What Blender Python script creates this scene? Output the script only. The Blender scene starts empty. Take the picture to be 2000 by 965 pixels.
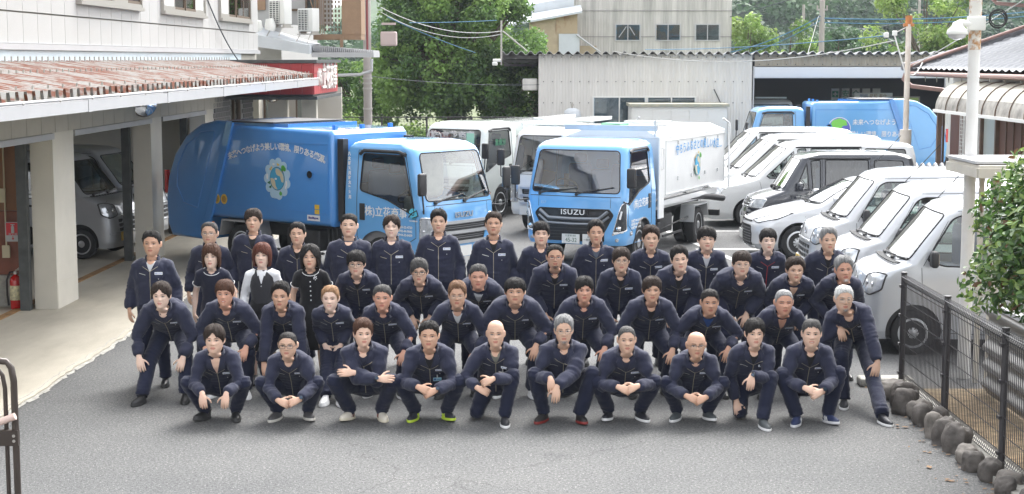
import bpy, bmesh, math, random
import numpy as np
from mathutils import Vector, Matrix, noise as mnoise
from mathutils.bvhtree import BVHTree
from mathutils.geometry import tessellate_polygon
random.seed(7)
RNG = np.random.default_rng(11)
scene = bpy.context.scene
col = scene.collection
R = math.radians
PI = math.pi

# ---------------------------------------------------------------- camera
CAM_H, PITCH, FPX = 3.6, R(6.76), 3100.0
cam_data = bpy.data.cameras.new('camera')
cam_data.sensor_width = 36.0
cam_data.lens = FPX / 2000.0 * 36.0
cam_data.clip_start = 0.1
cam_data.clip_end = 3000.0
cam = bpy.data.objects.new('camera', cam_data)
cam.location = (0, 0, CAM_H)
cam.rotation_euler = (PI / 2 - PITCH, 0, 0)
col.objects.link(cam)
scene.camera = cam

# ---------------------------------------------------------------- world, sun, exposure
SUN_EL, SUN_AZ = R(56), R(24)          # high, behind the group and to the right
world = bpy.data.worlds.new('World')
scene.world = world
world.use_nodes = True
wn, wl = world.node_tree.nodes, world.node_tree.links
wn.clear()
wo = wn.new('ShaderNodeOutputWorld')
wb = wn.new('ShaderNodeBackground')
sky = wn.new('ShaderNodeTexSky')
sky.sky_type = 'NISHITA'
sky.sun_disc = False
sky.sun_elevation = SUN_EL
sky.sun_rotation = SUN_AZ
sky.air_density = 1.0
sky.dust_density = 4.0
sky.ozone_density = 1.0
hs = wn.new('ShaderNodeHueSaturation')
hs.inputs['Saturation'].default_value = 0.14
wl.new(sky.outputs[0], hs.inputs['Color'])
wl.new(hs.outputs[0], wb.inputs['Color'])
wb.inputs['Strength'].default_value = 0.15
wl.new(wb.outputs[0], wo.inputs[0])
sun_d = bpy.data.lights.new('sun', 'SUN')
sun_d.energy = 0.6
sun_d.angle = R(28)
sun_d.color = (1.0, 0.96, 0.9)
sun = bpy.data.objects.new('sun', sun_d)
sv = Vector((math.sin(SUN_AZ) * math.cos(SUN_EL), math.cos(SUN_AZ) * math.cos(SUN_EL), math.sin(SUN_EL)))
sun.rotation_euler = sv.to_track_quat('Z', 'Y').to_euler()
sun.location = (0, 20, 40)
col.objects.link(sun)
scene.view_settings.view_transform = 'Standard'
scene.view_settings.look = 'None'
scene.view_settings.gamma = 1.0
scene.view_settings.exposure = 2.12
scene.render.engine = 'CYCLES'
scene.cycles.max_bounces = 6
scene.cycles.transparent_max_bounces = 12
scene.cycles.caustics_reflective = False
scene.cycles.caustics_refractive = False

# ---------------------------------------------------------------- survey helpers: where a sight line meets a height or a distance
TP = math.tan(PITCH)
def at_height(u, v, z=0.0):
    a = (v - 482.5) / FPX
    k = (TP + a) / (1 - a * TP)
    y = (CAM_H - z) / k
    return (u - 1000) / FPX * y / (math.cos(PITCH) - a * math.sin(PITCH)), y
def at_dist(u, v, y):
    a = (v - 482.5) / FPX
    d = math.cos(PITCH) - a * math.sin(PITCH)
    return (u - 1000) / FPX * y / d, CAM_H - y * (math.sin(PITCH) + a * math.cos(PITCH)) / d

# ---------------------------------------------------------------- tagging
def tag(o, label=None, cat=None, group=None, kind=None):
    if label: o['label'] = label
    if cat: o['category'] = cat
    if group: o['group'] = group
    if kind: o['kind'] = kind
    return o
def thing(name, label, cat, loc=(0, 0, 0), rz=0.0, group=None, scale=1.0):
    o = bpy.data.objects.new(name, None)
    o.empty_display_size = 0.2
    o.location = loc
    o.rotation_euler = (0, 0, rz)
    o.scale = (scale, scale, scale)
    col.objects.link(o)
    return tag(o, label, cat, group)
def copy_tree(o, parent=None):
    c = o.copy()
    col.objects.link(c)
    c.parent = parent
    for ch in list(o.children):
        copy_tree(ch, c)
    return c
def link(name, me, parent=None, loc=None, rot=None):
    o = bpy.data.objects.new(name, me)
    if parent: o.parent = parent
    if loc is not None: o.location = loc
    if rot is not None: o.rotation_euler = rot
    col.objects.link(o)
    return o

# ---------------------------------------------------------------- materials
MATS = {}
def hexc(r, g, b):
    f = lambda c: (c / 255 / 12.92) if c / 255 <= 0.04045 else ((c / 255 + 0.055) / 1.055) ** 2.4
    return (f(r), f(g), f(b))
def mat(name, c, rough=0.6, metal=0.0, var=0.0, scale=4.0, bump=0.0, bscale=60.0, coat=0.0,
        spec=0.5, stretch=(1, 1, 1), world_co=False, c2=None, thr=None, emit=None, sheen=0.0, detail=4.0):
    if name in MATS: return MATS[name]
    m = bpy.data.materials.new(name)
    m.use_nodes = True
    n, l = m.node_tree.nodes, m.node_tree.links
    b = n['Principled BSDF']
    b.inputs['Base Color'].default_value = (*c, 1)
    b.inputs['Roughness'].default_value = rough
    b.inputs['Metallic'].default_value = metal
    b.inputs['Specular IOR Level'].default_value = spec
    b.inputs['Coat Weight'].default_value = coat
    b.inputs['Coat Roughness'].default_value = 0.04
    if sheen: b.inputs['Sheen Weight'].default_value = sheen
    if emit:
        b.inputs['Emission Color'].default_value = (*c, 1)
        b.inputs['Emission Strength'].default_value = emit
    if var or bump or c2:
        if world_co:
            g = n.new('ShaderNodeNewGeometry'); src = g.outputs['Position']
        else:
            g = n.new('ShaderNodeTexCoord'); src = g.outputs['Object']
        mp = n.new('ShaderNodeMapping'); mp.inputs['Scale'].default_value = stretch
        l.new(src, mp.inputs['Vector'])
        if var or c2:
            t = n.new('ShaderNodeTexNoise'); t.inputs['Scale'].default_value = scale
            t.inputs['Detail'].default_value = detail
            t.inputs['Roughness'].default_value = 0.62
            l.new(mp.outputs[0], t.inputs['Vector'])
            r = n.new('ShaderNodeValToRGB')
            lo, hi = thr if thr else (0.3, 0.7)
            r.color_ramp.elements[0].position = lo
            r.color_ramp.elements[1].position = hi
            a2 = c2 if c2 else tuple(x * (1 + var) for x in c)
            a1 = c if c2 else tuple(x * (1 - var) for x in c)
            r.color_ramp.elements[0].color = (*a1, 1)
            r.color_ramp.elements[1].color = (*[min(1, x) for x in a2], 1)
            l.new(t.outputs['Fac'], r.inputs[0])
            l.new(r.outputs[0], b.inputs['Base Color'])
        if bump:
            t2 = n.new('ShaderNodeTexNoise'); t2.inputs['Scale'].default_value = bscale
            t2.inputs['Detail'].default_value = 5
            l.new(mp.outputs[0], t2.inputs['Vector'])
            bp = n.new('ShaderNodeBump'); bp.inputs['Strength'].default_value = bump
            bp.inputs['Distance'].default_value = 0.02
            l.new(t2.outputs['Fac'], bp.inputs['Height'])
            l.new(bp.outputs[0], b.inputs['Normal'])
    MATS[name] = m
    return m
def glass_mat(name, tint=(0.75, 0.85, 0.83), refl=0.12, ior=1.5):
    """thin automotive glass: tinted see-through plus a Fresnel reflection"""
    if name in MATS: return MATS[name]
    m = bpy.data.materials.new(name); m.use_nodes = True
    n, l = m.node_tree.nodes, m.node_tree.links
    n.clear()
    o = n.new('ShaderNodeOutputMaterial')
    tr = n.new('ShaderNodeBsdfTransparent'); tr.inputs[0].default_value = (*tint, 1)
    gl = n.new('ShaderNodeBsdfGlossy'); gl.inputs['Roughness'].default_value = 0.02
    gl.inputs[0].default_value = (1, 1, 1, 1)
    fr = n.new('ShaderNodeFresnel'); fr.inputs['IOR'].default_value = ior
    ad = n.new('ShaderNodeMath'); ad.operation = 'ADD'; ad.use_clamp = True
    ad.inputs[1].default_value = refl
    mx = n.new('ShaderNodeMixShader')
    l.new(fr.outputs[0], ad.inputs[0]); l.new(ad.outputs[0], mx.inputs[0])
    l.new(tr.outputs[0], mx.inputs[1]); l.new(gl.outputs[0], mx.inputs[2])
    l.new(mx.outputs[0], o.inputs[0])
    MATS[name] = m
    return m

# ---------------------------------------------------------------- mesh helpers
class MB:
    def __init__(s): s.v, s.f, s.m = [], [], []
    def add(s, vs, fs, m=0):
        o = len(s.v)
        s.v.extend([tuple(p) for p in vs])
        s.f.extend([tuple(i + o for i in f) for f in fs])
        s.m.extend([m] * len(fs))
        return s
    def box(s, a, b, m=0):
        x0, y0, z0 = [min(p, q) for p, q in zip(a, b)]
        x1, y1, z1 = [max(p, q) for p, q in zip(a, b)]
        return s.add([(x0,y0,z0),(x1,y0,z0),(x1,y1,z0),(x0,y1,z0),(x0,y0,z1),(x1,y0,z1),(x1,y1,z1),(x0,y1,z1)],
                     [(0,3,2,1),(4,5,6,7),(0,1,5,4),(1,2,6,5),(2,3,7,6),(3,0,4,7)], m)
    def cbox(s, c, d, m=0):
        return s.box([c[i] - d[i] / 2 for i in range(3)], [c[i] + d[i] / 2 for i in range(3)], m)
    def rbox(s, a, b, r, m=0):
        """box with chamfered edges all round"""
        x0, y0, z0 = [min(p, q) for p, q in zip(a, b)]
        x1, y1, z1 = [max(p, q) for p, q in zip(a, b)]
        r = min(r, (x1-x0)*.49, (y1-y0)*.49, (z1-z0)*.49)
        def ring(z, i):
            k = 4; out = []
            for cx, cy, a0 in ((x1-r, y1-r, 0), (x0+r, y1-r, 90), (x0+r, y0+r, 180), (x1-r, y0+r, 270)):
                for j in range(k):
                    t = R(a0 + 90 * j / (k - 1))
                    out.append((cx + (r - i) * math.cos(t), cy + (r - i) * math.sin(t), z))
            return out
        return s.loft([ring(z0, r * .7), ring(z0 + r * .3, r * .2), ring(z0 + r, 0), ring(z1 - r, 0), ring(z1 - r * .3, r * .2), ring(z1, r * .7)], m)
    def loft(s, rings, m=0, caps=True, closed=True):
        n = len(rings[0]); vs = [p for r_ in rings for p in r_]; fs = []
        for i in range(len(rings) - 1):
            for j in range(n if closed else n - 1):
                a, b = i * n + j, i * n + (j + 1) % n
                fs.append((a, b, b + n, a + n))
        if caps and closed:
            fs.append(tuple(range(n - 1, -1, -1)))
            fs.append(tuple((len(rings) - 1) * n + j for j in range(n)))
        return s.add(vs, fs, m)
    def tube(s, pts, r, n=8, m=0, caps=True):
        pts = [Vector(p) for p in pts]
        rs = r if isinstance(r, (list, tuple)) else [r] * len(pts)
        d0 = (pts[1] - pts[0]).normalized()
        up = Vector((0, 0, 1)) if abs(d0.z) < .9 else Vector((1, 0, 0))
        side = d0.cross(up).normalized()
        rings = []
        for i, p in enumerate(pts):
            d = (pts[min(i + 1, len(pts) - 1)] - pts[max(i - 1, 0)]).normalized()
            side = (side - d * side.dot(d)).normalized()
            w = d.cross(side)
            rings.append([tuple(p + side * math.cos(2*PI*k/n) * rs[i] + w * math.sin(2*PI*k/n) * rs[i]) for k in range(n)])
        return s.loft(rings, m, caps)
    def cyl(s, p0, p1, r0, r1=None, n=16, m=0):
        return s.tube([p0, p1], [r0, r0 if r1 is None else r1], n, m)
    def lathe(s, prof, c, axis='z', n=24, m=0, caps=True):
        """prof: list of (r, h) along the axis"""
        rings = []
        for r_, h in prof:
            ring = []
            for k in range(n):
                a = 2 * PI * k / n
                if axis == 'z': ring.append((c[0] + r_*math.cos(a), c[1] + r_*math.sin(a), c[2] + h))
                elif axis == 'y': ring.append((c[0] + r_*math.sin(a), c[1] + h, c[2] + r_*math.cos(a)))
                else: ring.append((c[0] + h, c[1] + r_*math.cos(a), c[2] + r_*math.sin(a)))
            rings.append(ring)
        return s.loft(rings, m, caps)
    def plate(s, outer, holes, fn, t0, t1, m=0):
        """flat plate with holes: 2-D loops, mapped by fn(u, v, t) to 3-D, between depths t0 and t1"""
        loops = [outer] + list(holes)
        flat = [p for lp in loops for p in lp]
        tris = tessellate_polygon([[Vector((p[0], p[1], 0)) for p in lp] for lp in loops])
        n = len(flat)
        vs = [fn(p[0], p[1], t0) for p in flat] + [fn(p[0], p[1], t1) for p in flat]
        fs = [tuple(t) for t in tris] + [tuple(i + n for i in reversed(t)) for t in tris]
        o = 0
        for lp in loops:
            k = len(lp)
            for i in range(k):
                a, b = o + i, o + (i + 1) % k
                fs.append((a, b, b + n, a + n))
            o += k
        return s.add(vs, fs, m)
    def mesh(s, name, mats, smooth=None):
        me = bpy.data.meshes.new(name)
        me.from_pydata(s.v, [], s.f)
        for m in (mats if isinstance(mats, (list, tuple)) else [mats]): me.materials.append(m)
        if len(s.f): me.polygons.foreach_set('material_index', s.m)
        bm = bmesh.new(); bm.from_mesh(me)
        bmesh.ops.recalc_face_normals(bm, faces=bm.faces)
        bm.to_mesh(me); bm.free()
        if smooth is not None:
            me.polygons.foreach_set('use_smooth', [True] * len(me.polygons))
            me.set_sharp_from_angle(angle=R(smooth))
        me.update()
        return me
    def build(s, name, mats, parent=None, smooth=None, loc=None, rot=None):
        return link(name, s.mesh(name, mats, smooth), parent, loc, rot)

def np_mesh(name, V, F, mats, mi=None, smooth=False):
    me = bpy.data.meshes.new(name)
    V = np.asarray(V, np.float32); F = np.asarray(F, np.int32)
    k = F.shape[1]
    me.vertices.add(len(V)); me.vertices.foreach_set('co', V.ravel())
    me.loops.add(F.size); me.loops.foreach_set('vertex_index', F.ravel())
    me.polygons.add(len(F))
    me.polygons.foreach_set('loop_start', np.arange(0, F.size, k, dtype=np.int32))
    me.polygons.foreach_set('loop_total', np.full(len(F), k, np.int32))
    for m in mats: me.materials.append(m)
    if mi is not None: me.polygons.foreach_set('material_index', np.asarray(mi, np.int32))
    if smooth: me.polygons.foreach_set('use_smooth', np.ones(len(F), bool))
    me.update(calc_edges=True)
    me.validate()
    return me

def rrect(x0, z0, x1, z1, r, k=4):
    out = []
    for cx, cz, a0 in ((x1-r, z1-r, 0), (x0+r, z1-r, 90), (x0+r, z0+r, 180), (x1-r, z0+r, 270)):
        for j in range(k):
            t = R(a0 + 90 * j / (k - 1)); out.append((cx + r*math.cos(t), cz + r*math.sin(t)))
    return out
TXT = {}
def text_mesh(s, size, m, depth=0.002, align='CENTER', spacing=1.0, shear=0.0, bold=0.0, sx=1.0):
    key = (s, size, m.name, depth, align, spacing, shear, bold, sx)
    if key in TXT: return TXT[key]
    c = bpy.data.curves.new('lettering', 'FONT')
    c.body = s; c.size = size; c.extrude = depth; c.align_x = align; c.align_y = 'CENTER'
    c.space_character = spacing; c.shear = shear; c.offset = bold; c.resolution_u = 3
    o = bpy.data.objects.new('lettering', c)
    col.objects.link(o)
    dg = bpy.context.evaluated_depsgraph_get()
    me = bpy.data.meshes.new_from_object(o.evaluated_get(dg))
    col.objects.unlink(o); bpy.data.objects.remove(o)
    me.name = 'lettering'
    if sx != 1.0:
        for v in me.vertices: v.co.x *= sx
    me.materials.clear(); me.materials.append(m)
    TXT[key] = me
    return me
def text(name, s, size, m, parent, origin, right, up, **kw):
    """lettering lying in the plane spanned by right and up"""
    me = text_mesh(s, size, m, **kw)
    r_ = Vector(right).normalized(); u_ = Vector(up); u_ = (u_ - r_ * u_.dot(r_)).normalized()
    n_ = r_.cross(u_)
    M4 = Matrix((r_, u_, n_)).transposed().to_4x4()
    M4.translation = Vector(origin)
    o = link(name, me, parent)
    o.matrix_local = M4
    return o

def np_noise(P, seed=0):
    """smooth value noise, vectorised; P is (n,3)"""
    P = np.asarray(P, np.float64)
    i = np.floor(P).astype(np.int64); f = P - i
    f = f * f * (3 - 2 * f)
    def h(a, b, c):
        n = (a * 374761393 + b * 668265263 + c * 2147483647 + seed * 974634777) & 0xFFFFFFFF
        n = ((n ^ (n >> 13)) * 1274126177) & 0xFFFFFFFF
        n = n ^ (n >> 16)
        return (n & 0xFFFF) / 32767.5 - 1.0
    out = 0
    for dx in (0, 1):
        for dy in (0, 1):
            for dz in (0, 1):
                w = (f[:, 0] if dx else 1 - f[:, 0]) * (f[:, 1] if dy else 1 - f[:, 1]) * (f[:, 2] if dz else 1 - f[:, 2])
                out = out + w * h(i[:, 0] + dx, i[:, 1] + dy, i[:, 2] + dz)
    return out

def translucent(m, f=.38):
    n, l = m.node_tree.nodes, m.node_tree.links
    b = n['Principled BSDF']; o = n['Material Output']
    t = n.new('ShaderNodeBsdfTranslucent'); x = n.new('ShaderNodeMixShader'); x.inputs[0].default_value = f
    s = b.inputs['Base Color']
    if s.is_linked: l.new(s.links[0].from_socket, t.inputs[0])
    else: t.inputs[0].default_value = s.default_value
    l.new(b.outputs[0], x.inputs[1]); l.new(t.outputs[0], x.inputs[2]); l.new(x.outputs[0], o.inputs[0])
def leaf_cloud(blobs, per_m2, size, seed=0, flat=0.5, shell=0.55, aspect=1.0):
    """quads scattered through ellipsoid clumps: blobs = [(cx,cy,cz, rx,ry,rz), ...] -> V, F"""
    g = np.random.default_rng(seed)
    Vs, Fs, o = [], [], 0
    for (cx, cy, cz, rx, ry, rz) in blobs:
        area = 4 * PI * ((rx*ry)**1.6/3 + (rx*rz)**1.6/3 + (ry*rz)**1.6/3) ** (1/1.6)
        n = max(12, int(area * per_m2))
        d = g.normal(size=(n, 3)); d /= np.linalg.norm(d, axis=1)[:, None]
        rad = shell + (1 - shell) * g.random(n) ** 0.6
        rad *= 1 + 0.22 * np_noise(d * 2.2 + seed * 3.1 + cx, seed)
        c = d * rad[:, None] * np.array([rx, ry, rz]) + np.array([cx, cy, cz])
        nn = d * flat + g.normal(size=(n, 3)) * (1 - flat) + np.array([0, 0, 0.35])
        nn /= np.linalg.norm(nn, axis=1)[:, None]
        t = np.cross(nn, g.normal(size=(n, 3))); t /= np.linalg.norm(t, axis=1)[:, None]
        b = np.cross(nn, t)
        s = size * (0.6 + 0.8 * g.random(n))[:, None] * 0.5
        q = np.stack([c - t*s*aspect, c - b*s*.62 + nn*s*.2, c + t*s*aspect, c + b*s*.62 + nn*s*.2], 1).reshape(-1, 3)
        Vs.append(q); Fs.append(np.arange(n * 4).reshape(n, 4) + o); o += n * 4
    return np.concatenate(Vs), np.concatenate(Fs)
# ================================================================= ground, hill, sky-side setting
def asphalt_mat():
    m = bpy.data.materials.new('asphalt'); m.use_nodes = True
    n, l = m.node_tree.nodes, m.node_tree.links
    b = n['Principled BSDF']; b.inputs['Roughness'].default_value = 0.85
    g = n.new('ShaderNodeNewGeometry')
    def noise(s, d=3, ro=.6):
        t = n.new('ShaderNodeTexNoise'); t.inputs['Scale'].default_value = s
        t.inputs['Detail'].default_value = d; t.inputs['Roughness'].default_value = ro
        l.new(g.outputs['Position'], t.inputs['Vector']); return t.outputs['Fac']
    def ramp(src, p0, p1, c0, c1):
        r = n.new('ShaderNodeValToRGB'); r.color_ramp.elements[0].position = p0; r.color_ramp.elements[1].position = p1
        r.color_ramp.elements[0].color = (*c0, 1); r.color_ramp.elements[1].color = (*c1, 1)
        l.new(src, r.inputs[0]); return r.outputs[0]
    def mix(kind, f, a, c):
        x = n.new('ShaderNodeMix'); x.data_type = 'RGBA'; x.blend_type = kind
        if isinstance(f, float): x.inputs[0].default_value = f
        else: l.new(f, x.inputs[0])
        l.new(a, x.inputs[6]); l.new(c, x.inputs[7]); return x.outputs[2]
    base = ramp(noise(0.35, 6), .32, .68, (0.094, 0.097, 0.099), (0.138, 0.139, 0.138))
    speck = ramp(noise(38, 3, .85), .36, .64, (0.48, .48, .49), (1.58, 1.57, 1.54))
    v = n.new('ShaderNodeTexVoronoi'); v.inputs['Scale'].default_value = 85
    l.new(g.outputs['Position'], v.inputs['Vector'])
    grit = ramp(v.outputs['Distance'], .0, .55, (1.35, 1.34, 1.3), (.72, .72, .73))
    c = mix('MULTIPLY', 1.0, base, speck)
    c = mix('MULTIPLY', 0.8, c, grit)
    stone = n.new('ShaderNodeTexVoronoi'); stone.inputs['Scale'].default_value = 26
    l.new(g.outputs['Position'], stone.inputs['Vector'])
    sp = ramp(stone.outputs['Distance'], .10, .16, (0.55, .54, .5), (0.0, 0, 0))
    c = mix('ADD', 0.35, c, sp)
    wear = ramp(noise(1.3, 7, .7), .60, .76, (1, 1, 1), (.72, .73, .74))
    c = mix('MULTIPLY', 0.6, c, wear)
    ck = n.new('ShaderNodeTexVoronoi'); ck.feature = 'DISTANCE_TO_EDGE'; ck.inputs['Scale'].default_value = .22
    wv = n.new('ShaderNodeTexNoise'); wv.inputs['Scale'].default_value = 1.4; wv.inputs['Detail'].default_value = 6
    va = n.new('ShaderNodeVectorMath'); va.operation = 'MULTIPLY_ADD'; va.inputs[1].default_value = (.9, .9, .9)
    l.new(g.outputs['Position'], wv.inputs['Vector']); l.new(wv.outputs['Color'], va.inputs[0]); l.new(g.outputs['Position'], va.inputs[2]); l.new(va.outputs[0], ck.inputs['Vector'])
    crk = ramp(ck.outputs['Distance'], .0015, .004, (.45, .45, .45), (1, 1, 1))
    c = mix('MULTIPLY', .55, c, crk)
    oil = ramp(noise(.55, 5, .6), .64, .70, (1, 1, 1), (.74, .75, .77))
    c = mix('MULTIPLY', .8, c, oil)
    l.new(c, b.inputs['Base Color'])
    bp = n.new('ShaderNodeBump'); bp.inputs['Strength'].default_value = .9; bp.inputs['Distance'].default_value = .01
    l.new(noise(70, 4, .7), bp.inputs['Height']); l.new(bp.outputs[0], b.inputs['Normal'])
    return m
M_asph = asphalt_mat()
M_soil = mat('verge_soil', (0.10, 0.12, 0.05), .95, var=.4, scale=.6, bump=.4, bscale=8, world_co=True)
M_conc = mat('pale_concrete', (0.33, 0.30, 0.245), .75, scale=.9, c2=(0.52, 0.48, 0.40), thr=(.33, .66), bump=.15, bscale=30, stretch=(1, .35, 1), world_co=True, detail=8)
M_conc_l = mat('chipped_concrete', (0.34, 0.33, 0.30), .85, var=.25, scale=9, bump=.4, bscale=40, world_co=True)
M_white = mat('road_paint', (0.7, 0.7, 0.68), .8, var=.2, scale=14, world_co=True)
g_ = MB().add([(-300, -20, -.02), (300, -20, -.02), (300, 460, -.02), (-300, 460, -.02)], [(0, 1, 2, 3)]).build('ground', M_soil); tag(g_, kind='structure')
g_ = MB().add([(-12.2, -6, 0), (16, -6, 0), (16, 62, 0), (-12.2, 62, 0)], [(0, 1, 2, 3)]).build('road', M_asph); tag(g_, kind='structure')
# concrete apron in front of the garages, with a chipped edge
rr = random.Random(3)
edge = []
y = 9.0
while y < 42:
    edge.append((-5.49 + .022 * y + rr.uniform(-.025, .035), y)); y += rr.uniform(.1, .3)
mb = MB()
pts = [(-12.6, 9.0), *edge, (-12.6, 42)]
mb.plate(pts, [], lambda u, v, t: (u, v, t), .035, -.03)
tag(mb.build('pavement', M_conc), kind='structure')
mb = MB()
for i in range(len(edge) - 1):
    (x0, y0), (x1, y1) = edge[i], edge[i + 1]
    w0, w1 = rr.uniform(.02, .055), rr.uniform(.02, .055)
    mb.add([(x0 - .07, y0, .039), (x0 + w0, y0, .006), (x1 + w0, y1, .006), (x1 - .07, y1, .039)], [(0, 1, 2, 3)])
tag(mb.build('kerb', M_conc_l), kind='structure')
# parking bay lines
mb = MB()
for (x0, y0, x1, y1) in ((3.2, 33.6, 4.3, 26.4), (3.6, 26.9, 8.6, 26.9), (3.5, 30.0, 8.6, 30.0), (3.4, 33.2, 8.6, 33.2), (3.8, 23.1, 8.6, 23.1), (4.0, 20.5, 8.6, 20.5)):
    d = Vector((x1 - x0, y1 - y0, 0)).normalized(); s = Vector((-d.y, d.x, 0)) * .06
    a, b = Vector((x0, y0, .004)), Vector((x1, y1, .004))
    mb.add([a - s, b - s, b + s, a + s], [(0, 1, 2, 3)])
tag(mb.build('parking_markings', M_white), kind='structure')
# hill
nx, ny = 60, 30
V, F = [], []
for j in range(ny):
    for i in range(nx):
        x = -260 + 520 * i / (nx - 1); y = 170 + 260 * j / (ny - 1)
        z = -2 + max(0, (y - 190)) * .42 * (0.7 + .3 * math.sin(x * .021 + 1)) * (0.25 + .75 / (1 + math.exp(-(x - 2) / 14)))
        V.append((x, y, z))
for j in range(ny - 1):
    for i in range(nx - 1):
        a = j * nx + i; F.append((a, a + 1, a + nx + 1, a + nx))
tag(link('hill', np_mesh('hill', V, F, [mat('hill_undergrowth', (.05, .085, .035), .95, var=.4, scale=.08, world_co=True)], smooth=True)), kind='structure')
def leafm(name, c, c2=None):
    m = mat(name, c, .55, var=.35, scale=.9, spec=.35, world_co=True)
    if not m.get('tr'): translucent(m); m['tr'] = 1
    return m
L_far = [leafm('forest_leaf_dark', (.045, .095, .045)), leafm('forest_leaf_mid', (.06, .12, .05)), leafm('forest_leaf_pale', (.075, .145, .06))]
L_tree = [leafm('broadleaf_dark', (.08, .15, .045)), leafm('broadleaf_mid', (.135, .24, .06)), leafm('broadleaf_bright', (.20, .32, .08))]
L_lite = [leafm('spring_leaf_mid', (.13, .22, .05)), leafm('spring_leaf_bright', (.22, .34, .08)), leafm('spring_leaf_yellow', (.28, .38, .11))]
M_bark = mat('bark', (0.11, 0.085, 0.06), .9, var=.4, scale=9, bump=.6, bscale=30, world_co=True)
def hill_z(x, y):
    return -2 + max(0, (y - 190)) * .42 * (0.7 + .3 * math.sin(x * .021 + 1)) * (0.25 + .75 / (1 + math.exp(-(x - 2) / 14)))
rr = random.Random(5)
bl = [[], [], []]
for row in range(9):
    yy = 196 + row * 11
    x = -80.0 if row < 4 else 10.0
    while x < 100:
        r_ = rr.uniform(3.0, 5.6)
        k = rr.choice((0, 0, 1, 1, 2))
        x1, y1 = x + rr.uniform(-1, 1), yy + rr.uniform(-3, 3)
        z1 = hill_z(x1, y1) + r_ * .75
        bl[k].append((x1, y1, z1, r_, r_, r_ * .85))
        for q in range(4):
            a = rr.uniform(0, 6.28)
            bl[(k + rr.choice((0, 0, 1))) % 3].append((x1 + r_*.65*math.cos(a), y1 - abs(r_*.6*math.sin(a)), z1 + rr.uniform(-.3, .6)*r_, r_*.5, r_*.5, r_*.42))
        x += r_ * rr.uniform(1.2, 1.6)
Vs, Fs, mi, o = [], [], [], 0
for k in range(3):
    v_, f_ = leaf_cloud(bl[k], 1.9, .86, seed=k + 1, flat=.6)
    Vs.append(v_); Fs.append(f_ + o); o += len(v_); mi += [k] * len(f_)
tag(link('forest', np_mesh('forest', np.concatenate(Vs), np.concatenate(Fs), L_far, mi)), 'dense green wooded hillside far behind the sheds', 'forest', kind='stuff')

def tree(name, label, base, h, crown, mats, per_m2, leaf, seed, group=None, trunk_r=.16, weights=(.4, .35, .25), parts=9, cz=.62):
    """crown: (rx, ry, rz) of the whole crown; trunk with limbs"""
    x, y = base
    g = random.Random(seed)
    t = thing(name, label, 'tree' if 'tree' in name else 'shrub', (x, y, 0), 0, group)
    rx, ry, rz = crown
    cy_ = h * cz
    blobs = [[], [], []]
    mb = MB()
    mb.tube([(0, 0, -.1), (g.uniform(-.1, .1), 0, h*.25), (g.uniform(-.2, .2), g.uniform(-.1, .1), h*.5), (0, 0, h*.8)], [trunk_r, trunk_r*.8, trunk_r*.55, trunk_r*.15], 8)
    for i in range(parts):
        a = g.uniform(0, 2 * PI); e = g.uniform(-.75, .95)
        rr_ = math.sqrt(1 - e * e * .9) * g.choice((g.uniform(.35, .8), g.uniform(.7, .92)))
        c = (rx * rr_ * math.cos(a), ry * rr_ * math.sin(a), cy_ + rz * e * .72)
        s = g.uniform(.15, .27) if parts > 30 else g.uniform(.24, .38)
        k = g.choices((0, 1, 2), weights)[0]
        blobs[k].append((*c, rx * s, ry * s, rz * s * .8))
        mid = (c[0] * .4, c[1] * .4, cy_ * .6 + c[2] * .25)
        mb.tube([(0, 0, h * g.uniform(.2, .45)), mid, c], [trunk_r * .5, trunk_r * .28, trunk_r * .08], 6)
    mb.build('trunk', M_bark, t, smooth=60)
    Vs, Fs, mi, o = [], [], [], 0
    for k in range(3):
        if not blobs[k]: continue
        v_, f_ = leaf_cloud(blobs[k], per_m2, leaf, seed=seed * 7 + k, flat=.45, shell=.35)
        Vs.append(v_); Fs.append(f_ + o); o += len(v_)
        jit = RNG.random(len(f_))
        mi += list(np.where(jit < .72, k, np.where(jit < .86, min(2, k + 1), max(0, k - 1))).astype(int))
    link('crown', np_mesh('crown', np.concatenate(Vs), np.concatenate(Fs), mats, mi), t)
    return t
tree('broadleaf_tree', 'big dense green tree between the office and the grey shed', (-2.15, 60), 7.8, (3.35, 3.0, 4.1), L_tree, 95, .15, 21, parts=135, trunk_r=.3, cz=.50)
tree('round_tree', 'dark green bushy tree behind the concrete utility pole', (-6.0, 62), 4.0, (1.7, 1.6, 1.8), L_tree, 60, .17, 23, parts=22, weights=(.5, .4, .1), cz=.5)
tree('round_tree', 'leafy dark green tree under the shed corner mast', (.35, 57.5), 3.6, (1.5, 1.3, 1.7), L_tree, 75, .15, 25, parts=26, weights=(.5, .35, .15), cz=.5)
tree('pale_tree', 'small pale green tree between the balcony and big tree', (-5.4, 68), 4.6, (2.0, 1.6, 1.5), L_lite, 55, .17, 24, parts=16, cz=.66)
tree('far_tree', 'light green treetop left of the far concrete pole', (13.6, 92), 6.6, (1.9, 1.8, 2.5), L_lite, 40, .24, 31, parts=18, cz=.6)
tree('far_tree', 'light green treetop beside the upper grey building', (16.4, 94), 6.4, (1.9, 1.8, 2.4), L_lite, 40, .24, 32, parts=18, cz=.6)
tree('far_tree', 'pale bluish green treetop right of the far concrete pole', (20.4, 100), 6.0, (3.0, 2.0, 2.2), L_far, 34, .24, 33, parts=20, cz=.6, weights=(.1, .3, .6))
tree('far_tree', 'bright light green tree rising behind the tiled house roof', (21.2, 82), 8.4, (3.2, 2.6, 3.6), L_lite, 40, .2, 34, parts=34, cz=.58)
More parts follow.
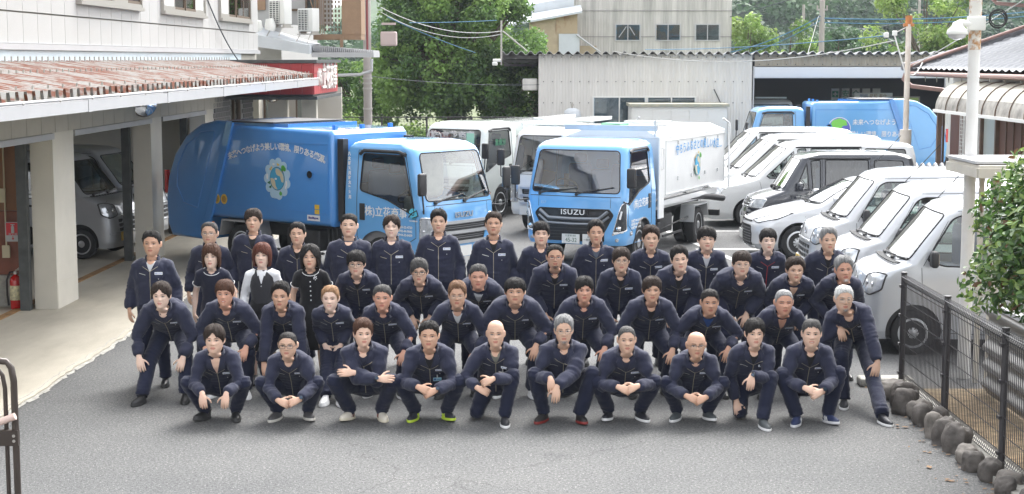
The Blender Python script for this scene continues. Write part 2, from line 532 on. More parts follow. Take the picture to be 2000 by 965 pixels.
def shrub(label, x, y, w, h, seed, mats, group='shrubs behind the wire fence'):
    g = random.Random(seed)
    bl = [(g.uniform(-w, w) * .5, g.uniform(-.3, .3), g.uniform(.25, .8) * h, w * .28, .4, h * .24) for _ in range(11)]
    v_, f_ = leaf_cloud(bl, 130, .11, seed=seed, flat=.3, shell=.3)
    t = thing('shrub', label, 'shrub', (x, y, 0), 0, group)
    link('foliage', np_mesh('foliage', v_, f_, mats, np.random.default_rng(seed).integers(0, 3, len(f_))), t)
    mb = MB()
    for i in range(5):
        a = g.uniform(0, 6.28); mb.tube([(0, 0, -.05), (math.cos(a)*w*.15, math.sin(a)*.1, h*.4), (math.cos(a)*w*.35, math.sin(a)*.2, h*.8)], [.03, .02, .008], 5)
    mb.build('stem', M_bark, t)
shrub('yellow green shrub beside the office end pillar', -6.0, 54, 1.7, 1.9, 41, L_lite)
shrub('yellow green shrub right of the concrete utility pole', -3.9, 54.5, 1.7, 1.6, 42, L_lite)
shrub('low green shrub under the big tree behind the fence', -1.9, 54, 2.2, 1.3, 43, L_tree)
shrub('dark green shrub beside the grey shed corner', .3, 54, 1.6, 1.6, 44, L_tree)

# ================================================================= left building
M_wallw = mat('white_siding', (0.40, 0.397, 0.388), .7, var=.04, scale=.8, bump=.08, bscale=60)
M_beige = mat('beige_panel', (0.50, 0.47, 0.41), .75, var=.08, scale=1.5, bump=.1, bscale=50)
M_beige_l = mat('pale_beige_panel', (0.60, 0.57, 0.50), .75, var=.06, scale=1.5, bump=.1, bscale=50)
M_trimw = mat('white_trim', (0.42, 0.42, 0.43), .45, var=.04, scale=3)
M_dark = mat('dark_steel', (0.06, 0.065, 0.065), .5, var=.3, scale=6)
M_alu = mat('aluminium_frame', (0.42, 0.40, 0.37), .4, metal=.6)
M_brownf = mat('brown_window_frame', (0.12, 0.08, 0.05), .5)
M_ply = mat('brown_plywood', (0.22, 0.10, 0.045), .6, var=.35, scale=2.2, stretch=(1, 1, .3), bump=.05)
M_plyd = mat('red_brown_board', (0.19, 0.055, 0.028), .55, var=.25, scale=2.2)
M_blue_strip = mat('pale_blue_flashing', (0.55, 0.63, 0.68), .5, var=.05, scale=2)
M_rust = mat('rusty_white_roofing', (0.255, 0.25, 0.235), .75, scale=4.2, c2=(0.15, 0.042, 0.018), thr=(.47, .55), stretch=(.5, 3.4, 1), bump=.1, detail=8)
M_pane = glass_mat('window_glass', (.62, .67, .68), .02, 1.4)
M_curt = mat('white_curtain', (0.62, 0.63, 0.62), .9, var=.1, scale=3)
M_inner = mat('dim_interior', (0.5, 0.47, 0.42), .9)
M_grey = mat('grey_metal_sheet', (0.52, 0.55, 0.58), .5, var=.06, scale=2)
M_rub = mat('black_rubber', (0.018, 0.018, 0.02), .7)
LB = bpy.data.objects.new('office_building', None); LB.location = (-7.0, 0, 0); LB.rotation_euler = (0, 0, -.022); col.objects.link(LB)
tag(LB, 'white office building with garage bays under a rusty ribbed canopy', 'building')
def shared(name, me, parent, loc, rot=(0, 0, 0), scale=(1, 1, 1)):
    o = link(name, me, parent, loc, rot); o.scale = scale; return o
# siding panels above the canopy
pw = .62
me_u = MB().box((-.05, .006, .012), (0, pw - .006, 2.78)).mesh('wall_panel', M_wallw)
me_l = MB().box((-.05, .006, 0), (0, pw - .006, .40)).mesh('wall_panel', M_wallw)
for i in range(38):
    y0 = 15.2 + i * pw
    shared('wall_panel', me_u, LB, (0, y0, 4.22)); shared('wall_panel', me_l, LB, (0, y0, 3.81))
MB().box((-.3, 15.0, 3.55), (-.06, 38.8, 7.1)).build('wall_backing', M_beige, LB)
MB().box((-8, 38.6, 3.2), (-.31, 38.8, 7.1)).build('end_wall', M_wallw, LB)
MB().box((-8.2, 14.8, 7.1), (.25, 39.0, 7.3)).build('roof', M_grey, LB)
MB().box((-.05, 15.0, 3.72), (.06, 38.7, 3.80)).box((-.04, 15, 3.805), (.03, 38.7, 3.815)).build('wall_ledge', M_trimw, LB)
MB().box((-.05, 15.0, 3.45), (.015, 36.5, 3.715)).build('flashing', M_blue_strip, LB)
# upper windows
def sliding_window(parent, y0, y1, z0, z1, panes, x=0.0):
    f = MB().box((x, y0 - .06, z0 - .09), (x + .09, y1 + .06, z0 - .03)).box((x, y0 - .05, z0 - .03), (x + .06, y0, z1)).box((x, y1, z0 - .03), (x + .06, y1 + .05, z1)).box((x, y0, z1 - .05), (x + .06, y1, z1)).box((x, y0, z0 - .03), (x + .055, y1, z0 + .02)).build('window', M_alu, parent)
    MB().box((x - .02, y0, z0 + .02), (x + .004, y1, z1 - .05)).build('interior', M_inner, f)
    k = len(panes); w = (y1 - y0) / k
    for i, kind in enumerate(panes):
        ya, yb = y0 + i * w, y0 + (i + 1) * w
        off = .012 if i % 2 else .03
        mb = MB().box((x + off, ya, z0 + .02), (x + off + .02, ya + .05, z1 - .06)).box((x + off, yb - .05, z0 + .02), (x + off + .02, yb, z1 - .06)).box((x + off, ya, z0 + .02), (x + off + .022, yb, z0 + .07))
        mb.build('sash', M_brownf if kind != 'w' else M_alu, f)
        MB().box((x + off + .006, ya + .05, z0 + .07), (x + off + .012, yb - .05, z1 - .06)).build('pane', M_curt if kind == 'w' else M_pane, f)
sliding_window(LB, 23.9, 27.5, 4.50, 5.9, 'wdwd')
sliding_window(LB, 29.1, 32.6, 4.50, 5.9, 'wddw')
sliding_window(LB, 34.2, 37.6, 4.50, 5.9, 'wddd')
# header panels, pillars, jambs
me_h = MB().box((-.05, .006, 2.56), (0, pw - .006, 3.44)).mesh('header_panel', M_beige)
for i in range(31):
    shared('header_panel', me_h, LB, (0, 15.2 + i * pw, 0))
MB().box((-.34, 15.2, 2.57), (-.051, 34.4, 3.44)).build('lintel', M_beige, LB)
for (ya, yb) in ((17.5, 22.5), (23.5, 28.1), (28.9, 32.6)):
    MB().box((-.02, ya, 2.47), (.03, yb, 2.555)).build('opening_trim', M_trimw, LB)
    MB().box((-.5, ya, 2.46), (-.36, yb, 2.58)).box((-.5, yb - .14, 0), (-.36, yb - .02, 2.46)).box((-.46, ya + .02, 0), (-.36, ya + .1, 2.46)).build('door_track', M_dark, LB)
for (ya, yb) in ((16.4, 17.5), (22.5, 23.5), (28.1, 28.9), (32.6, 33.4)):
    MB().box((-.33, ya, 0.0), (-.004, yb, 2.56)).box((-.325, ya + .02, 0.0), (.002, yb - .015, .42)).build('pillar', M_beige_l, LB)
MB().cyl((-.30, 28.95, 0), (-.30, 28.95, 2.4), .0).build('conduit', M_trimw, LB) if False else None
# garage interior
MB().box((-6.2, 15, .0), (-6.1, 34, 1.7)).box((-6.2, 15, 2.62), (-6.1, 34, 2.9)).build('back_wall', M_wallw, LB)
for q_ in range(8): MB().box((-6.2, 15 + q_ * 2.4, 1.7), (-6.1, 15.5 + q_ * 2.4, 2.62)).build('back_post', M_wallw, LB)
MB().box((-6.1, 15, 2.8), (-.34, 39, 2.9)).build('ceiling', M_wallw, LB)
p_ = MB().box((-6.1, 22.75, .5), (-.55, 22.85, 1.42)).build('partition_wall', M_plyd, LB)
MB().box((-6.1, 22.76, 1.43), (-.55, 22.85, 2.8)).build('upper_board', M_ply, LB)
MB().box((-6.1, 22.74, .035), (-.55, 22.85, .49)).build('concrete_skirting', M_conc_l, LB)
MB().box((-6.1, 33.4, .035), (-.34, 33.5, 2.8)).build('partition_wall', M_beige_l, LB)
MB().box((-3.2, 26.2, .035), (-3.0, 26.5, 2.8)).build('inner_column', M_trimw, LB)
MB().box((-.9, 22.70, 1.55), (-.78, 22.745, 1.75)).build('switch_box', mat('cream_plastic', (.55, .48, .33), .5), LB)
MB().box((-.85, 22.70, .75), (-.74, 22.735, .93)).build('switch_box', MATS['cream_plastic'], LB)
MB().tube([(-.79, 22.72, 2.5), (-.79, 22.72, .93)], .012, 6).build('conduit', MATS['cream_plastic'], LB)
MB().box((-.62, 15.5, .0355), (-.5, 33.0, .05)).build('floor_rail', mat('rusty_rail', (.3, .17, .07), .8, var=.4, scale=6), LB)
# brick wall past the garages, then glazed entrance
M_brick = mat('grey_brick', (.17, .165, .165), .8, var=.25, scale=3, bump=.2)
M_mort = mat('pale_mortar', (.42, .41, .40), .9)
bw = MB().box((-.3, 33.4, 0), (-.02, 35.3, 2.9)).box((-.3, 36.6, 0), (-.02, 38.0, 2.9)).build('brick_wall', M_mort, LB)
brm = MB().box((-.06, .008, .006), (0, .262, .104)).mesh('brick', M_brick)
for (ya, n_) in ((33.42, 7), (36.62, 5)):
    for r_ in range(14):
        for k in range(n_):
            yy = ya + k * .27 + (.13 if r_ % 2 else 0)
            if k == n_ - 1 and r_ % 2: continue
            shared('brick', brm, LB, (0.0, yy, 1.25 + r_ * .11))
f = MB().box((-.12, 35.3, .3), (-.04, 35.42, 2.8)).box((-.12, 36.48, .3), (-.04, 36.6, 2.8)).box((-.12, 35.9, .3), (-.05, 35.98, 2.8)).box((-.12, 35.3, 1.0), (-.04, 36.6, 1.1)).build('window', M_brownf, LB)
MB().box((-.09, 35.42, 1.1), (-.08, 36.48, 2.8)).build('pane', M_pane, f)
# far end wing that stands forward of the bays
MB().box((-.3, 38.8, 0), (-.02, 39.3, 2.9)).build('end_pillar', M_beige_l, LB)
for (xa, xb) in ((.28, .75), (1.1, 1.45)):
    MB().box((xa, 38.3, 0), (xb, 38.6, 2.78)).build('end_pillar', M_beige_l, LB)
MB().box((-.02, 39.6, 0), (1.9, 39.7, 2.9)).build('end_wall', M_inner, LB)
f = MB().box((.0, 39.3, 1.2), (.05, 39.36, 2.8)).box((.22, 39.3, 1.2), (.27, 39.36, 2.8)).box((.8, 39.3, 1.2), (.84, 39.36, 2.8)).box((1.05, 39.3, 1.2), (1.09, 39.36, 2.8)).build('window', M_brownf, LB)
MB().box((.05, 39.32, 1.2), (.22, 39.33, 2.8)).box((.84, 39.32, 1.2), (1.05, 39.33, 2.8)).build('pane', M_pane, f)
# canopy
cy0, cy1, cxo = 13.6, 34.55, 1.95
pitch_, ht = .25, .105
V, F = [], []
prof = []
y = cy0
while y < cy1:
    prof += [(y, 0), (y + .045, 0), (y + .085, ht), (y + .165, ht), (y + .205, 0)]
    y += pitch_
def zc(x): return 3.475 - (x - .02) * .152
xs = [0.02, .5, 1.0, 1.5, cxo]
for x in xs:
    for (yy, h_) in prof: V.append((x, yy, zc(x) + h_))
n_ = len(prof)
for i in range(len(xs) - 1):
    for j in range(n_ - 1):
        a = i * n_ + j; F.append((a, a + 1, a + 1 + n_, a + n_))
can = link('canopy', np_mesh('canopy', V, F, [M_rust]), LB)
mb = MB()
y = cy0
while y < cy1:      # closures under each rib end
    mb.add([(cxo - .03, y + .045, zc(cxo) + .002), (cxo - .03, y + .205, zc(cxo) + .002), (cxo - .03, y + .165, zc(cxo) + ht - .006), (cxo - .03, y + .085, zc(cxo) + ht - .006)], [(0, 1, 2, 3)])
    y += pitch_
mb.build('rib_closures', mat('weathered_closure', (.3, .27, .21), .8, var=.4, scale=5), can)['kind'] = 'stuff'
mb = MB(); k = 0; y = cy0
while y < cy1:
    for x in (.14, .95, 1.86):
        if x != 1.86 or k % 2: mb.cyl((x, y + .125, zc(x) + ht), (x, y + .125, zc(x) + ht + (.07 if x < .2 else .035)), .011, n=6)
    y += pitch_; k += 1
tag(mb.build('roof_bolts', M_alu, can), kind='stuff')
gt = MB().box((1.90, cy0, 3.03), (1.98, cy1, 3.175)).box((1.985, cy0, 3.035), (2.06, cy1, 3.16)).tube([(2.05, cy0, 3.185), (2.05, cy1, 3.185)], .016, 8).build('gutter', M_trimw, can)
mb = MB()
y = cy0 + .3
while y < cy1:
    mb.tube([(1.9, y, 3.2), (2.03, y, 3.2), (2.075, y, 3.17)], .012, 6); y += 1.15
tag(mb.build('gutter_brackets', M_alu, gt), kind='stuff')
mb = MB()
for y in (17.2, 20.8, 24.4, 28.0, 31.6): mb.box((2.0, y, 3.03), (2.066, y + .12, 3.166))
mb.build('gutter_joints', M_trimw, gt)
MB().box((.02, cy0, 3.05), (1.89, cy1, 3.07)).box((.1, cy0 + .02, 3.08), (.2, cy1, 3.3)).box((1.7, cy0 + .02, 3.08), (1.8, cy1, 3.18)).build('soffit', M_beige, can)

# red panelled sign box over the entrance
M_red = mat('red_panel', (.40, .045, .05), .5, var=.1, scale=3)
M_redl = MATS['red_panel']
SB = thing('sign_box', 'red panelled sign box with raised white lettering over office entrance', 'sign', (-6.25, 34.6, 0), -.02)
MB().box((.02, .03, 2.80), (1.93, 4.0, 3.5)).build('core', M_dark, SB)
pm = MB().box((.003, -.0, .003), (.232, .03, .222)).mesh('panel', M_red)
for i in range(8):
    for j in range(3): shared('panel', pm, SB, (.05 + i * .236, 0, 2.83 + j * .226))
pm2 = MB().box((0, .003, .003), (.03, .32, .222)).mesh('panel', M_redl)
for i in range(12):
    for j in range(3): shared('panel', pm2, SB, (1.93, .04 + i * .326, 2.83 + j * .226))
MB().box((-.1, -.05, 3.51), (2.03, 4.1, 3.58)).box((-.1, -.05, 2.72), (2.03, 4.1, 2.79)).build('edge_trim', M_dark, SB)
M_lw = mat('white_letters', (.72, .70, .66), .5)
text('lettering', '(株)', .36, M_lw, SB, (1.985, .75, 3.2), (0, 1, 0), (0, 0, 1), depth=.02)
text('lettering', '立花商事', .62, M_lw, SB, (1.985, 2.35, 3.16), (0, 1, 0), (0, 0, 1), depth=.02, bold=.006)
# neighbouring house end with balcony
NH = thing('neighbour_house', 'white house with grey lean-to roof and brown balcony behind the office', 'building', (-9.5, 43, 0))
MB().box((0, 0, 0), (3.3, 8, 7.4)).build('wall', M_wallw, NH)
MB().box((2.2, -.01, 4.9), (2.9, -.06, 5.7)).build('shutter_box', mat('brown_cladding', (.27, .17, .10), .6, var=.1), NH)
MB().add([(2.6, -2.3, 3.96), (4.35, -2.3, 3.72), (4.35, -2.3, 3.95), (2.6, -2.3, 4.28), (2.6, 0, 4.0), (4.35, 0, 3.75), (4.35, 0, 4.0), (2.6, 0, 4.5)],
         [(0, 1, 2, 3), (4, 7, 6, 5), (3, 2, 6, 7), (0, 4, 5, 1), (0, 3, 7, 4), (1, 5, 6, 2)]).build('lean_to_roof', M_grey, NH)
mb = MB()
for i in range(30): mb.box((4.40 + i * .052, -1.9, 3.79 - i * .0045), (4.425 + i * .052, 0, 3.95 - i * .0045))
mb.box((4.36, -2.0, 3.64), (5.95, -.1, 3.765)).tube([(5.9, -2.0, 3.6), (5.9, -2.02, 3.3), (5.6, -2.02, 3.2), (3.2, -2.02, 3.12)], .04, 8)
mb.build('ribbed_eave', M_trimw, NH)
bal = MB().box((4.3, -1.1, 4.1), (5.55, .0, 4.24)).box((5.05, -1.12, 4.24), (5.56, .0, 7)).box((5.0, -1.13, 3.9), (5.08, -1.05, 4.2)).build('balcony', MATS['brown_cladding'], NH)
mb = MB()
for i in range(5):
    for j in range(14): mb.cbox((4.62 + i * .09, -1.08, 4.36 + j * .12), (.045, .03, .07))
tag(mb.build('lattice_screen', M_brownf, bal), kind='stuff')
mb = MB()
for i in range(6): mb.box((4.3 + i * .05 - (.0), -.9, 4.24), (4.32 + i * .05, -.88, 7))
mb.tube([(4.2, -1.0, 5.2), (4.45, -1.0, 4.4)], .015, 6)
mb.build('railing', MATS['brown_cladding'], bal)
MB().box((3.3, -.3, 4.5), (4.7, .0, 7.3)).build('upper_wall', M_wallw, NH)
f = MB().box((4.0, -.36, 4.9), (4.06, -.3, 6.5)).box((4.3, -.36, 4.9), (4.36, -.3, 6.5)).box((3.45, -.36, 4.86), (3.8, -.3, 4.92)).build('window', M_brownf, NH)
MB().box((4.06, -.34, 4.9), (4.3, -.33, 6.5)).build('pane', M_pane, f)
MB().tube([(5.72, -1.2, 3.7), (5.72, -1.2, 7.2)], .03, 8).build('downpipe', mat('maroon_pipe', (.2, .04, .04), .5), NH)
# air conditioner condensers
M_acw = mat('ac_white', (.72, .72, .69), .45)
def ac(label, x, y, z, k=1.0):
    t = thing('air_conditioner', label, 'air conditioner', (x, y, z), R(-38), 'outdoor air conditioning units', k)
    MB().rbox((-.28, -.14, .06), (.28, .14, .68), .02).build('casing', M_acw, t, smooth=40)
    mb = MB().box((-.25, -.145, .10), (.12, -.141, .64))
    mb.build('fan_opening', M_dark, t)
    mb = MB()
    for j in range(11): mb.box((-.25, -.16, .12 + j * .048), (.12, -.148, .135 + j * .048))
    for j in range(4): mb.box((-.25 + j * .117, -.165, .10), (-.238 + j * .117, -.15, .64))
    mb.build('grille', M_acw, t)
    MB().box((-.26, -.12, 0), (-.2, .12, .06)).box((.2, -.12, 0), (.26, .12, .06)).box((-.3, -.16, -.03), (.3, .16, 0)).build('feet', M_alu, t)
    MB().tube([(.2, -.12, 0), (.24, -.3, -.24)], .015, 6).tube([(-.2, -.12, 0), (-.2, -.3, -.24)], .015, 6).build('bracket', M_alu, t)
ac('larger white outdoor air conditioner, left one on lean-to roof', -5.95, 41.2, 4.42, 1.0)
ac('smaller white outdoor air conditioner beside the brown balcony', -5.28, 41.6, 4.25, .95)
mw = MB().tube([(-.1, 0, 0), (-.15, -.02, .1), (-.12, -.05, .25)], [.09, .12, .07], 10).tube([(.15, 0, 0), (.17, 0, .12), (.15, 0, .3)], [.13, .15, .1], 10).build('vent_cowl', M_acw, None, smooth=60, loc=(-6.35, 41.0, 4.32))
tag(mw, 'pair of cream vent cowls beside the larger air conditioner', 'vent')

# round mirrors, extinguisher and sign
def mirror(label, loc, rz, r=.2):
    t = thing('convex_mirror', label, 'mirror', loc, rz)
    MB().lathe([(r, -.02), (r + .015, 0), (r + .02, .03), (r - .02, .08), (.02, .1)], (0, 0, 0), 'y', 28).build('housing', M_brownf, t, smooth=50)
    MB().lathe([(.0001, -.06), (r*.5, -.052), (r * .85, -.035), (r, -.021)], (0, 0, 0), 'y', 28).build('mirror_face', mat('mirror_glass', (.8, .82, .84), .04, metal=1.0), t, smooth=60)
    MB().box((-.02, .08, -.02), (.02, .35, .02)).build('bracket', M_dark, t)
mirror('round convex mirror on wall above the second garage pillar', (-6.28, 27.2, 2.86), R(38), .23)
mirror('small round mirror under the red sign box', (-5.75, 38.2, 2.75), R(0), .17)
EX = thing('fire_extinguisher', 'red fire extinguisher standing on floor by the brown wall', 'fire extinguisher', (-7.12, 22.55, .036))
M_exr = mat('extinguisher_red', (.5, .012, .012), .25, coat=.5)
MB().lathe([(.078, 0), (.082, .02), (.082, .40), (.07, .45), (.03, .485), (.025, .5)], (0, 0, 0), 'z', 20).build('cylinder', M_exr, EX, smooth=50)
MB().box((-.02, -.02, .5), (.02, .02, .54)).tube([(0, 0, .53), (.02, -.02, .56), (.1, -.03, .58)], .012, 6).tube([(0, 0, .54), (.1, -.02, .62)], .012, 6).build('valve', M_alu, EX)
MB().tube([(0, 0, .53), (-.07, -.02, .53), (-.12, -.02, .42), (-.12, -.02, .2), (-.1, -.03, .05)], .014, 8).build('hose', M_rub, EX, smooth=60)
lb = MB()
for i in range(8):
    a0, a1 = R(205 + i * 16), R(221 + i * 16)
    lb.add([(.084*math.cos(a0), .084*math.sin(a0), .13), (.084*math.cos(a1), .084*math.sin(a1), .13), (.084*math.cos(a1), .084*math.sin(a1), .34), (.084*math.cos(a0), .084*math.sin(a0), .34)], [(0, 1, 2, 3)])
lb.build('label_sleeve', mat('extinguisher_label', (.6, .55, .35), .5, var=.5, scale=22), EX)
SG = thing('fire_sign', 'red and white fire extinguisher sign on brown wall', 'sign', (-7.15, 22.60, 1.0))
MB().box((-.105, 0, 0), (.105, .012, .28)).build('board', M_trimw, SG)
M_sr = mat('sign_red', (.55, .02, .03), .5)
MB().box((-.095, -.003, .09), (.095, -.001, .27)).build('red_field', M_sr, SG)
MB().box((-.022, -.006, .12), (.022, -.004, .22)).box((-.01, -.006, .22), (.01, -.004, .24)).box((-.03, -.006, .238), (.03, -.004, .25)).build('symbol', M_trimw, SG)
text('lettering', '消火器', .045, M_trimw, SG, (0, -.007, .102), (1, 0, 0), (0, 0, 1), depth=.001)
MB().add([(-.02, -.003, .05), (.02, -.003, .05), (0, -.003, .02), (-.006, -.003, .08), (.006, -.003, .08), (.006, -.003, .05), (-.006, -.003, .05)], [(0, 1, 2), (3, 4, 5, 6)]).build('arrow', M_sr, SG)
ib = MB().rbox((-.05, 0, 0), (.05, .06, .26), .03).build('intercom_box', M_rub, None, loc=(-6.93, 22.62, .95)); tag(ib, 'small black box on wall right of the fire sign', 'box')

# ================================================================= grey corrugated shed
M_shed = mat('shed_sheet', (0.64, 0.62, 0.585), .6, var=.10, scale=1.0, stretch=(3, 1, .25))
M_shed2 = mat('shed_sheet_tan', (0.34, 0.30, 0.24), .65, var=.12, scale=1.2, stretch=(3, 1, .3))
M_slate = mat('slate_roofing', (0.16, 0.155, 0.15), .8, var=.25, scale=1.5)
M_shedtop = mat('roof_sheet_top', (0.5, 0.5, 0.5), .7, var=.2, scale=1.5)
M_shut = mat('shutter_white', (0.62, 0.64, 0.68), .45)
SHY = 53.0
SH = thing('corrugated_shed', 'long low shed of pale corrugated sheet with wavy roof edge', 'building', (0, SHY, 0))
def sheet_mesh(name, w, z0, z1, m, pitch=.1, amp=.0035):
    V, F = [], []
    n = int(round(w / pitch)) * 4
    for i in range(n + 1):
        x = w * i / n; ph = (i % 4)
        d = (-amp, -amp, amp, amp)[ph]
        xx = x + (0.012 if ph in (1, 3) else 0)
        V += [(xx, d, z0), (xx, d, z1)]
    for i in range(n): a = 2 * i; F.append((a, a + 2, a + 3, a + 1))
    return np_mesh(name, V, F, [m])
s1 = sheet_mesh('wall_sheet', .6, 0, 3.76, M_shed)
x = .9
for i in range(12):
    shared('wall_sheet', s1, SH, (x, -.004 * (i % 2), 0)); x += .588
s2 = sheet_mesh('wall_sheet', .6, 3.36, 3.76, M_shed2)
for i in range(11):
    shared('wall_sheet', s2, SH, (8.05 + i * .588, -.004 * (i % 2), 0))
s3 = sheet_mesh('wall_sheet', .4, 0, 3.76, M_shed)
shared('wall_sheet', s3, SH, (14.4, 0, 0)); shared('wall_sheet', s3, SH, (14.8, 0, 0))
mb = MB()
for i in range(23):
    for z in (3.66, 3.42, 2.85, 2.15):
        xx = 1.05 + i * .3
        if z == 3.42 or (z < 2.3 and 3.0 < xx < 6.6): continue
        mb.cbox((xx, -.03, z), (.03, .02, .03))
for i in range(21):
    for z in (3.68, 3.42): mb.cbox((8.2 + i * .3, -.03, z), (.03, .02, .03))
tag(mb.build('screw_heads', M_dark, SH), kind='stuff')
MB().box((.88, 0, 0), (.96, .06, 3.76)).build('corner_post', M_shed, SH)
MB().box((8.0, -.06, 0), (8.04, .04, 3.36)).build('door_jamb', M_trimw, SH); MB().box((14.36, -.06, 0), (14.4, .04, 3.36)).build('door_jamb', M_trimw, SH)
MB().rbox((8.02, -.10, 2.96), (14.36, .02, 3.34), .05).build('roller_shutter', M_shut, SH, smooth=40)
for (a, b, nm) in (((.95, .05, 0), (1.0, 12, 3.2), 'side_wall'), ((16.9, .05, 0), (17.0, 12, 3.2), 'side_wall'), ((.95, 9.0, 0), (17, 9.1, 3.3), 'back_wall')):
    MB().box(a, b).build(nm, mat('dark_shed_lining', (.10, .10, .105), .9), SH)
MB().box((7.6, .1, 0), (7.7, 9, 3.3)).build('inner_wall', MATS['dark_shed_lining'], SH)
f = MB().box((14.8, 8.9, 1.5), (14.85, 8.98, 2.15)).box((15.8, 8.9, 1.5), (15.85, 8.98, 2.15)).box((14.8, 8.9, 2.1), (15.85, 8.98, 2.15)).box((15.3, 8.9, 1.5), (15.34, 8.98, 2.1)).build('window', M_alu, SH)
MB().box((14.85, 8.93, 1.5), (15.8, 8.94, 2.1)).build('pane', mat('lime_glow_pane', (.42, .58, .2), .6, emit=.06), f)  # lime colour with faint glow stands in for the daylit green view outside
# wavy roof
V, F = [], []
nw = 56 * 6
for j, (yy, zz) in enumerate(((-.35, 3.80), (4, 3.50), (13, 2.95))):
    for i in range(nw + 1):
        x = -.32 + 17.36 * i / nw
        V.append((x, yy, zz + .062 * math.cos(2 * PI * i / 6)))
V2 = [(a, b, c - .012) for a, b, c in V]
n_ = nw + 1
for j in range(2):
    for i in range(nw):
        a = j * n_ + i; F.append((a, a + 1, a + 1 + n_, a + n_))
F2 = [tuple(reversed([q + len(V) for q in f])) for f in F]
Fe = [(i, i + len(V), i + 1 + len(V), i + 1) for i in range(nw)]
link('roof', np_mesh('roof', V + V2, F + F2 + Fe, [M_slate, M_shedtop], [1] * len(F) + [0] * len(F2) + [1] * len(Fe), smooth=False), SH)
MB().box((.9, .05, 3.62), (15.1, .1, 3.74)).build('eave_board', M_slate, SH)
mb = MB()
for k in range(6): mb.box((-.3, .2 + k * 2.1, 3.60 - k * .135), (.88, .32 + k * 2.1, 3.70 - k * .135))
mb.box((-.34, .0, 3.55), (-.28, 12.5, 3.72)).build('roof_purlins', M_slate, SH)
MB().rbox((.35, .2, 2.55), (.86, .5, 2.95), .06).build('fuse_box', M_shed, SH)
# shed windows
def front_window(parent, x0, x1, z0, z1, n, frame, pane, y=-.05, inner=None):
    f = MB().box((x0 - .05, y, z0 - .05), (x1 + .05, y + .07, z0)).box((x0 - .05, y, z1), (x1 + .05, y + .07, z1 + .05)).box((x0 - .05, y, z0), (x0, y + .07, z1)).box((x1, y, z0), (x1 + .05, y + .07, z1))
    w = (x1 - x0) / n
    for i in range(1, n): f.box((x0 + i * w - .02, y + .004, z0), (x0 + i * w + .02, y + .06, z1))
    f = f.build('window', frame, parent)
    if inner: MB().box((x0, y + .030, z0), (x1, y + .038, z1)).build('interior', inner, f)
    for i in range(n): MB().box((x0 + i * w + .02, y + .014, z0), (x0 + (i + 1) * w - .02, y + .018, z1)).build('pane', pane, f)
    return f
M_bluein = mat('blue_grey_interior', (.36, .46, .56), .8, var=.5, scale=1.2)
front_window(SH, 2.72, 4.42, 1.35, 2.32, 2, M_acw, M_pane, inner=M_bluein)
front_window(SH, 4.52, 6.08, 1.35, 2.32, 2, M_acw, M_pane, inner=M_bluein)
MB().tube([(6.7, -.1, 2.6), (6.95, -.1, 2.1)], .02, 6).build('stay_rod', M_dark, SH)
# things inside the shed door
M_paper = mat('poster_paper', (.85, .85, .8), .8)
M_green = mat('safety_green', (.02, .22, .11), .6)
def poster(i, ch, label):
    t = thing('poster', label, 'poster', (12.4 + i * .40, 61.9, 2.02), 0, 'safety posters on the shed wall')
    MB().box((0, 0, 0), (.30, .01, .44)).build('sheet', M_paper, t)
    if ch == '+':
        MB().box((.03, -.004, .1), (.27, -.002, .34)).build('green_field', M_green, t)
        MB().box((.125, -.008, .14), (.175, -.006, .3)).box((.07, -.0085, .195), (.23, -.0065, .245)).build('cross', M_paper, t)
    elif ch: text('lettering', ch, .28, M_green, t, (.15, -.005, .22), (1, 0, 0), (0, 0, 1), depth=.001, bold=.006)
poster(0, '+', 'safety poster with white cross on green square'); poster(1, '安', 'safety poster with the single character meaning peace')
poster(2, '全', 'safety poster half hidden behind the notice board'); poster(3, '', 'blank looking upper poster right of the half hidden one'); poster(4, '', 'last blank looking poster, rightmost in the row')
NB = thing('notice_board', 'large white notice board with printed columns inside the shed', 'notice board', (12.45, 58.0, 1.75))
MB().rbox((0, 0, 0), (1.4, .04, .62), .01).build('board', M_paper, NB)
text('lettering', '明朗', .15, mat('ink_blue', (.05, .1, .25), .7), NB, (.35, -.005, .5), (1, 0, 0), (0, 0, 1), depth=.001)
text('lettering', '愛和', .15, mat('ink_ochre', (.3, .16, .04), .7), NB, (.70, -.005, .5), (1, 0, 0), (0, 0, 1), depth=.001)
text('lettering', '奉仕', .15, MATS['ink_ochre'], NB, (1.05, -.005, .5), (1, 0, 0), (0, 0, 1), depth=.001)
MB().box((.22, -.004, .3), (.45, -.002, .33)).box((.58, -.004, .27), (.85, -.002, .33)).box((.95, -.004, .27), (1.15, -.002, .31)).box((.05, -.004, .15), (.25, -.002, .3)).build('printing', MATS['ink_blue'], NB)
# upper grey building behind
M_ubs = mat('stained_grey_sheet', (.33, .32, .30), .7, scale=1.6, c2=(.56, .54, .51), thr=(.35, .62), stretch=(1.6, 1, .12), world_co=True)
UB = thing('upper_building', 'weathered grey corrugated building with three windows above the shed roof', 'building', (0, 75, 0))
s4 = sheet_mesh('wall_sheet', .5, 2.0, 9.0, M_ubs, pitch=.125)
x = 2.95
for i in range(15):
    shared('wall_sheet', s4, UB, (x, -.005 * (i % 2), 0)); x += .488
MB().box((2.95, .05, 0), (10.25, 8, 9.0)).build('wall', M_ubs, UB)
for z in (5.82, 4.62): MB().box((2.9, -.035, z), (10.28, -.02, z + .02)).build('seam_strip', M_slate, UB)
M_bl2 = mat('cluttered_interior', (.26, .40, .50), .8, scale=1.6, c2=(.45, .38, .3), thr=(.45, .55))
front_window(UB, 4.87, 5.98, 4.48, 5.18, 2, M_trimw, M_pane, inner=M_bl2)
front_window(UB, 6.75, 7.86, 4.48, 5.18, 2, M_trimw, M_pane, inner=M_bl2)
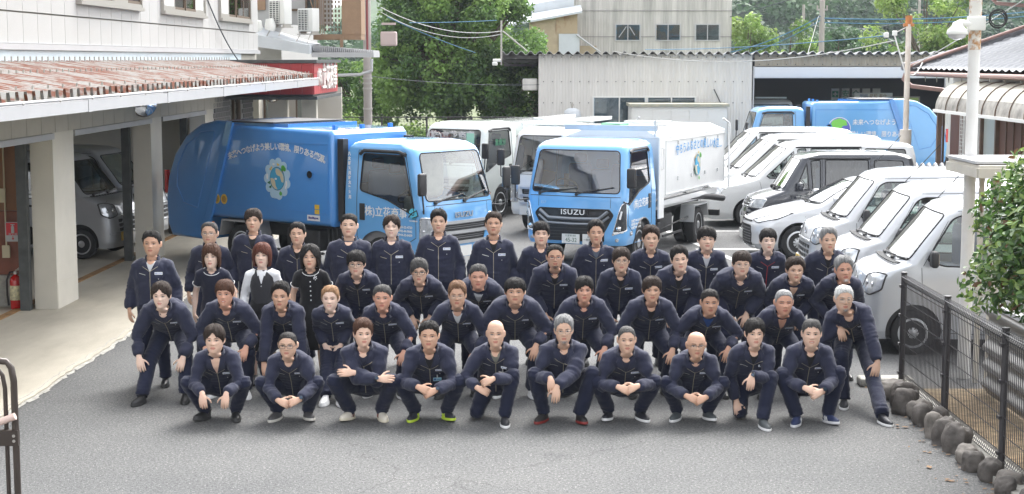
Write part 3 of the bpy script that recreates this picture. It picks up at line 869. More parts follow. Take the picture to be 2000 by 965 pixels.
front_window(UB, 8.6, 9.7, 4.48, 5.18, 2, M_trimw, M_pane, inner=M_curt)
MB().tube([(5.0, -.03, 4.6), (5.35, -.03, 5.1)], .02, 5).tube([(5.5, -.03, 5.1), (5.75, -.03, 4.7)], .02, 5).build('brace', M_trimw, UB)
AN = thing('side_annex', 'tan and rusty annex with tin roof left of upper building', 'building', (0, 73.5, 0))
M_tan = mat('tan_wall', (.42, .34, .23), .8, var=.15, scale=2)
M_rp = mat('rust_stained_panel', (.40, .31, .2), .8, scale=2.2, c2=(.25, .1, .04), thr=(.5, .68), stretch=(1, 1, .4))
MB().box((.8, 0, 1), (2.95, 1.2, 5.4)).build('wall', M_tan, AN)
MB().box((2.0, -.05, 4.75), (3.0, -.004, 5.65)).build('rusty_panel', M_rp, AN)
MB().box((2.15, -.08, 2.5), (3.1, -.054, 4.74)).build('white_sheet', M_grey, AN)
MB().add([(-.3, -.4, 5.15), (3.2, -.4, 5.78), (3.2, 1.2, 6.1), (-.3, 1.2, 5.5), (-.3, -.4, 5.05), (3.2, -.4, 5.68), (3.2, 1.2, 6.0), (-.3, 1.2, 5.4)], [(0, 1, 2, 3), (7, 6, 5, 4), (0, 4, 5, 1), (1, 5, 6, 2), (2, 6, 7, 3), (3, 7, 4, 0)]).build('tin_roof', M_grey, AN)
MB().add([(-1.4, 1.3, 5.7), (2.9, 1.3, 6.5), (2.9, 3.5, 7.3), (-1.4, 3.5, 6.5), (-1.4, 1.3, 5.3), (2.9, 1.3, 5.9)], [(0, 1, 2, 3), (0, 4, 5, 1)]).build('upper_roof', M_grey, AN)
MB().tube([(2.95, -.15, 4.7), (4.05, -.15, 3.9)], .05, 6).build('barge_board', M_trimw, AN)
MB().box((3.1, .3, 2.0), (3.9, 1.0, 4.2)).build('lean_to', M_tan, AN)
front_window(AN, .95, 1.55, 4.1, 4.7, 2, M_trimw, M_curt, y=-.06)
# storage container, gas tank
SC = thing('storage_shed', 'white steel storage shed with greenish roof rim before windows', 'storage shed', (3.83, 50.9, 0))
MB().box((0, 0, 0), (3.05, 1.7, 2.08)).build('body', M_acw, SC)
for i in range(5): MB().box((.08 + i * .59, -.02, .1), (.655 + i * .59, -.003, 2.0)).build('door_panel', M_acw, SC)
MB().box((-.06, -.08, 2.08), (3.12, 1.76, 2.17)).build('roof_rim', mat('mossy_rim', (.3, .33, .28), .8, var=.3, scale=5, c2=(.45, .4, .3)), SC)
GT = thing('gas_tank', 'grey cylindrical tank with valve against the shed wall', 'tank', (1.98, 52.3, 0))
MB().lathe([(.27, 0), (.29, .04), (.29, 1.75), (.26, 1.9), (.15, 1.98), (.05, 2.0)], (0, 0, 0), 'z', 24).build('vessel', M_grey, GT, smooth=50)
MB().cyl((0, 0, 2.0), (0, 0, 2.18), .03).box((-.06, -.02, 2.08), (.06, .02, 2.12)).build('valve', M_alu, GT)

# chain fence at the back of the yard
def post_fence(name, label, pts, h, m, wire_gap, rail_r=.02, group=None, cat='fence', vgap=None, post_r=.03, cap=True):
    t = thing(name, label, cat, (pts[0][0], pts[0][1], 0), 0, group)
    ox, oy = pts[0]
    for i, (x, y) in enumerate(pts):
        MB().cyl((x - ox, y - oy, 0), (x - ox, y - oy, h), post_r, n=12).build('post', m, t, smooth=50)
    for i in range(len(pts) - 1):
        a, b = Vector((pts[i][0] - ox, pts[i][1] - oy, 0)), Vector((pts[i + 1][0] - ox, pts[i + 1][1] - oy, 0))
        L = (b - a).length; d = (b - a) / L
        mb = MB()
        n = int(L / wire_gap)
        for k in range(n + 1):
            p = a + d * (L * k / n); mb.add([(p.x - .003, p.y - .003, .05), (p.x + .003, p.y - .003, .05), (p.x + .003, p.y + .003, .05), (p.x, p.y + .003, .05), (p.x - .003, p.y - .003, h - .03), (p.x + .003, p.y - .003, h - .03), (p.x + .003, p.y + .003, h - .03), (p.x, p.y + .003, h - .03)], [(0, 1, 5, 4), (1, 2, 6, 5), (2, 3, 7, 6), (3, 0, 4, 7)])
        z = .12
        while z < h:
            mb.tube([a + Vector((0, 0, z)), b + Vector((0, 0, z))], .005, 4); z += vgap or .2
        mb.tube([a + Vector((0, 0, h - .02)), b + Vector((0, 0, h - .02))], rail_r, 6)
        mb.build('wire_panel', m, t)
    return t
M_fence = mat('dark_fence_coating', (.035, .032, .035), .4, spec=.6)
post_fence('wire_fence', 'dark wire fence in front of the trees at the yard back', [(-5.5 + 1.41 * i, 50.0) for i in range(5)], 1.8, M_fence, .1)

# utility poles and wires
M_polec = mat('concrete_pole', (.36, .33, .31), .8, var=.12, scale=3, stretch=(1, 1, .2))
def upole(label, x, y, r, h, arms=(), bands=(), group=None):
    t = thing('utility_pole', label, 'utility pole', (x, y, 0), 0, group)
    MB().cyl((0, 0, -.1), (0, 0, h), r, r * .72, n=18).build('pole', M_polec, t, smooth=50)
    for (z, w) in arms: MB().box((-w, -.06, z - .04), (w, .02, z + .04)).cyl((-w*.9, 0, z), (-w*.9, 0, z + .2), .04, n=8).cyl((w*.9, 0, z), (w*.9, 0, z + .2), .04, n=8).build('cross_arm', M_polec, t)
    for z in bands: MB().cyl((0, 0, z), (0, 0, z + .05), r + .012, n=18).build('band', M_alu, t)
    return t
up = upole('thick concrete utility pole beside the office end', -4.3, 47.5, .135, 9, bands=(3.2, 3.0, 2.7, 2.1, 1.5, 1.1, 2.85))
MB().box((-.05, -.14, .9), (.05, -.137, 1.25)).build('number_plate', M_trimw, up)
MB().rbox((-.24, -.24, 3.98), (.24, .1, 4.4), .05).box((-.2, -.2, 4.6), (.2, .05, 4.66)).build('pole_box', mat('pinkish_box', (.5, .4, .38), .6), up, loc=(.65, 0, 0))
upole('far concrete pole rising against the wooded hill', 14.6, 75.5, .15, 9.5, arms=((5.9, .25),))
upole('slim far pole with cross arm left of the thick one', 20.0, 110, .12, 7.3, arms=((5.9, .75),))
upole('distant pole with cross arm above the tiled roof', 38.6, 152, .16, 9.5, arms=((8.2, .8), (7.6, .5)))
M_cable = mat('dark_cable', (.06, .07, .08), .6)
M_cableb = mat('blue_cable', (.05, .16, .26), .6)
M_cablew = mat('pale_cable', (.5, .5, .48), .6)
def wire(label, a, b, sag, m, r=.012, n=14):
    a, b = Vector(a), Vector(b); pts = []
    for i in range(n + 1):
        t = i / n; p = a.lerp(b, t); p.z -= sag * 4 * t * (1 - t); pts.append(p - a)
    tag(MB().tube(pts, r, 5, caps=False).build('overhead_cable', m, None, loc=a), label, 'cable', 'overhead cables')
wire('upper pale cable sagging across the big tree', (-4.1, 50, 5.2), (-.35, 52.3, 4.5), .32, M_cablew, .013)
wire('lower pale cable sagging across the big tree', (-4.1, 50, 5.05), (-.35, 52.3, 4.4), .38, M_cablew, .011)
wire('dark green cable running straight across the big tree', (-3.2, 50, 4.72), (-.5, 52.3, 4.85), .02, M_cableb, .012)
wire('cable slanting down in front of the big tree trunk', (-3.9, 50, 4.9), (-1.2, 52, 3.8), .05, M_cableb, .012)
wire('thin cable crossing low in front of the big tree', (-4.3, 47.4, 3.1), (.9, 52.9, 2.75), .1, M_cable, .009)
wire('blue cable from upper building to the far pole', (10.2, 75, 3.9), (14.5, 75.4, 5.6), .2, M_cableb, .025)
wire('second blue cable below, rising to far pole', (10.2, 75, 3.6), (14.5, 75.4, 5.4), .2, M_cableb, .02)
wire('blue cable right of the far pole', (14.7, 75.4, 5.5), (27, 78, 6.1), .25, M_cableb, .03)
wire('second blue cable right of the far pole', (14.7, 75.4, 5.3), (27, 78, 5.9), .25, M_cableb, .025)
wire('guy wire slanting down from the far pole', (14.4, 75.3, 5.6), (13.2, 72, 3.4), .0, M_cablew, .014)
wire('cable from slim far pole to the right', (20.0, 110, 6.0), (38.6, 152, 7.8), .8, M_cable, .02)
wire('black cable pair upper left of wooded hill', (10.2, 75, 5.55), (13.0, 72, 6.4), .02, M_cable, .02)
wire('white cable sagging along the shed eave', (3.3, 52.4, 3.85), (10.5, 44, 4.1), .45, M_cablew, .014)
wire('black cable trailing down the white siding', (-6.35, 32, 5.6), (-6.05, 35.4, 3.55), .22, M_cable, .014)
# antenna mast with small camera on the shed corner
AM = thing('antenna_mast', 'thin mast with stays and small white camera on shed corner', 'mast', (-.35, 52.4, 3.4))
MB().tube([(0, 0, 0), (0, 0, 1.45)], .03, 8).tube([(.05, 0, 1.1), (.85, .3, .45)], .025, 6).build('mast', M_alu, AM)
MB().rbox((-.28, -.15, .1), (-.02, .0, .2), .03).rbox((-.3, -.18, -.02), (-.12, -.05, .1), .03).build('camera', M_acw, AM, smooth=50)
# ================================================================= tiled house on the right
M_tile = mat('kawara_tile', (.12, .125, .14), .35, var=.25, scale=4, spec=.6)
M_woodd = mat('dark_boards', (.12, .05, .03), .6, var=.3, scale=2, stretch=(1, 1, .3))
M_brn = mat('brown_timber', (.13, .08, .055), .6, var=.2, scale=3)
M_pink = mat('pinkish_gutter', (.36, .22, .19), .45)
M_plas = mat('white_plaster', (.7, .7, .68), .8)
HX = 12.0
HO = thing('tiled_house', 'old house with grey tiled roof and dark boarded walls', 'house', (HX, 28, 0))
MB().box((.0, 0, .0), (6, 15.4, 3.3)).build('wall', M_plas, HO)
me_b = MB().box((-.03, 0, .3), (0, .575, 2.2)).mesh('wall_board', M_woodd)
me_bt = MB().box((-.06, 0, .3), (-.031, .05, 2.2)).mesh('batten', M_brn)
for i in range(18):
    if 11.2 < i * .58 < 12.0: continue
    shared('wall_board', me_b, HO, (0, .6 + i * .58, 0)); shared('batten', me_bt, HO, (0, .6 + i * .58 - .025, 0))
MB().box((-.04, 11.1, .3), (-.0, 12.3, 2.25)).build('door_screen', mat('pale_glass_door', (.45, .5, .48), .3), HO)
for y in (11.05, 12.3, 13.0, 13.6): MB().box((-.12, y, 0), (-.0, y + .1, 2.35)).build('house_post', M_brn, HO)
for (y0, y1) in ((12.45, 12.95), (13.75, 14.3)):
    mb = MB()
    for k in range(5): mb.box((-.09, y0 + k * (y1 - y0) / 4, .9), (-.075, y0 + .02 + k * (y1 - y0) / 4, 2.2))
    for k in range(14): mb.box((-.093, y0, .9 + k * .1), (-.078, y1, .915 + k * .1))
    mb.build('lattice', M_plas, HO)
MB().box((-.035, 14.3, 0), (-.0, 15.4, 2.3)).build('brown_board_wall', M_woodd, HO)
MB().box((-1.47, 11.35, 0), (-1.36, 11.46, 2.3)).build('awning_post', M_brn, HO)
MB().box((-1.30, 11.5, 0), (-1.25, 11.55, 2.3)).build('awning_post', M_brn, HO)
MB().box((-.72, 2, 2.9), (-.05, 11.5, 2.96)).build('awning_backing', M_plas, HO)
MB().tube([(-.35, 15.3, 0), (-.35, 15.3, 2.3)], .05, 8).build('downpipe', mat('orange_brown_pipe', (.3, .13, .07), .5), HO)
# barrel awning
AW = thing('awning', 'cream barrel vaulted awning along the tiled house wall', 'awning', (HX - .72, 24.3, 0))
aw_t = mat('cream_polycarbonate', (.80, .77, .66), .4, var=.06, scale=2); translucent(aw_t, .4)
aw_b = mat('grimy_polycarbonate', (.30, .28, .25), .6, var=.5, scale=3, stretch=(1, 1, 1))
arc = [(-.08 - .72 * (1 - math.cos(t)), 3.04 - .70 * math.sin(t)) for t in [R(0)]]
def awp(k, off=0.0):
    t = R(90 * k / 10)
    return (-.05 - (.72 + off) * math.sin(t), 2.36 + (.70 + off) * math.cos(t))
for i in range(13):
    y0, y1 = 2.4 + i * .99, 2.4 + (i + 1) * .99 - .02
    for (ka, kb, m) in ((0, 7, aw_t), (7, 10, aw_b)):
        V = []
        for k in range(ka, kb + 1):
            x, z = awp(k); V += [(x, y0, z), (x, y1, z)]
        n_ = kb - ka
        F = [(2*q, 2*q+1, 2*q+3, 2*q+2) for q in range(n_)]
        link('awning_pane', np_mesh('awning_pane', V, F, [m], smooth=True), AW)
    MB().tube([(awp(k, .012)[0], y0, awp(k, .012)[1]) for k in range(11)], .014, 6).build('awning_rib', M_brn, AW)
V = [(-.05, 15.26, 2.36)] + [(awp(k)[0], 15.26, awp(k)[1]) for k in range(11)]
MB().add(V, [(0, k, k + 1) for k in range(1, 11)]).build('end_panel', aw_t, AW)
MB().box((-.82, 2.3, 2.29), (-.76, 15.3, 2.36)).build('front_rail', M_plas, AW)
# tiled roof slope, hip ridge
V, F = [], []
ny_, nr_ = 15 * 4 * 3, 14
def rz_(s): return 3.28 + s * .40
rows = []
for r_ in range(nr_):
    for e in (0, 1):
        s = r_ * .27 + (.27 if e else 0)
        drop = -.0 if e else .035
        rows.append((s, drop if e == 0 else .0))
for (s, d) in rows:
    for i in range(ny_ + 1):
        ph = i % 6
        y = 1.0 + 15.2 * i / ny_
        z = rz_(s) + d + (.0, .012, .035, .05, .035, .012)[ph]
        ymax = 16.2 - s
        V.append((-1.0 + s, min(y, ymax), z))
for j in range(len(rows) - 1):
    for i in range(ny_):
        a = j * (ny_ + 1) + i; F.append((a, a + 1, a + 2 + ny_, a + 1 + ny_))
tag(link('roof_tiles', np_mesh('roof_tiles', V, F, [M_tile], smooth=False), HO), kind='stuff')
MB().box((-.95, 1.0, 3.13), (-.86, 16.1, 3.24)).build('fascia', M_brn, HO)
MB().add([(-.9, 1, 3.2), (2.8, 1, 4.6), (2.8, 12.4, 4.6), (-.9, 16.05, 3.2)], [(0, 1, 2, 3)]).build('soffit', M_woodd, HO)
MB().tube([(-1.06, .9, 3.22), (-1.06, 16.2, 3.2)], .055, 10).build('gutter', M_pink, HO)
mb = MB()
for k in range(24):
    s = .05 + k * .155
    c = Vector((-1.0 + s, 16.2 - s, rz_(s) + .1))
    mb.tube([c, c + Vector((.14, -.14, .055))], [.115, .10], 10)
mb.rbox((-1.2, 16.15, 3.28), (-.95, 16.4, 3.5), .06)
mb.tube([(-1.0, 16.2, 3.3), (2.6, 12.6, 4.78)], .16, 10)
tag(mb.build('hip_ridge_tiles', M_tile, HO, smooth=40), kind='stuff')
MB().tube([(-1.15, 16.05, 3.36), (2.6, 12.3, 5.0)], .045, 8).tube([(-1.1, 16.2, 3.2), (-1.15, 16.25, 3.05), (-.95, 16.1, 2.85), (-.2, 15.5, 2.75)], .06, 8).build('brown_pipe', M_pink, HO, smooth=50)
MB().box((1.4, 1.0, 4.4), (6, 11.2, 5.6)).build('upper_wall', M_plas, HO)
MB().box((1.36, 10.9, 4.3), (1.5, 11.25, 5.6)).box((1.36, 1, 5.3), (1.42, 11, 5.45)).build('upper_timber', M_brn, HO)
MB().add([(.2, 0, 5.15), (.2, 12.8, 5.15), (6, 12.8, 7), (6, 0, 7), (.2, 0, 5.35), (.2, 12.8, 5.35), (6, 12.8, 7.2), (6, 0, 7.2)], [(0, 1, 2, 3), (7, 6, 5, 4), (0, 4, 5, 1), (1, 5, 6, 2)]).build('upper_eave', M_woodd, HO)
MB().tube([(.1, 0, 5.3), (.1, 12.9, 5.25)], .06, 8).tube([(.1, 12.9, 5.25), (.3, 12.7, 5.0), (1.3, 11.5, 4.85)], .05, 8).build('upper_gutter', M_pink, HO)
mb = MB()
for k in range(12): mb.tube([(-.95, 2 + k * 1.15, 3.14), (-.9, 2.2 + k * 1.15, 3.0), (-.85, 2.45 + k * 1.15, 3.14)], .012, 5)
tag(mb.build('gutter_hangers', M_alu, HO), kind='stuff')
GW = thing('garden_wall', 'low wall capped with grey roof tiles behind the black car', 'wall', (9.2, 36.6, 0))
MB().box((0, 0, 0), (2.2, .2, 1.0)).build('wall', M_plas, GW)
mb = MB()
for k in range(15): mb.tube([(.0 + k * .15, -.16, 1.02), (.0 + k * .15, .1, 1.16), (.0 + k * .15, .36, 1.02)], .06, 8)
tag(mb.build('cap_tiles', M_tile, GW, smooth=50), kind='stuff')
# thin pole in the car park
M_pcream = mat('cream_pole_paint', (.62, .52, .43), .5, scale=3, c2=(.7, .66, .6))
TPx = thing('service_pole', 'thin cream service pole with cable insulators above parked cars', 'pole', (10.35, 41.8, 0))
MB().cyl((0, 0, 0), (0, 0, 1.75), .16, .15, n=18).cyl((0, 0, 1.75), (0, 0, 4.5), .075, .07, n=16).build('pole', M_pcream, TPx, smooth=50)
MB().cyl((0, 0, 4.5), (0, 0, 4.72), .09, n=16).box((-.13, -.06, 4.44), (.13, .06, 4.52)).build('cap', mat('rusty_orange', (.45, .17, .05), .7, var=.3, scale=8), TPx, smooth=50)
MB().rbox((-.42, -.05, 4.2), (-.3, .05, 4.33), .02).rbox((-.64, -.05, 4.15), (-.52, .05, 4.28), .02).tube([(-.3, 0, 4.3), (0, 0, 4.45)], .012, 5).tube([(-.36, 0, 4.2), (-.05, -.02, 3.2)], .02, 6).build('insulator', M_acw, TPx)
wire('pale cable looping from thin service pole to tiled roof', (10.3, 41.8, 3.3), (11.2, 43.6, 3.5), .22, M_cablew, .02)
wire('blue cable running left from the thin service pole', (9.75, 41.8, 4.2), (5.0, 60, 3.95), .1, M_cableb, .014)
wire('white cable rising from tiled roof corner to upper eave', (11.0, 43.9, 3.4), (12.3, 38.0, 5.1), .02, M_cablew, .014)
# near pole with dome camera
M_polew = mat('chalky_white_pole', (.72, .72, .71), .55, scale=2, c2=(.6, .58, .55), bump=.1)
NP_ = thing('camera_pole', 'white steel pole with rusted top in front of the silver vans', 'pole', (5.13, 17.75, 0))
MB().cyl((0, 0, 0), (0, 0, 1.9), .072, n=20).cyl((0, 0, 1.9), (0, 0, 3.70), .066, .064, n=20).build('pole', M_polew, NP_, smooth=50)
MB().cyl((0, 0, 3.70), (0, 0, 3.93), .069, n=20).cyl((0, 0, 4.02), (0, 0, 4.6), .069, n=20).build('rusted_section', mat('flaking_rust', (.62, .6, .56), .7, scale=5, c2=(.40, .2, .07), thr=(.48, .56)), NP_, smooth=50)
MB().cyl((0, 0, 3.93), (0, 0, 4.02), .072, n=20).cyl((0, 0, 3.4), (0, 0, 3.42), .071, n=20).build('collar', M_polew, NP_, smooth=50)
DC = thing('dome_camera', 'white dome security camera bracketed to the near pole', 'security camera', (5.13, 17.7, 3.98), scale=.86)
MB().rbox((-.13, -.09, -.08), (.10, -.0, .1), .02).tube([(-.1, -.05, .0), (-.22, -.08, .02), (-.26, -.1, .0)], [.045, .04, .05], 12).build('bracket', M_acw, DC, smooth=50)
MB().lathe([(.03, .05), (.06, .04), (.07, .0), (.12, -.05), (.135, -.09), (.13, -.11), (.02, -.112)], (-.27, -.1, -.02), 'z', 24).build('housing', M_acw, DC, smooth=50)
MB().lathe([(.12, 0), (.105, -.035), (.06, -.06), (.01, -.07)], (-.27, -.1, -.132), 'z', 24).build('dome', mat('smoked_dome', (.5, .5, .52), .1, coat=1), DC, smooth=50)
CC = MB()
for j, rr_ in enumerate((.085, .095, .10, .09)):
    CC.tube([(rr_ * math.cos(R(a)), -.012 * j, rr_ * math.sin(R(a)) + .01 * j) for a in range(0, 361, 20)], .007, 6, caps=False)
tag(CC.build('cable_coil', M_rub, None, loc=(5.33, 17.6, 4.02), smooth=50), 'coil of black cable hung on the near pole', 'cable coil')
# small shelter beside the pole, low corrugated wall
M_fawn = mat('fawn_painted_steel', (.50, .47, .41), .5, var=.08, scale=3)
SHL = thing('bike_shelter', 'small flat roofed steel shelter behind the fence', 'shelter', (5.1, 16.9, 0))
MB().box((-.20, -.3, 2.44), (2.2, .9, 2.49)).box((-.22, -.34, 2.36), (2.2, -.3, 2.46)).box((-.23, -.3, 2.36), (-.20, .9, 2.46)).build('roof', M_fawn, SHL)
MB().box((-.22, -.2, 2.501), (2.2, .9, 2.53)).build('roof_sheet', M_trimw, SHL)
MB().box((.02, -.05, 0), (.11, .04, 2.36)).build('post', M_fawn, SHL)
MB().box((.06, .55, 0), (.11, .60, 2.36)).box((.06, .07, 1.0), (.10, .55, 1.05)).build('rear_post', M_fawn, SHL)
LW = thing('corrugated_wall', 'low grey corrugated steel wall behind the dark mesh fence', 'wall', (5.05, 10.2, 0))
V, F = [], []
for k in range(0, 61):
    z = .05 + .95 * k / 60; d = .032 * math.sin(2 * PI * z / .2)
    V += [(d, 0, z), (d, 6.5, z)]
for k in range(60): F.append((2*k, 2*k+1, 2*k+3, 2*k+2))
link('corrugated_sheet', np_mesh('corrugated_sheet', V, F, [mat('galvanised_grey', (.21, .20, .185), .4, metal=.45, var=.15, scale=2, world_co=True)], smooth=True), LW)
MB().box((-.04, -.01, 1.02), (.05, 6.52, 1.07)).build('top_rail', M_trimw, LW)
for y in (6.3, 3.2, .4): MB().box((.04, y, 0), (.1, y + .06, 1.02)).build('stake', M_fawn, LW)
# soil strip with leaf litter behind the fence, low kerb under it
M_leaf_soil = mat('leafy_soil', (.24, .18, .11), .95, var=.5, scale=9, bump=.6, bscale=25, world_co=True)
tag(MB().box((4.18, 9.0, -.02), (9.0, 17.0, .03)).build('planting_bed', M_leaf_soil), kind='structure')
tag(MB().box((4.10, 9.0, -.02), (4.42, 17.45, .07)).build('fence_kerb', M_conc_l), kind='structure')

# dark mesh fence, near right
FN = thing('mesh_fence', 'dark brown welded mesh fence with posts along the bed', 'fence', (4.29, 17.2, .07))
posts = [0, -1.75, -3.6, -5.45, -7.3]
for y in posts:
    MB().cyl((0, y, 0), (0, y, 1.2), .032, n=14).cyl((0, y, 1.2), (0, y, 1.215), .036, n=14).build('post', M_fence, FN, smooth=50)
for i in range(4):
    a, b = posts[i] - .03, posts[i + 1] + .03
    mb = MB(); n = int(abs(b - a) / .05)
    for k in range(n + 1):
        y = a + (b - a) * k / n
        mb.tube([(-.035, y, .03), (.0, y, .005), (.02, y, .05), (-.0, y, .1), (0, y, 1.1), (.02, y, 1.15), (0, y, 1.195), (-.035, y, 1.17), (0, y, 1.10)], .0045, 3, caps=False)
    for z in (.03, .1, .26, .42, .58, .74, .9, 1.06, 1.10, 1.17):
        mb.tube([(.006, a, z), (.006, b, z)], .006, 4)
    for z in (.03, 1.17): mb.tube([(-.035, a, z), (-.035, b, z)], .004, 4)
    mb.build('wire_panel', M_fence, FN)
mb = MB()
for y in posts:
    for z in (.1, .42, .74, 1.06): mb.cbox((-.03, y, z), (.03, .06, .03))
tag(mb.build('clamps', M_fence, FN), kind='stuff')
# border rocks
M_rock = mat('border_rock', (.085, .075, .068), .75, var=.45, scale=6, bump=.7, bscale=14, detail=7)
M_rock2 = mat('pale_border_rock', (.15, .135, .12), .75, var=.45, scale=6, bump=.7, bscale=14, detail=7)
rk = [(3.98, 16.65, .24, .20, .17, 'large dark boulder at the far end of the border row'), (4.02, 16.3, .20, .2, .20, 'second dark boulder from the far end of the row'), (3.95, 15.95, .17, .2, .19, 'upright dark rock with brown stain, third from far end'),
      (4.03, 15.66, .17, .15, .16, 'narrow leaning brown rock in the border row'), (3.98, 15.4, .15, .13, .17, 'small leaning rock behind a rounded one'), (4.06, 15.12, .15, .17, .19, 'rounded dark rock touching the fence kerb'),
      (3.98, 14.9, .15, .15, .19, 'greenish upright rock mid row'), (3.99, 14.62, .13, .15, .20, 'tall pale streaked rock mid row'), (4.03, 14.32, .17, .17, .22, 'tall rounded grey rock under second fence post'),
      (4.0, 13.9, .2, .13, .13, 'low flat brown rock past the tall rounded one'), (3.97, 13.66, .14, .14, .15, 'squat mossy rock in the near half of the row'), (4.04, 13.3, .14, .14, .17, 'pointed dark rock with leaf litter round it'),
      (4.12, 13.05, .2, .13, .12, 'low brown rock against the fence kerb'), (4.0, 12.8, .13, .12, .13, 'small mottled pale rock near the photo bottom'), (4.15, 12.5, .18, .15, .11, 'flat pinkish stone near the photo bottom'), (4.05, 12.1, .16, .15, .12, 'last grey stone of the border row')]
for i, (x, y, rx, ry, rz, lb_) in enumerate(rk):
    bm = bmesh.new(); bmesh.ops.create_icosphere(bm, subdivisions=4, radius=1)
    P = np.array([v.co[:] for v in bm.verts])
    d = 1 + .22 * np_noise(P * 1.3 + i * 5.3, i) + .10 * np_noise(P * 3.1 + i, i + 9) + .04 * np_noise(P * 8 + i, i + 20)
    fa = np.sign(P) * np.abs(P) ** .8 * d[:, None]
    for v, p in zip(bm.verts, fa): v.co = (p[0] * rx * .68, p[1] * ry * .74, p[2] * rz * .80)
    me = bpy.data.meshes.new('border_rock'); bm.to_mesh(me); bm.free()
    me.materials.append(M_rock if i % 3 else M_rock2); me.polygons.foreach_set('use_smooth', [True] * len(me.polygons)); me.set_sharp_from_angle(angle=R(38))
    tag(link('border_rock', me, None, (x + .08, y, rz * .44), (R(i * 37 % 20 - 10), R(i * 53 % 30 - 15), R(i * 71 % 360))), lb_, 'rock', 'rocks edging the fence bed')
g2 = np.random.default_rng(4); n = 220
c = np.stack([4.0 + g2.normal(0, .16, n), g2.uniform(12, 17.2, n), g2.uniform(.008, .02, n)], 1)
t = g2.normal(size=(n, 3)) * .016; t[:, 2] *= .2; b = np.cross(t, [0, 0, 1.0]) * .6
tag(link('leaf_litter', np_mesh('leaf_litter', np.stack([c - t, c - b, c + t, c + b], 1).reshape(-1, 3), np.arange(4 * n).reshape(n, 4), [mat('dry_leaf', (.17, .10, .05), .8, var=.5, scale=3, world_co=True)])), 'dry leaves scattered at the foot of the border rocks', 'leaf litter', kind='stuff')
tag(MB().rbox((-.3, -.12, 0), (.3, .12, .09), .03).build('stone_block', M_conc_l, None, loc=(4.15, 17.35, 0)), 'pale stone block at the foot of the first fence post', 'stone block')
# camellia bush, near right
BU = thing('camellia_bush', 'glossy green camellia bush overhanging the mesh fence', 'bush', (5.02, 13.4, 0))
Lc = [mat('camellia_dark', (.05, .11, .03), .3, var=.3, scale=4, world_co=True, spec=.55), mat('camellia_mid', (.11, .21, .05), .32, var=.3, scale=4, world_co=True, spec=.55), mat('camellia_light', (.26, .36, .10), .35, var=.3, scale=4, world_co=True, spec=.55), mat('camellia_brown', (.16, .09, .05), .5)]
gg = random.Random(8)
for q_ in Lc: translucent(q_, .3)
bl = []
for k in range(84):
    z = gg.uniform(1.5, 3.2); spread = .95 * math.sqrt(max(.05, 1 - ((z - 2.0) / 1.15) ** 2))
    a = gg.uniform(0, 6.28); r_ = spread * gg.uniform(.35, 1)
    bl.append((r_ * math.cos(a) * 1.05, r_ * math.sin(a), z, .33, .33, .27))
g3 = np.random.default_rng(9)
Vs, Fs, mi = [], [], []
o = 0
for (cx, cy, cz, rx, ry, rz) in bl:
    n = 400
    d = g3.normal(size=(n, 3)); d /= np.linalg.norm(d, axis=1)[:, None]
    c = d * (.35 + .65 * g3.random(n) ** .5)[:, None] * np.array([rx, ry, rz]) + np.array([cx, cy, cz])
    out = c - np.array([0, 0, 1.9]); out /= np.linalg.norm(out, axis=1)[:, None]
    nn = out * .5 + g3.normal(size=(n, 3)) * .45 + np.array([0, 0, .5]); nn /= np.linalg.norm(nn, axis=1)[:, None]
    t = np.cross(nn, g3.normal(size=(n, 3))); t /= np.linalg.norm(t, axis=1)[:, None]
    t[:, 2] -= .3; t /= np.linalg.norm(t, axis=1)[:, None]
    b = np.cross(nn, t)
    L = (.028 + .022 * g3.random(n))[:, None]
    w = L * .5
    P = [c - t*L, c - t*L*.35 + b*w*.9 + nn*L*.12, c + t*L*.4 + b*w*.75 + nn*L*.1, c + t*L*1.05 - nn*L*.1, c + t*L*.4 - b*w*.75 + nn*L*.1, c - t*L*.35 - b*w*.9 + nn*L*.12]
    q = np.stack(P, 1).reshape(-1, 3); Vs.append(q)
    base = np.arange(n)[:, None] * 6 + o
    Fs.append((base + np.array([[0, 1, 2, 3]])).reshape(-1, 4)); Fs.append((base + np.array([[0, 3, 4, 5]])).reshape(-1, 4))
    m_ = g3.choice(4, n, p=(.36, .38, .22, .04)); mi += list(m_) + list(m_); o += n * 6
link('crown', np_mesh('crown', np.concatenate(Vs), np.concatenate(Fs), Lc, mi), BU)
mb = MB()
for k in range(26):
    c = bl[k * 2][:3]; mb.tube([(0, 0, 0), (c[0]*.3, c[1]*.3, c[2]*.55), c], [.03, .018, .005], 5)
mb.build('trunk', M_bark, BU)
# gate end, near left
GA = thing('sliding_gate', 'dark bronze sliding gate end with rounded top and pink bar', 'gate', (-3.80, 11.9, 0))
M_brz = mat('bronze_aluminium', (.055, .043, .037), .35, metal=.3)
for i in range(3):
    xo = -.17 * i
    pts = [(xo - .035 * i, 0, .06), (xo - .0, 0, 1.16), (xo - .015, 0, 1.26), (xo - .05, 0, 1.31), (xo - .3, 0, 1.34)]
    MB().tube(pts, .026, 10).tube([(p[0] - .075, .02, p[2] - .06) for p in pts], .018, 8).build('gate_frame', M_brz, GA, smooth=50)
MB().box((-.7, -.03, .66), (.025, .02, .78)).build('gate_rail', M_brz, GA)
MB().cyl((-.005, -.035, .70), (-.005, -.04, .70), .012, n=8).cyl((-.005, -.035, .74), (-.005, -.04, .74), .012, n=8).build('rivets', M_alu, GA)
MB().tube([(.02, -.06, 1.02 - .12), (-.4, -.06, .86 - .12)], .028, 10).build('pink_handle_bar', mat('pink_bar', (.6, .45, .4), .4), GA, smooth=50)
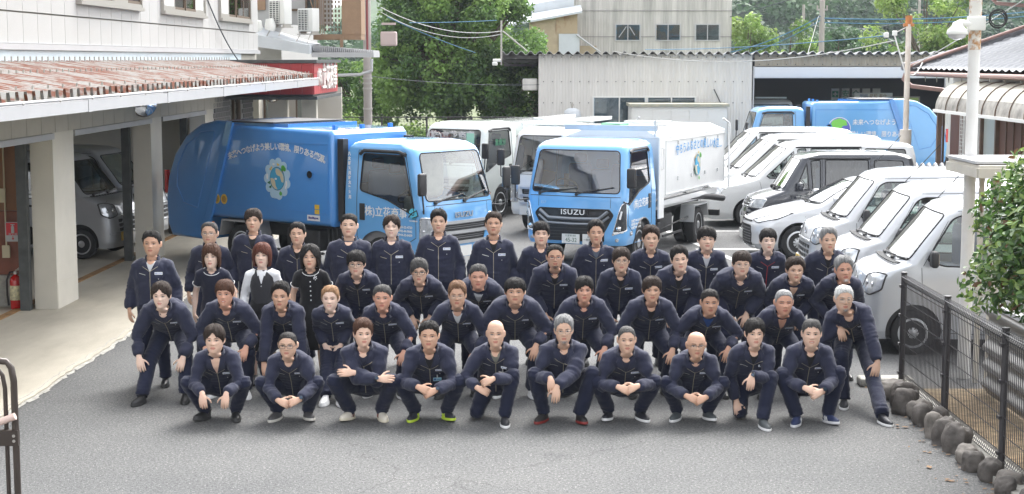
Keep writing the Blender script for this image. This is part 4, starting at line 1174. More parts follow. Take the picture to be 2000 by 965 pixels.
# ================================================================= vehicles
def paint(name, c, metal=0.0, rough=.3, coat=1.0):
    return mat(name, c, rough, metal, coat=coat, spec=.5, var=.045, scale=1.6, detail=6)
P_blue = paint('sky_blue_paint', (.14, .39, .73))
P_bluebox = paint('packer_blue_paint', (.065, .26, .64), rough=.28)
P_white = paint('white_vehicle_paint', (.72, .73, .73))
P_wbody = mat('white_body_paint', (.70, .71, .71), .5, var=.05, scale=1.5)
P_cream = paint('cream_vehicle_paint', (.66, .70, .68))
P_silver = paint('silver_paint', (.50, .52, .55), metal=.35, rough=.32)
P_silver2 = paint('light_silver_paint', (.60, .61, .635), metal=.3, rough=.32)
P_black = paint('blue_black_paint', (.012, .016, .028), rough=.2)
M_ws = glass_mat('windshield_glass', (.86, .92, .90), .12, 1.5)
M_sg = glass_mat('tinted_side_glass', (.74, .82, .78), .06, 1.5)
M_pg = glass_mat('privacy_glass', (.10, .12, .13), .07, 1.5)
M_tyre = mat('tyre_rubber', (.022, .022, .023), .85, bump=.2, bscale=40)
M_rim = mat('rim_silver', (.55, .56, .58), .35, metal=.7)
M_rimd = mat('rim_shadow', (.03, .03, .032), .6)
M_blackp = mat('black_plastic', (.025, .025, .027), .5)
M_chr = mat('chrome', (.75, .76, .78), .12, metal=1.0)
M_lamp = mat('lamp_lens', (.60, .63, .66), .08, metal=.45, coat=1, scale=9, c2=(.38, .40, .43), thr=(.4, .6))
M_lampd = mat('dark_lamp_lens', (.04, .045, .05), .08, coat=1)
M_amber = mat('amber_lens', (.7, .2, .02), .25, coat=.5)
M_seat = mat('blue_grey_seat', (.07, .10, .18), .85)
M_dash = mat('dashboard_grey', (.26, .26, .27), .7)
M_chas = mat('chassis_black', (.03, .03, .032), .6, var=.4, scale=5)
M_alus = mat('bright_aluminium', (.62, .63, .64), .35, metal=.6)
M_platew = mat('plate_white', (.7, .7, .68), .4)
M_platey = mat('plate_yellow', (.75, .5, .06), .4)
M_plateg = mat('plate_green_text', (.02, .1, .05), .5)
M_txtw = mat('print_white', (.8, .8, .8), .4)
M_txtb = mat('print_blue', (.03, .28, .62), .4)
M_txtk = mat('print_black', (.02, .02, .02), .4)

class Shell:
    """closed body skin: plan outline (front, rear, half width, corner radii) given per height"""
    def __init__(s, keys):
        k = np.array(keys, float).T
        s.z, s.xf, s.xr, s.w, s.rf, s.rr, s.bow = k
    def at(s, z): return [float(np.interp(z, s.z, a)) for a in (s.xf, s.xr, s.w, s.rf, s.rr, s.bow)]
    def side(s, x, z, sg=1):
        xf, xr, w, rf, rr, bow = s.at(z)
        w2 = w
        f0 = xf - bow - rf
        if x > f0: w2 = w - rf + math.sqrt(max(0, rf*rf - min(rf, x - f0) ** 2))
        r0 = xr + rr
        if x < r0: w2 = w - rr + math.sqrt(max(0, rr*rr - min(rr, r0 - x) ** 2))
        return Vector((x, sg * w2, z))
    def front(s, y, z):
        xf, xr, w, rf, rr, bow = s.at(z)
        x = xf - bow * (y / w) ** 2
        a = abs(y) - (w - rf)
        if a > 0: x = xf - bow * ((w - rf) / w) ** 2 - rf + math.sqrt(max(0, rf*rf - min(rf, a) ** 2))
        return Vector((x, y, z))
    def ring(s, z, nF, nC, nS, nR):
        xf, xr, w, rf, rr, bow = s.at(z)
        half = []
        for i in range(nR): half.append((xr, (w - rr) * i / nR))
        for i in range(nC): a = (PI / 2) * i / nC; half.append((xr + rr - rr * math.cos(a), w - rr + rr * math.sin(a)))
        x0, x1 = xr + rr, xf - bow * ((w - rf) / w) ** 2 - rf
        for i in range(nS): half.append((x0 + (x1 - x0) * i / nS, w))
        xb = xf - bow * ((w - rf) / w) ** 2
        for i in range(nC): a = (PI / 2) * i / nC; half.append((xb - rf + rf * math.sin(a), w - rf + rf * math.cos(a)))
        for i in range(nF + 1):
            y = (w - rf) * (1 - i / nF); half.append((xf - bow * (y / w) ** 2, y))
        full = half + [(x, -y) for x, y in reversed(half[1:-1])]
        return full
def inside(p, poly):
    c = False; n = len(poly); x, y = p
    for i in range(n):
        x1, y1 = poly[i]; x2, y2 = poly[i - 1]
        if (y1 > y) != (y2 > y) and x < (x2 - x1) * (y - y1) / (y2 - y1) + x1: c = not c
    return c
def nearest(p, poly):
    best = None
    for i in range(len(poly)):
        a, b = Vector(poly[i - 1]), Vector(poly[i]); d = b - a
        t = max(0, min(1, (Vector(p) - a).dot(d) / max(1e-9, d.length_squared)))
        q = a + d * t; L = (q - Vector(p)).length
        if best is None or L < best[0]: best = (L, q)
    return best[1]
def densify(poly, step=.05, closed=True):
    out = []
    n = len(poly)
    for i in range(n if closed else n - 1):
        a, b = Vector(poly[i]), Vector(poly[(i + 1) % n]); k = max(1, int((b - a).length / step))
        for j in range(k): out.append(tuple(a.lerp(b, j / k)))
    if not closed: out.append(tuple(poly[-1]))
    return out
def smooth_poly(poly, r=.05, k=4):
    out = []; n = len(poly)
    for i in range(n):
        p, a, b = Vector(poly[i]), Vector(poly[i - 1]), Vector(poly[(i + 1) % n])
        ra = min(r, (a - p).length * .45); rb = min(r, (b - p).length * .45)
        A, B = p + (a - p).normalized() * ra, p + (b - p).normalized() * rb
        for j in range(k + 1):
            t = j / k; q = A * (1 - t) ** 2 + p * 2 * t * (1 - t) + B * t ** 2; out.append((q.x, q.y))
    return out
def shell_body(root, sh, regions, arches, body_mat, dz=.045, ds=.05, name='body', front_n=22, trim=None):
    """regions: (name, 'side'|'front'|'left'|'right', polygon, material, inset, frame material or None)"""
    zs = sorted(set([float(z) for z in sh.z] + [float(z) for z in np.arange(sh.z[0], sh.z[-1], dz)]))
    zs = [z for i, z in enumerate(zs) if i == 0 or z - zs[i - 1] > .006]
    L = max(sh.xf) - min(sh.xr); nS = int(L / ds); nC, nR, nF = 5, 6, front_n
    rings = [sh.ring(z, nF, nC, nS, nR) for z in zs]
    n = len(rings[0])
    V = [[x, y, z] for z, r_ in zip(zs, rings) for x, y in r_]
    hl = nR + nC + nS + nC + nF + 1
    def group(j):
        """left side, front or right side of column j"""
        k = j if j < hl - 1 else (n - 1 - j)
        sg = 1 if j < hl - 1 else -1
        if k < nR + nC * .5: return 'rear'
        if k < nR + nC + nS + 1: return 'left' if sg > 0 else 'right'
        return 'front'
    owner = {}
    arch_cells = set()
    faces = [(i, j) for i in range(len(zs) - 1) for j in range(n)]
    def corners(i, j): return [i * n + j, i * n + (j + 1) % n, (i + 1) * n + (j + 1) % n, (i + 1) * n + j]
    items = []
    for (nm, g, poly, m, inset, fm) in regions:
        if g == 'side': items += [(nm, 'left', poly, m, inset, fm), (nm, 'right', poly, m, inset, fm)]
        elif g == 'both': items += [(nm, 'front', poly, m, inset, fm), (nm, 'front', [(-a, b) for a, b in poly], m, inset, fm)]
        else: items.append((nm, g, poly, m, inset, fm))
    for (ax, az, ar) in arches:
        c = [(ax + ar * math.cos(t), az + ar * math.sin(t)) for t in np.linspace(-.5, PI + .5, 30)] + [(ax - ar, -1), (ax + ar, -1)]
        items += [('arch', 'left', c, None, 0, trim), ('arch', 'right', c, None, 0, trim)]
    cen = {}
    for (i, j) in faces:
        q = corners(i, j); g = group(j)
        c = [sum(V[k][a] for k in q) / 4 for a in range(3)]
        p = (c[1], c[2]) if g == 'front' else (c[0], c[2])
        if g == 'rear': continue
        for idx, it in enumerate(items):
            if it[1] == g and inside(p, it[2]): owner[(i, j)] = idx; break
    vo = {}
    for (i, j) in faces:
        for k in corners(i, j): vo.setdefault(k, set()).add(owner.get((i, j), -1))
    moved = {}
    for k, s_ in vo.items():
        if len(s_) > 1:
            idx = max(s_); it = items[idx]
            v = V[k]
            if it[1] == 'front':
                q = nearest((v[1], v[2]), it[2])
                if (Vector(q) - Vector((v[1], v[2]))).length < .07: moved[k] = list(sh.front(q[0], q[1]))
            else:
                q = nearest((v[0], v[2]), it[2])
                if (Vector(q) - Vector((v[0], v[2]))).length < .07 and q[1] > zs[0] - .01:
                    moved[k] = list(sh.side(q[0], q[1], 1 if v[1] > 0 else -1))
    for k, p in moved.items(): V[k] = p
    mb = MB(); mb.v = [tuple(p) for p in V]
    for (i, j) in faces:
        if (i, j) in owner: continue
        mb.f.append(tuple(corners(i, j))); mb.m.append(0)
    mb.f.append(tuple((len(zs) - 1) * n + j for j in range(n))); mb.m.append(0)
    mb.f.append(tuple(range(n - 1, -1, -1))); mb.m.append(0)
    bm_ = mb.mesh(name, body_mat, 32)
    b = bmesh.new(); b.from_mesh(bm_)
    bmesh.ops.delete(b, geom=[v for v in b.verts if not v.link_faces], context='VERTS')
    b.to_mesh(bm_); b.free()
    body = link(name, bm_, root)
    for idx, it in enumerate(items):
        nm, g, poly, m, inset, fm = it
        cells = [c for c, o in owner.items() if o == idx]
        holder = body
        if m is not None and cells:
            r = MB(); ids = {}
            for (i, j) in cells:
                f = []
                for k in corners(i, j):
                    if k not in ids:
                        p = Vector(V[k]); 
                        if g == 'front': p.x -= inset
                        else: p.y -= inset * (1 if p.y > 0 else -1)
                        ids[k] = len(r.v); r.v.append(tuple(p))
                    f.append(ids[k])
                r.f.append(tuple(f)); r.m.append(0)
            holder = r.build(nm, m, root, smooth=40)
        if fm is not None:
            fr = MB()
            pl = densify(poly, .05)
            if nm == 'arch': pl = [p for p in densify(poly[:-2], .05, False) if p[1] > zs[0]]
            pts = [sh.front(p[0], p[1]) if g == 'front' else sh.side(p[0], p[1], 1 if g == 'left' else -1) for p in pl]
            if nm != 'arch': pts.append(pts[0]); pts.append(pts[1])
            if len(pts) > 2:
                fr.tube(pts, .011 if nm != 'arch' else .02, 6, caps=False)
                fr.build('frame' if nm != 'arch' else 'arch_trim', fm, holder, smooth=60)
    return body
def seam(root, sh, lines, r=.004, m=None, name='door_seam', sides=(1, -1)):
    for sg in sides:
        mb = MB()
        for ln in lines: mb.tube([sh.side(p[0], p[1], sg) for p in densify(ln, .06, False)], r, 5, caps=False)
        mb.build(name, m or M_blackp, root)

WM = {}
def wheel(root, x, y, z, r, w, style='steel', sg=1, dual=False):
    key = (r, w, style, sg)
    if key not in WM:
        R_ = r; ri = r * .66
        ty = MB().lathe([(ri, -w*.42), (ri + .02, -w*.5), (R_ - .03, -w*.5), (R_ - .006, -w*.42), (R_, -w*.3), (R_, w*.3), (R_ - .006, w*.42), (R_ - .03, w*.5), (ri + .02, w*.5), (ri, w*.42)], (0, 0, 0), 'y', 36).mesh('wheel', M_tyre, 40)
        rm = MB()
        o = sg * w * .5
        def ring(prof): rm.lathe([(a, sg * b) for a, b in prof], (0, 0, 0), 'y', 32, caps=False)
        ring([(ri + .005, w*.44), (ri - .012, w*.46), (ri - .03, w*.38), (ri - .035, w*.1)])
        dk = MB().lathe([(ri - .01, sg * w*.12), (.001, sg * w*.12)], (0, 0, 0), 'y', 28).mesh('rim_back', M_rimd)
        if style == 'steel':
            ring([(ri - .03, w*.3), (ri*.75, w*.26), (ri*.62, w*.36), (ri*.38, w*.38), (ri*.3, w*.46), (.001, w*.47)])
            for k in range(10):
                a = 2*PI*k/10
                rm.cyl((ri*.80*math.cos(a), sg*w*.30, ri*.80*math.sin(a)), (ri*.80*math.cos(a), sg*w*.335, ri*.80*math.sin(a)), ri*.12, n=10, m=1)
        else:
            k_ = 7 if style == 'cover7' else 9
            for k in range(k_):
                a = 2*PI*k/k_; da = (PI/k_) * .62
                pts = []
                for (rr_, dd) in ((ri*.22, da*1.6), (ri*.55, da*.9), (ri*.95, da*1.15)):
                    pts.append((rr_, a - dd)); 
                for (rr_, dd) in ((ri*.95, da*1.15), (ri*.55, da*.9), (ri*.22, da*1.6)):
                    pts.append((rr_, a + dd))
                rm.add([(q*math.sin(t), sg*(w*.47 - .02*(q/ri)), q*math.cos(t)) for q, t in pts] + [(q*math.sin(t), sg*(w*.3), q*math.cos(t)) for q, t in pts],
                       [tuple(range(6)), (0, 1, 7, 6), (1, 2, 8, 7), (3, 4, 10, 9), (4, 5, 11, 10)])
            ring([(ri*.24, w*.3), (ri*.24, w*.48), (ri*.18, w*.51), (.001, w*.515)])
            ring([(ri*.99, w*.44), (ri*.88, w*.47), (ri*.86, w*.3)])
        WM[key] = (ty, rm.mesh('rim', [M_rim, M_rimd], 40), dk)
    ty, rm, dk = WM[key]
    t = link('wheel', ty, root, (x, y, z)); rr_ = link('rim', rm, t); 
    link('rim_back', dk, t)
    return t

def seat(mb, x, y, z, k=1.0):
    mb.rbox((x - .25, y - .23, z - .45), (x + .22, y + .23, z), .06).rbox((x - .33, y - .22, z - .1), (x - .20, y + .22, z + .5*k), .06).rbox((x - .32, y - .12, z + .52*k), (x - .23, y + .12, z + .68*k), .04)
def steering(root, x, y, z, r=.19, tilt=35):
    mb = MB(); pts = []
    for k in range(25):
        a = 2*PI*k/24
        p = Vector((0, r*math.cos(a), r*math.sin(a))); p.rotate(Matrix.Rotation(R(tilt), 3, 'Y')); pts.append(p + Vector((x, y, z)))
    mb.tube(pts, .014, 6, caps=False)
    mb.tube([(x, y, z), (x + .3, y, z - .35)], .03, 8)
    mb.tube([pts[0], (x + .01, y, z), pts[12]], .012, 5)
    mb.build('steering_wheel', M_blackp, root, smooth=60)
def mirror_arm(root, base, head, size=(.06, .16, .36), m=None, tilt=0.0):
    b, h = Vector(base), Vector(head)
    o = MB().rbox((-size[0]/2, -size[1]/2, -size[2]/2), (size[0]/2, size[1]/2, size[2]/2), .035).build('mirror', m or M_blackp, root, smooth=50, loc=tuple(h), rot=(0, 0, tilt))
    MB().box((-size[0]/2 - .002, -size[1]/2 + .02, -size[2]/2 + .02), (-size[0]/2 + .001, size[1]/2 - .02, size[2]/2 - .02)).build('mirror_glass', M_chr, o)
    return o
def number_plate(root, x, y, z, w, h, kind, top='', num='', rz=0, tilt=0):
    m = M_platew if kind == 'w' else M_platey
    tm = M_plateg if kind == 'w' else M_txtk
    p = MB().rbox((0, -w/2, -h/2), (.012, w/2, h/2), .004).build('number_plate', m, root, loc=(x, y, z), rot=(0, tilt, rz))
    if num: text('lettering', num, h * .62, tm, p, (.0135, .01, -h * .14), (0, 1, 0), (0, 0, 1), depth=.0006, sx=.9)
    if top: text('lettering', top, h * .26, tm, p, (.0135, 0, h * .32), (0, 1, 0), (0, 0, 1), depth=.0006)
    return p
def wipers(root, sh, spec, m=None):
    for (y0, z0, y1, z1) in spec:
        a, b = sh.front(y0, z0) + Vector((.03, 0, 0)), sh.front(y1, z1) + Vector((.025, 0, .0))
        MB().tube([a, a.lerp(b, .5) + Vector((.02, 0, .02)), b], .01, 6).tube([b - (b - a) * .55, b + (b - a) * .25], .009, 6).cyl(a - Vector((.03, 0, 0)), a + Vector((.01, 0, 0)), .025, n=10).build('wiper', m or M_blackp, root)

# ------------------------------------------------ kei van
def kei_van(label, loc, rz, pm, plate='y', group='silver delivery vans', antenna=True, full=True, cat='van'):
    t = thing('parked_van', label, cat, loc, rz, group)
    keys = [(.20, -.05, -3.36, .70, .20, .12, .05), (.30, .0, -3.39, .725, .22, .12, .06), (.56, .0, -3.39, .735, .22, .10, .06), (.80, -.03, -3.39, .737, .20, .10, .06), (.97, -.09, -3.385, .735, .20, .10, .07),
            (1.03, -.16, -3.38, .73, .20, .10, .08), (1.085, -.32, -3.375, .725, .20, .10, .06), (1.12, -.47, -3.37, .72, .16, .10, .05), (1.45, -.74, -3.35, .69, .12, .09, .045), (1.72, -.96, -3.32, .655, .12, .09, .04),
            (1.80, -1.06, -3.29, .63, .14, .12, .03), (1.85, -1.20, -3.22, .57, .2, .2, .03), (1.885, -1.5, -3.0, .44, .25, .25, .02), (1.90, -2.0, -2.6, .2, .15, .15, .0)]
    sh = Shell(keys)
    ws = smooth_poly([(-.64, 1.16), (.64, 1.16), (.585, 1.72), (-.585, 1.72)], .06)
    fw = smooth_poly([(-.98, 1.10), (-.76, 1.17), (-1.06, 1.66), (-1.16, 1.71), (-1.64, 1.71), (-1.66, 1.08)], .05)
    rw = smooth_poly([(-1.76, 1.08), (-1.76, 1.71), (-2.48, 1.71), (-2.50, 1.08)], .05)
    qw = smooth_poly([(-2.60, 1.10), (-2.60, 1.70), (-3.18, 1.68), (-3.20, 1.12)], .05)
    hl = smooth_poly([(.42, .78), (.43, .96), (.60, 1.01), (.725, 1.0), (.732, .80), (.66, .74)], .03)
    grille = [(-.40, .50), (.40, .50), (.42, .74), (-.42, .74)]
    regs = [('windshield', 'front', ws, M_ws, .0, M_rub), ('door_window', 'side', fw, M_sg, .008, M_rub), ('side_window', 'side', rw, M_pg if not full else M_sg, .008, M_rub), ('quarter_window', 'side', qw, M_sg, .008, M_rub),
            ('headlight', 'both', hl, M_lamp, -.006, M_blackp)]
    shell_body(t, sh, regs, [(-.62, .29, .34), (-3.0 + .08, .29, .34)], pm)
    # grille slots, bumper line, badge
    mb = MB()
    for zz in (.52, .60, .68):
        for k in range(5):
            y = -.34 + k * .17
            p = sh.front(y, zz); mb.box((p.x - .01, y - .07, zz - .028), (p.x + .006, y + .07, zz + .028))
    mb.build('grille', M_blackp, t)
    mb = MB()
    mb.tube([sh.front(y, .455) + Vector((.012, 0, 0)) for y in np.linspace(-.66, .66, 24)], .02, 6).tube([sh.front(y, .77) + Vector((.01, 0, 0)) for y in np.linspace(-.44, .44, 18)], .018, 6)
    mb.build('bumper_trim', pm, t, smooth=60)
    p = sh.front(0, .90)
    MB().lathe([(.045, 0), (.055, .008), (.035, .01), (.03, .004)], (p.x + .01, 0, .9), 'x', 20).tube([(p.x + .016, -.02, .89), (p.x + .018, .0, .925), (p.x + .016, .02, .88)], .006, 5).build('badge', M_chr, t)
    if plate: number_plate(t, .012, -.26, .40, .33, .165, plate)
    MB().box((-.16, -.62, 1.04), (-.155, -.6, 1.05)).build('hood_gap', M_blackp, t)
    for sg in (1, -1):
        for (yy, zz, r_) in ((.52, .87, .045), (.655, .865, .035)):
            p = sh.front(sg*yy, zz); MB().lathe([(r_, .004), (r_*.8, .016), (r_*.3, .012), (.001, .02)], (p.x, p.y, p.z), 'x', 16).build('headlight_bowl', M_chr, t, smooth=50)
    # cowl and wipers
    mb = MB()
    for k in range(12):
        y = -.6 + k * .1; p = sh.front(y, 1.115); mb.box((p.x + .0, y, 1.115), (p.x + .09, y + .05, 1.128))
    mb.build('cowl_vents', M_blackp, t)
    wipers(t, sh, [(-.45, 1.14, .05, 1.17), (.1, 1.14, .55, 1.18)])
    seam(t, sh, [[(-.70, 1.08), (-.72, .62), (-.98, .30)], [(-1.70, 1.75), (-1.70, .26)], [(-2.55, 1.75), (-2.55, .8)], [(-.98, .28), (-1.70, .25)], [(-1.70, .25), (-2.5, .25)], [(-.72, 1.10), (-1.08, 1.76), (-2.55, 1.78)]])
    for sg in (1, -1):
        MB().rbox((-1.62, sg*.735, .93), (-1.46, sg*.76, .965), .01).rbox((-1.92, sg*.735, .93), (-1.78, sg*.76, .965), .01).build('door_handle', M_blackp if not full else pm, t)
        a = sh.side(-.84, 1.14, sg)
        mirror_arm(t, a, a + Vector((.02, sg*.13, .06)), (.09, .16, .20))
        MB().tube([a, a + Vector((.02, sg*.1, .0))], .03, 8).build('mirror_stay', M_blackp, t)
        for ax in (-.62, -2.92): wheel(t, ax, sg*.645, .275, .275, .155, 'cover7' if full else 'steel', sg)
    i_ = MB()
    seat(i_, -1.15, .34, 1.0); seat(i_, -1.15, -.34, 1.0)
    i_.box((-2.4, -.6, 1.0), (-2.3, .6, 1.3)).box((-1.6, -.66, .96), (-.5, .66, .98))
    i_.build('seats', M_seat, t, smooth=50)
    MB().rbox((-.92, -.62, .9), (-.52, .62, 1.12), .05).build('dashboard', M_dash, t, smooth=50)
    steering(t, -.98, -.34, 1.14)
    MB().box((-3.3, -.66, .22), (-.15, .66, .94)).build('floor_tub', M_blackp, t)
    if antenna: MB().tube([sh.side(-1.12, 1.75, -1), sh.side(-1.12, 1.75, -1) + Vector((-.55, .04, .62))], .006, 5).build('antenna', M_blackp, t)
    return t
# world yaw: vehicle +x points along (cos rz, sin rz)
kei_van('nearest silver van, its front wheel behind the mesh fence corner', (4.30, 19.85, 0), PI - R(2), P_silver, 'y')
kei_van('second silver van from the fence, nose behind grey haired man', (4.50, 22.35, 0), PI - R(1), P_silver2, 'y')
kei_van('third silver van from the fence, next to the silver sedan', (4.62, 25.1, 0), PI, P_silver2, 'y')
gv1 = kei_van('silver van in the garage bay, yellow plate and wheel visible', (-6.95, 28.75, .036), R(-11), P_silver, 'y', group='silver vans in the garage', antenna=False, full=False)
kei_van('silver van parked deeper, behind the other garage van', (-6.85, 30.9, .036), R(-9), P_silver, 'y', group='silver vans in the garage', antenna=False, full=False)
kei_van('van whose silver nose shows beside the garage pillar', (-8.55, 26.9, .036), 0, P_silver, None, group='silver vans in the garage', antenna=False, full=False) if False else None

# ------------------------------------------------ sedan
def sedan(label, loc, rz, pm):
    t = thing('parked_sedan', label, 'car', loc, rz)
    keys = [(.18, -.10, -4.28, .76, .30, .25, .16), (.30, -.02, -4.36, .82, .34, .28, .18), (.50, .0, -4.40, .845, .36, .3, .18), (.62, -.03, -4.40, .845, .36, .3, .19), (.70, -.09, -4.39, .84, .34, .3, .2), (.76, -.22, -4.38, .83, .3, .3, .2),
            (.84, -.50, -4.37, .82, .28, .28, .16), (.92, -.86, -4.34, .80, .25, .26, .14), (.97, -1.10, -4.25, .78, .22, .24, .12), (1.02, -1.22, -3.95, .76, .18, .2, .10), (1.2, -1.52, -3.68, .70, .16, .18, .09), (1.36, -1.85, -3.40, .63, .16, .18, .07),
            (1.42, -2.05, -3.18, .57, .2, .2, .05), (1.455, -2.35, -2.95, .42, .2, .2, .03), (1.47, -2.6, -2.8, .2, .08, .08, 0)]
    sh = Shell(keys)
    ws = smooth_poly([(-.70, 1.0), (.70, 1.0), (.56, 1.38), (-.56, 1.38)], .06)
    fw = smooth_poly([(-1.52, .98), (-1.62, 1.08), (-2.02, 1.36), (-2.50, 1.38), (-2.52, .98)], .04)
    rw = smooth_poly([(-2.60, .98), (-2.58, 1.38), (-3.05, 1.34), (-3.38, 1.15), (-3.45, .99)], .04)
    hl = smooth_poly([(.42, .70), (.60, .79), (.80, .86), (.83, .74), (.70, .665)], .02)
    gr = smooth_poly([(-.52, .26), (.52, .26), (.60, .48), (.50, .60), (-.50, .60), (-.60, .48)], .04)
    sh_regs = [('windshield', 'front', ws, M_ws, 0, M_rub), ('door_window', 'side', fw, M_sg, .008, M_rub), ('rear_window', 'side', rw, M_sg, .008, M_rub), ('headlight', 'both', hl, M_lamp, -.006, M_blackp), ('grille', 'front', gr, M_blackp, .02, M_blackp)]
    shell_body(t, sh, sh_regs, [(-.90, .315, .37), (-3.5, .315, .37)], pm)
    # wrap-round part of the headlight and upper grille bar
    for sg in (1, -1):
        MB().add([sh.side(-.28, .74, sg) + Vector((0, sg*.01, 0)), sh.side(-.38, .70, sg) + Vector((0, sg*.01, 0)), sh.side(-.70, .80, sg) + Vector((0, sg*.006, 0)), sh.side(-.74, .835, sg) + Vector((0, sg*.004, 0)), sh.side(-.5, .80, sg) + Vector((0, sg*.01, 0))], [(0, 1, 2, 3, 4)]).build('headlight_wrap', M_lamp, t)
    mb = MB()
    for zz in (.30, .35, .40, .45, .50, .55): mb.tube([sh.front(y, zz) - Vector((.01, 0, 0)) for y in np.linspace(-.52, .52, 12)], .006, 5)
    mb.build('grille_bars', M_dash, t)
    MB().tube([sh.front(y, .68) + Vector((.012, 0, 0)) for y in np.linspace(-.42, .42, 16)], .018, 6).build('upper_grille', M_blackp, t)
    MB().lathe([(.05, 0), (.05, .01), (.03, .012)], (sh.front(0, .69).x + .02, 0, .69), 'x', 20).build('badge', M_chr, t)
    number_plate(t, .014, 0, .42, .33, .165, 'w')
    MB().tube([sh.front(y, .225) + Vector((.01, 0, 0)) for y in np.linspace(-.62, .62, 16)], .02, 6).build('bumper_lip', M_chr, t)
    wipers(t, sh, [(-.5, 1.0, .0, 1.03), (.05, 1.0, .55, 1.03)])
    seam(t, sh, [[(-1.30, .96), (-1.34, .5), (-1.42, .22)], [(-2.55, 1.40), (-2.56, .24)], [(-1.42, .22), (-2.56, .22), (-3.2, .24)], [(-3.4, 1.0), (-3.3, .7), (-3.1, .5)]])
    for sg in (1, -1):
        MB().rbox((-2.42, sg*.825, .83), (-2.26, sg*.85, .86), .01).rbox((-3.2, sg*.825, .84), (-3.04, sg*.85, .87), .01).build('door_handle', pm, t)
        a = sh.side(-1.60, 1.0, sg)
        mm = mirror_arm(t, a, a + Vector((.06, sg*.16, .08)), (.12, .22, .14), pm)
        MB().tube([a, a + Vector((.04, sg*.1, .02))], .035, 8).build('mirror_base', M_blackp, t)
        for ax in (-.90, -3.5): wheel(t, ax, sg*.735, .315, .315, .185, 'cover9', sg)
    i_ = MB(); seat(i_, -2.0, .36, .72, .9); seat(i_, -2.0, -.36, .72, .9); i_.box((-3.2, -.6, .7), (-3.0, .6, 1.15))
    i_.build('seats', M_seat, t, smooth=50)
    MB().rbox((-1.75, -.66, .8), (-1.25, .66, .98), .05).build('dashboard', M_dash, t, smooth=50)
    steering(t, -1.78, -.36, .98)
    MB().box((-4.1, -.7, .2), (-.5, .7, .62)).build('floor_tub', M_blackp, t)
    return t
sedan('silver sedan between the black wagon and third silver van', (4.25, 29.15, 0), PI, P_silver2)

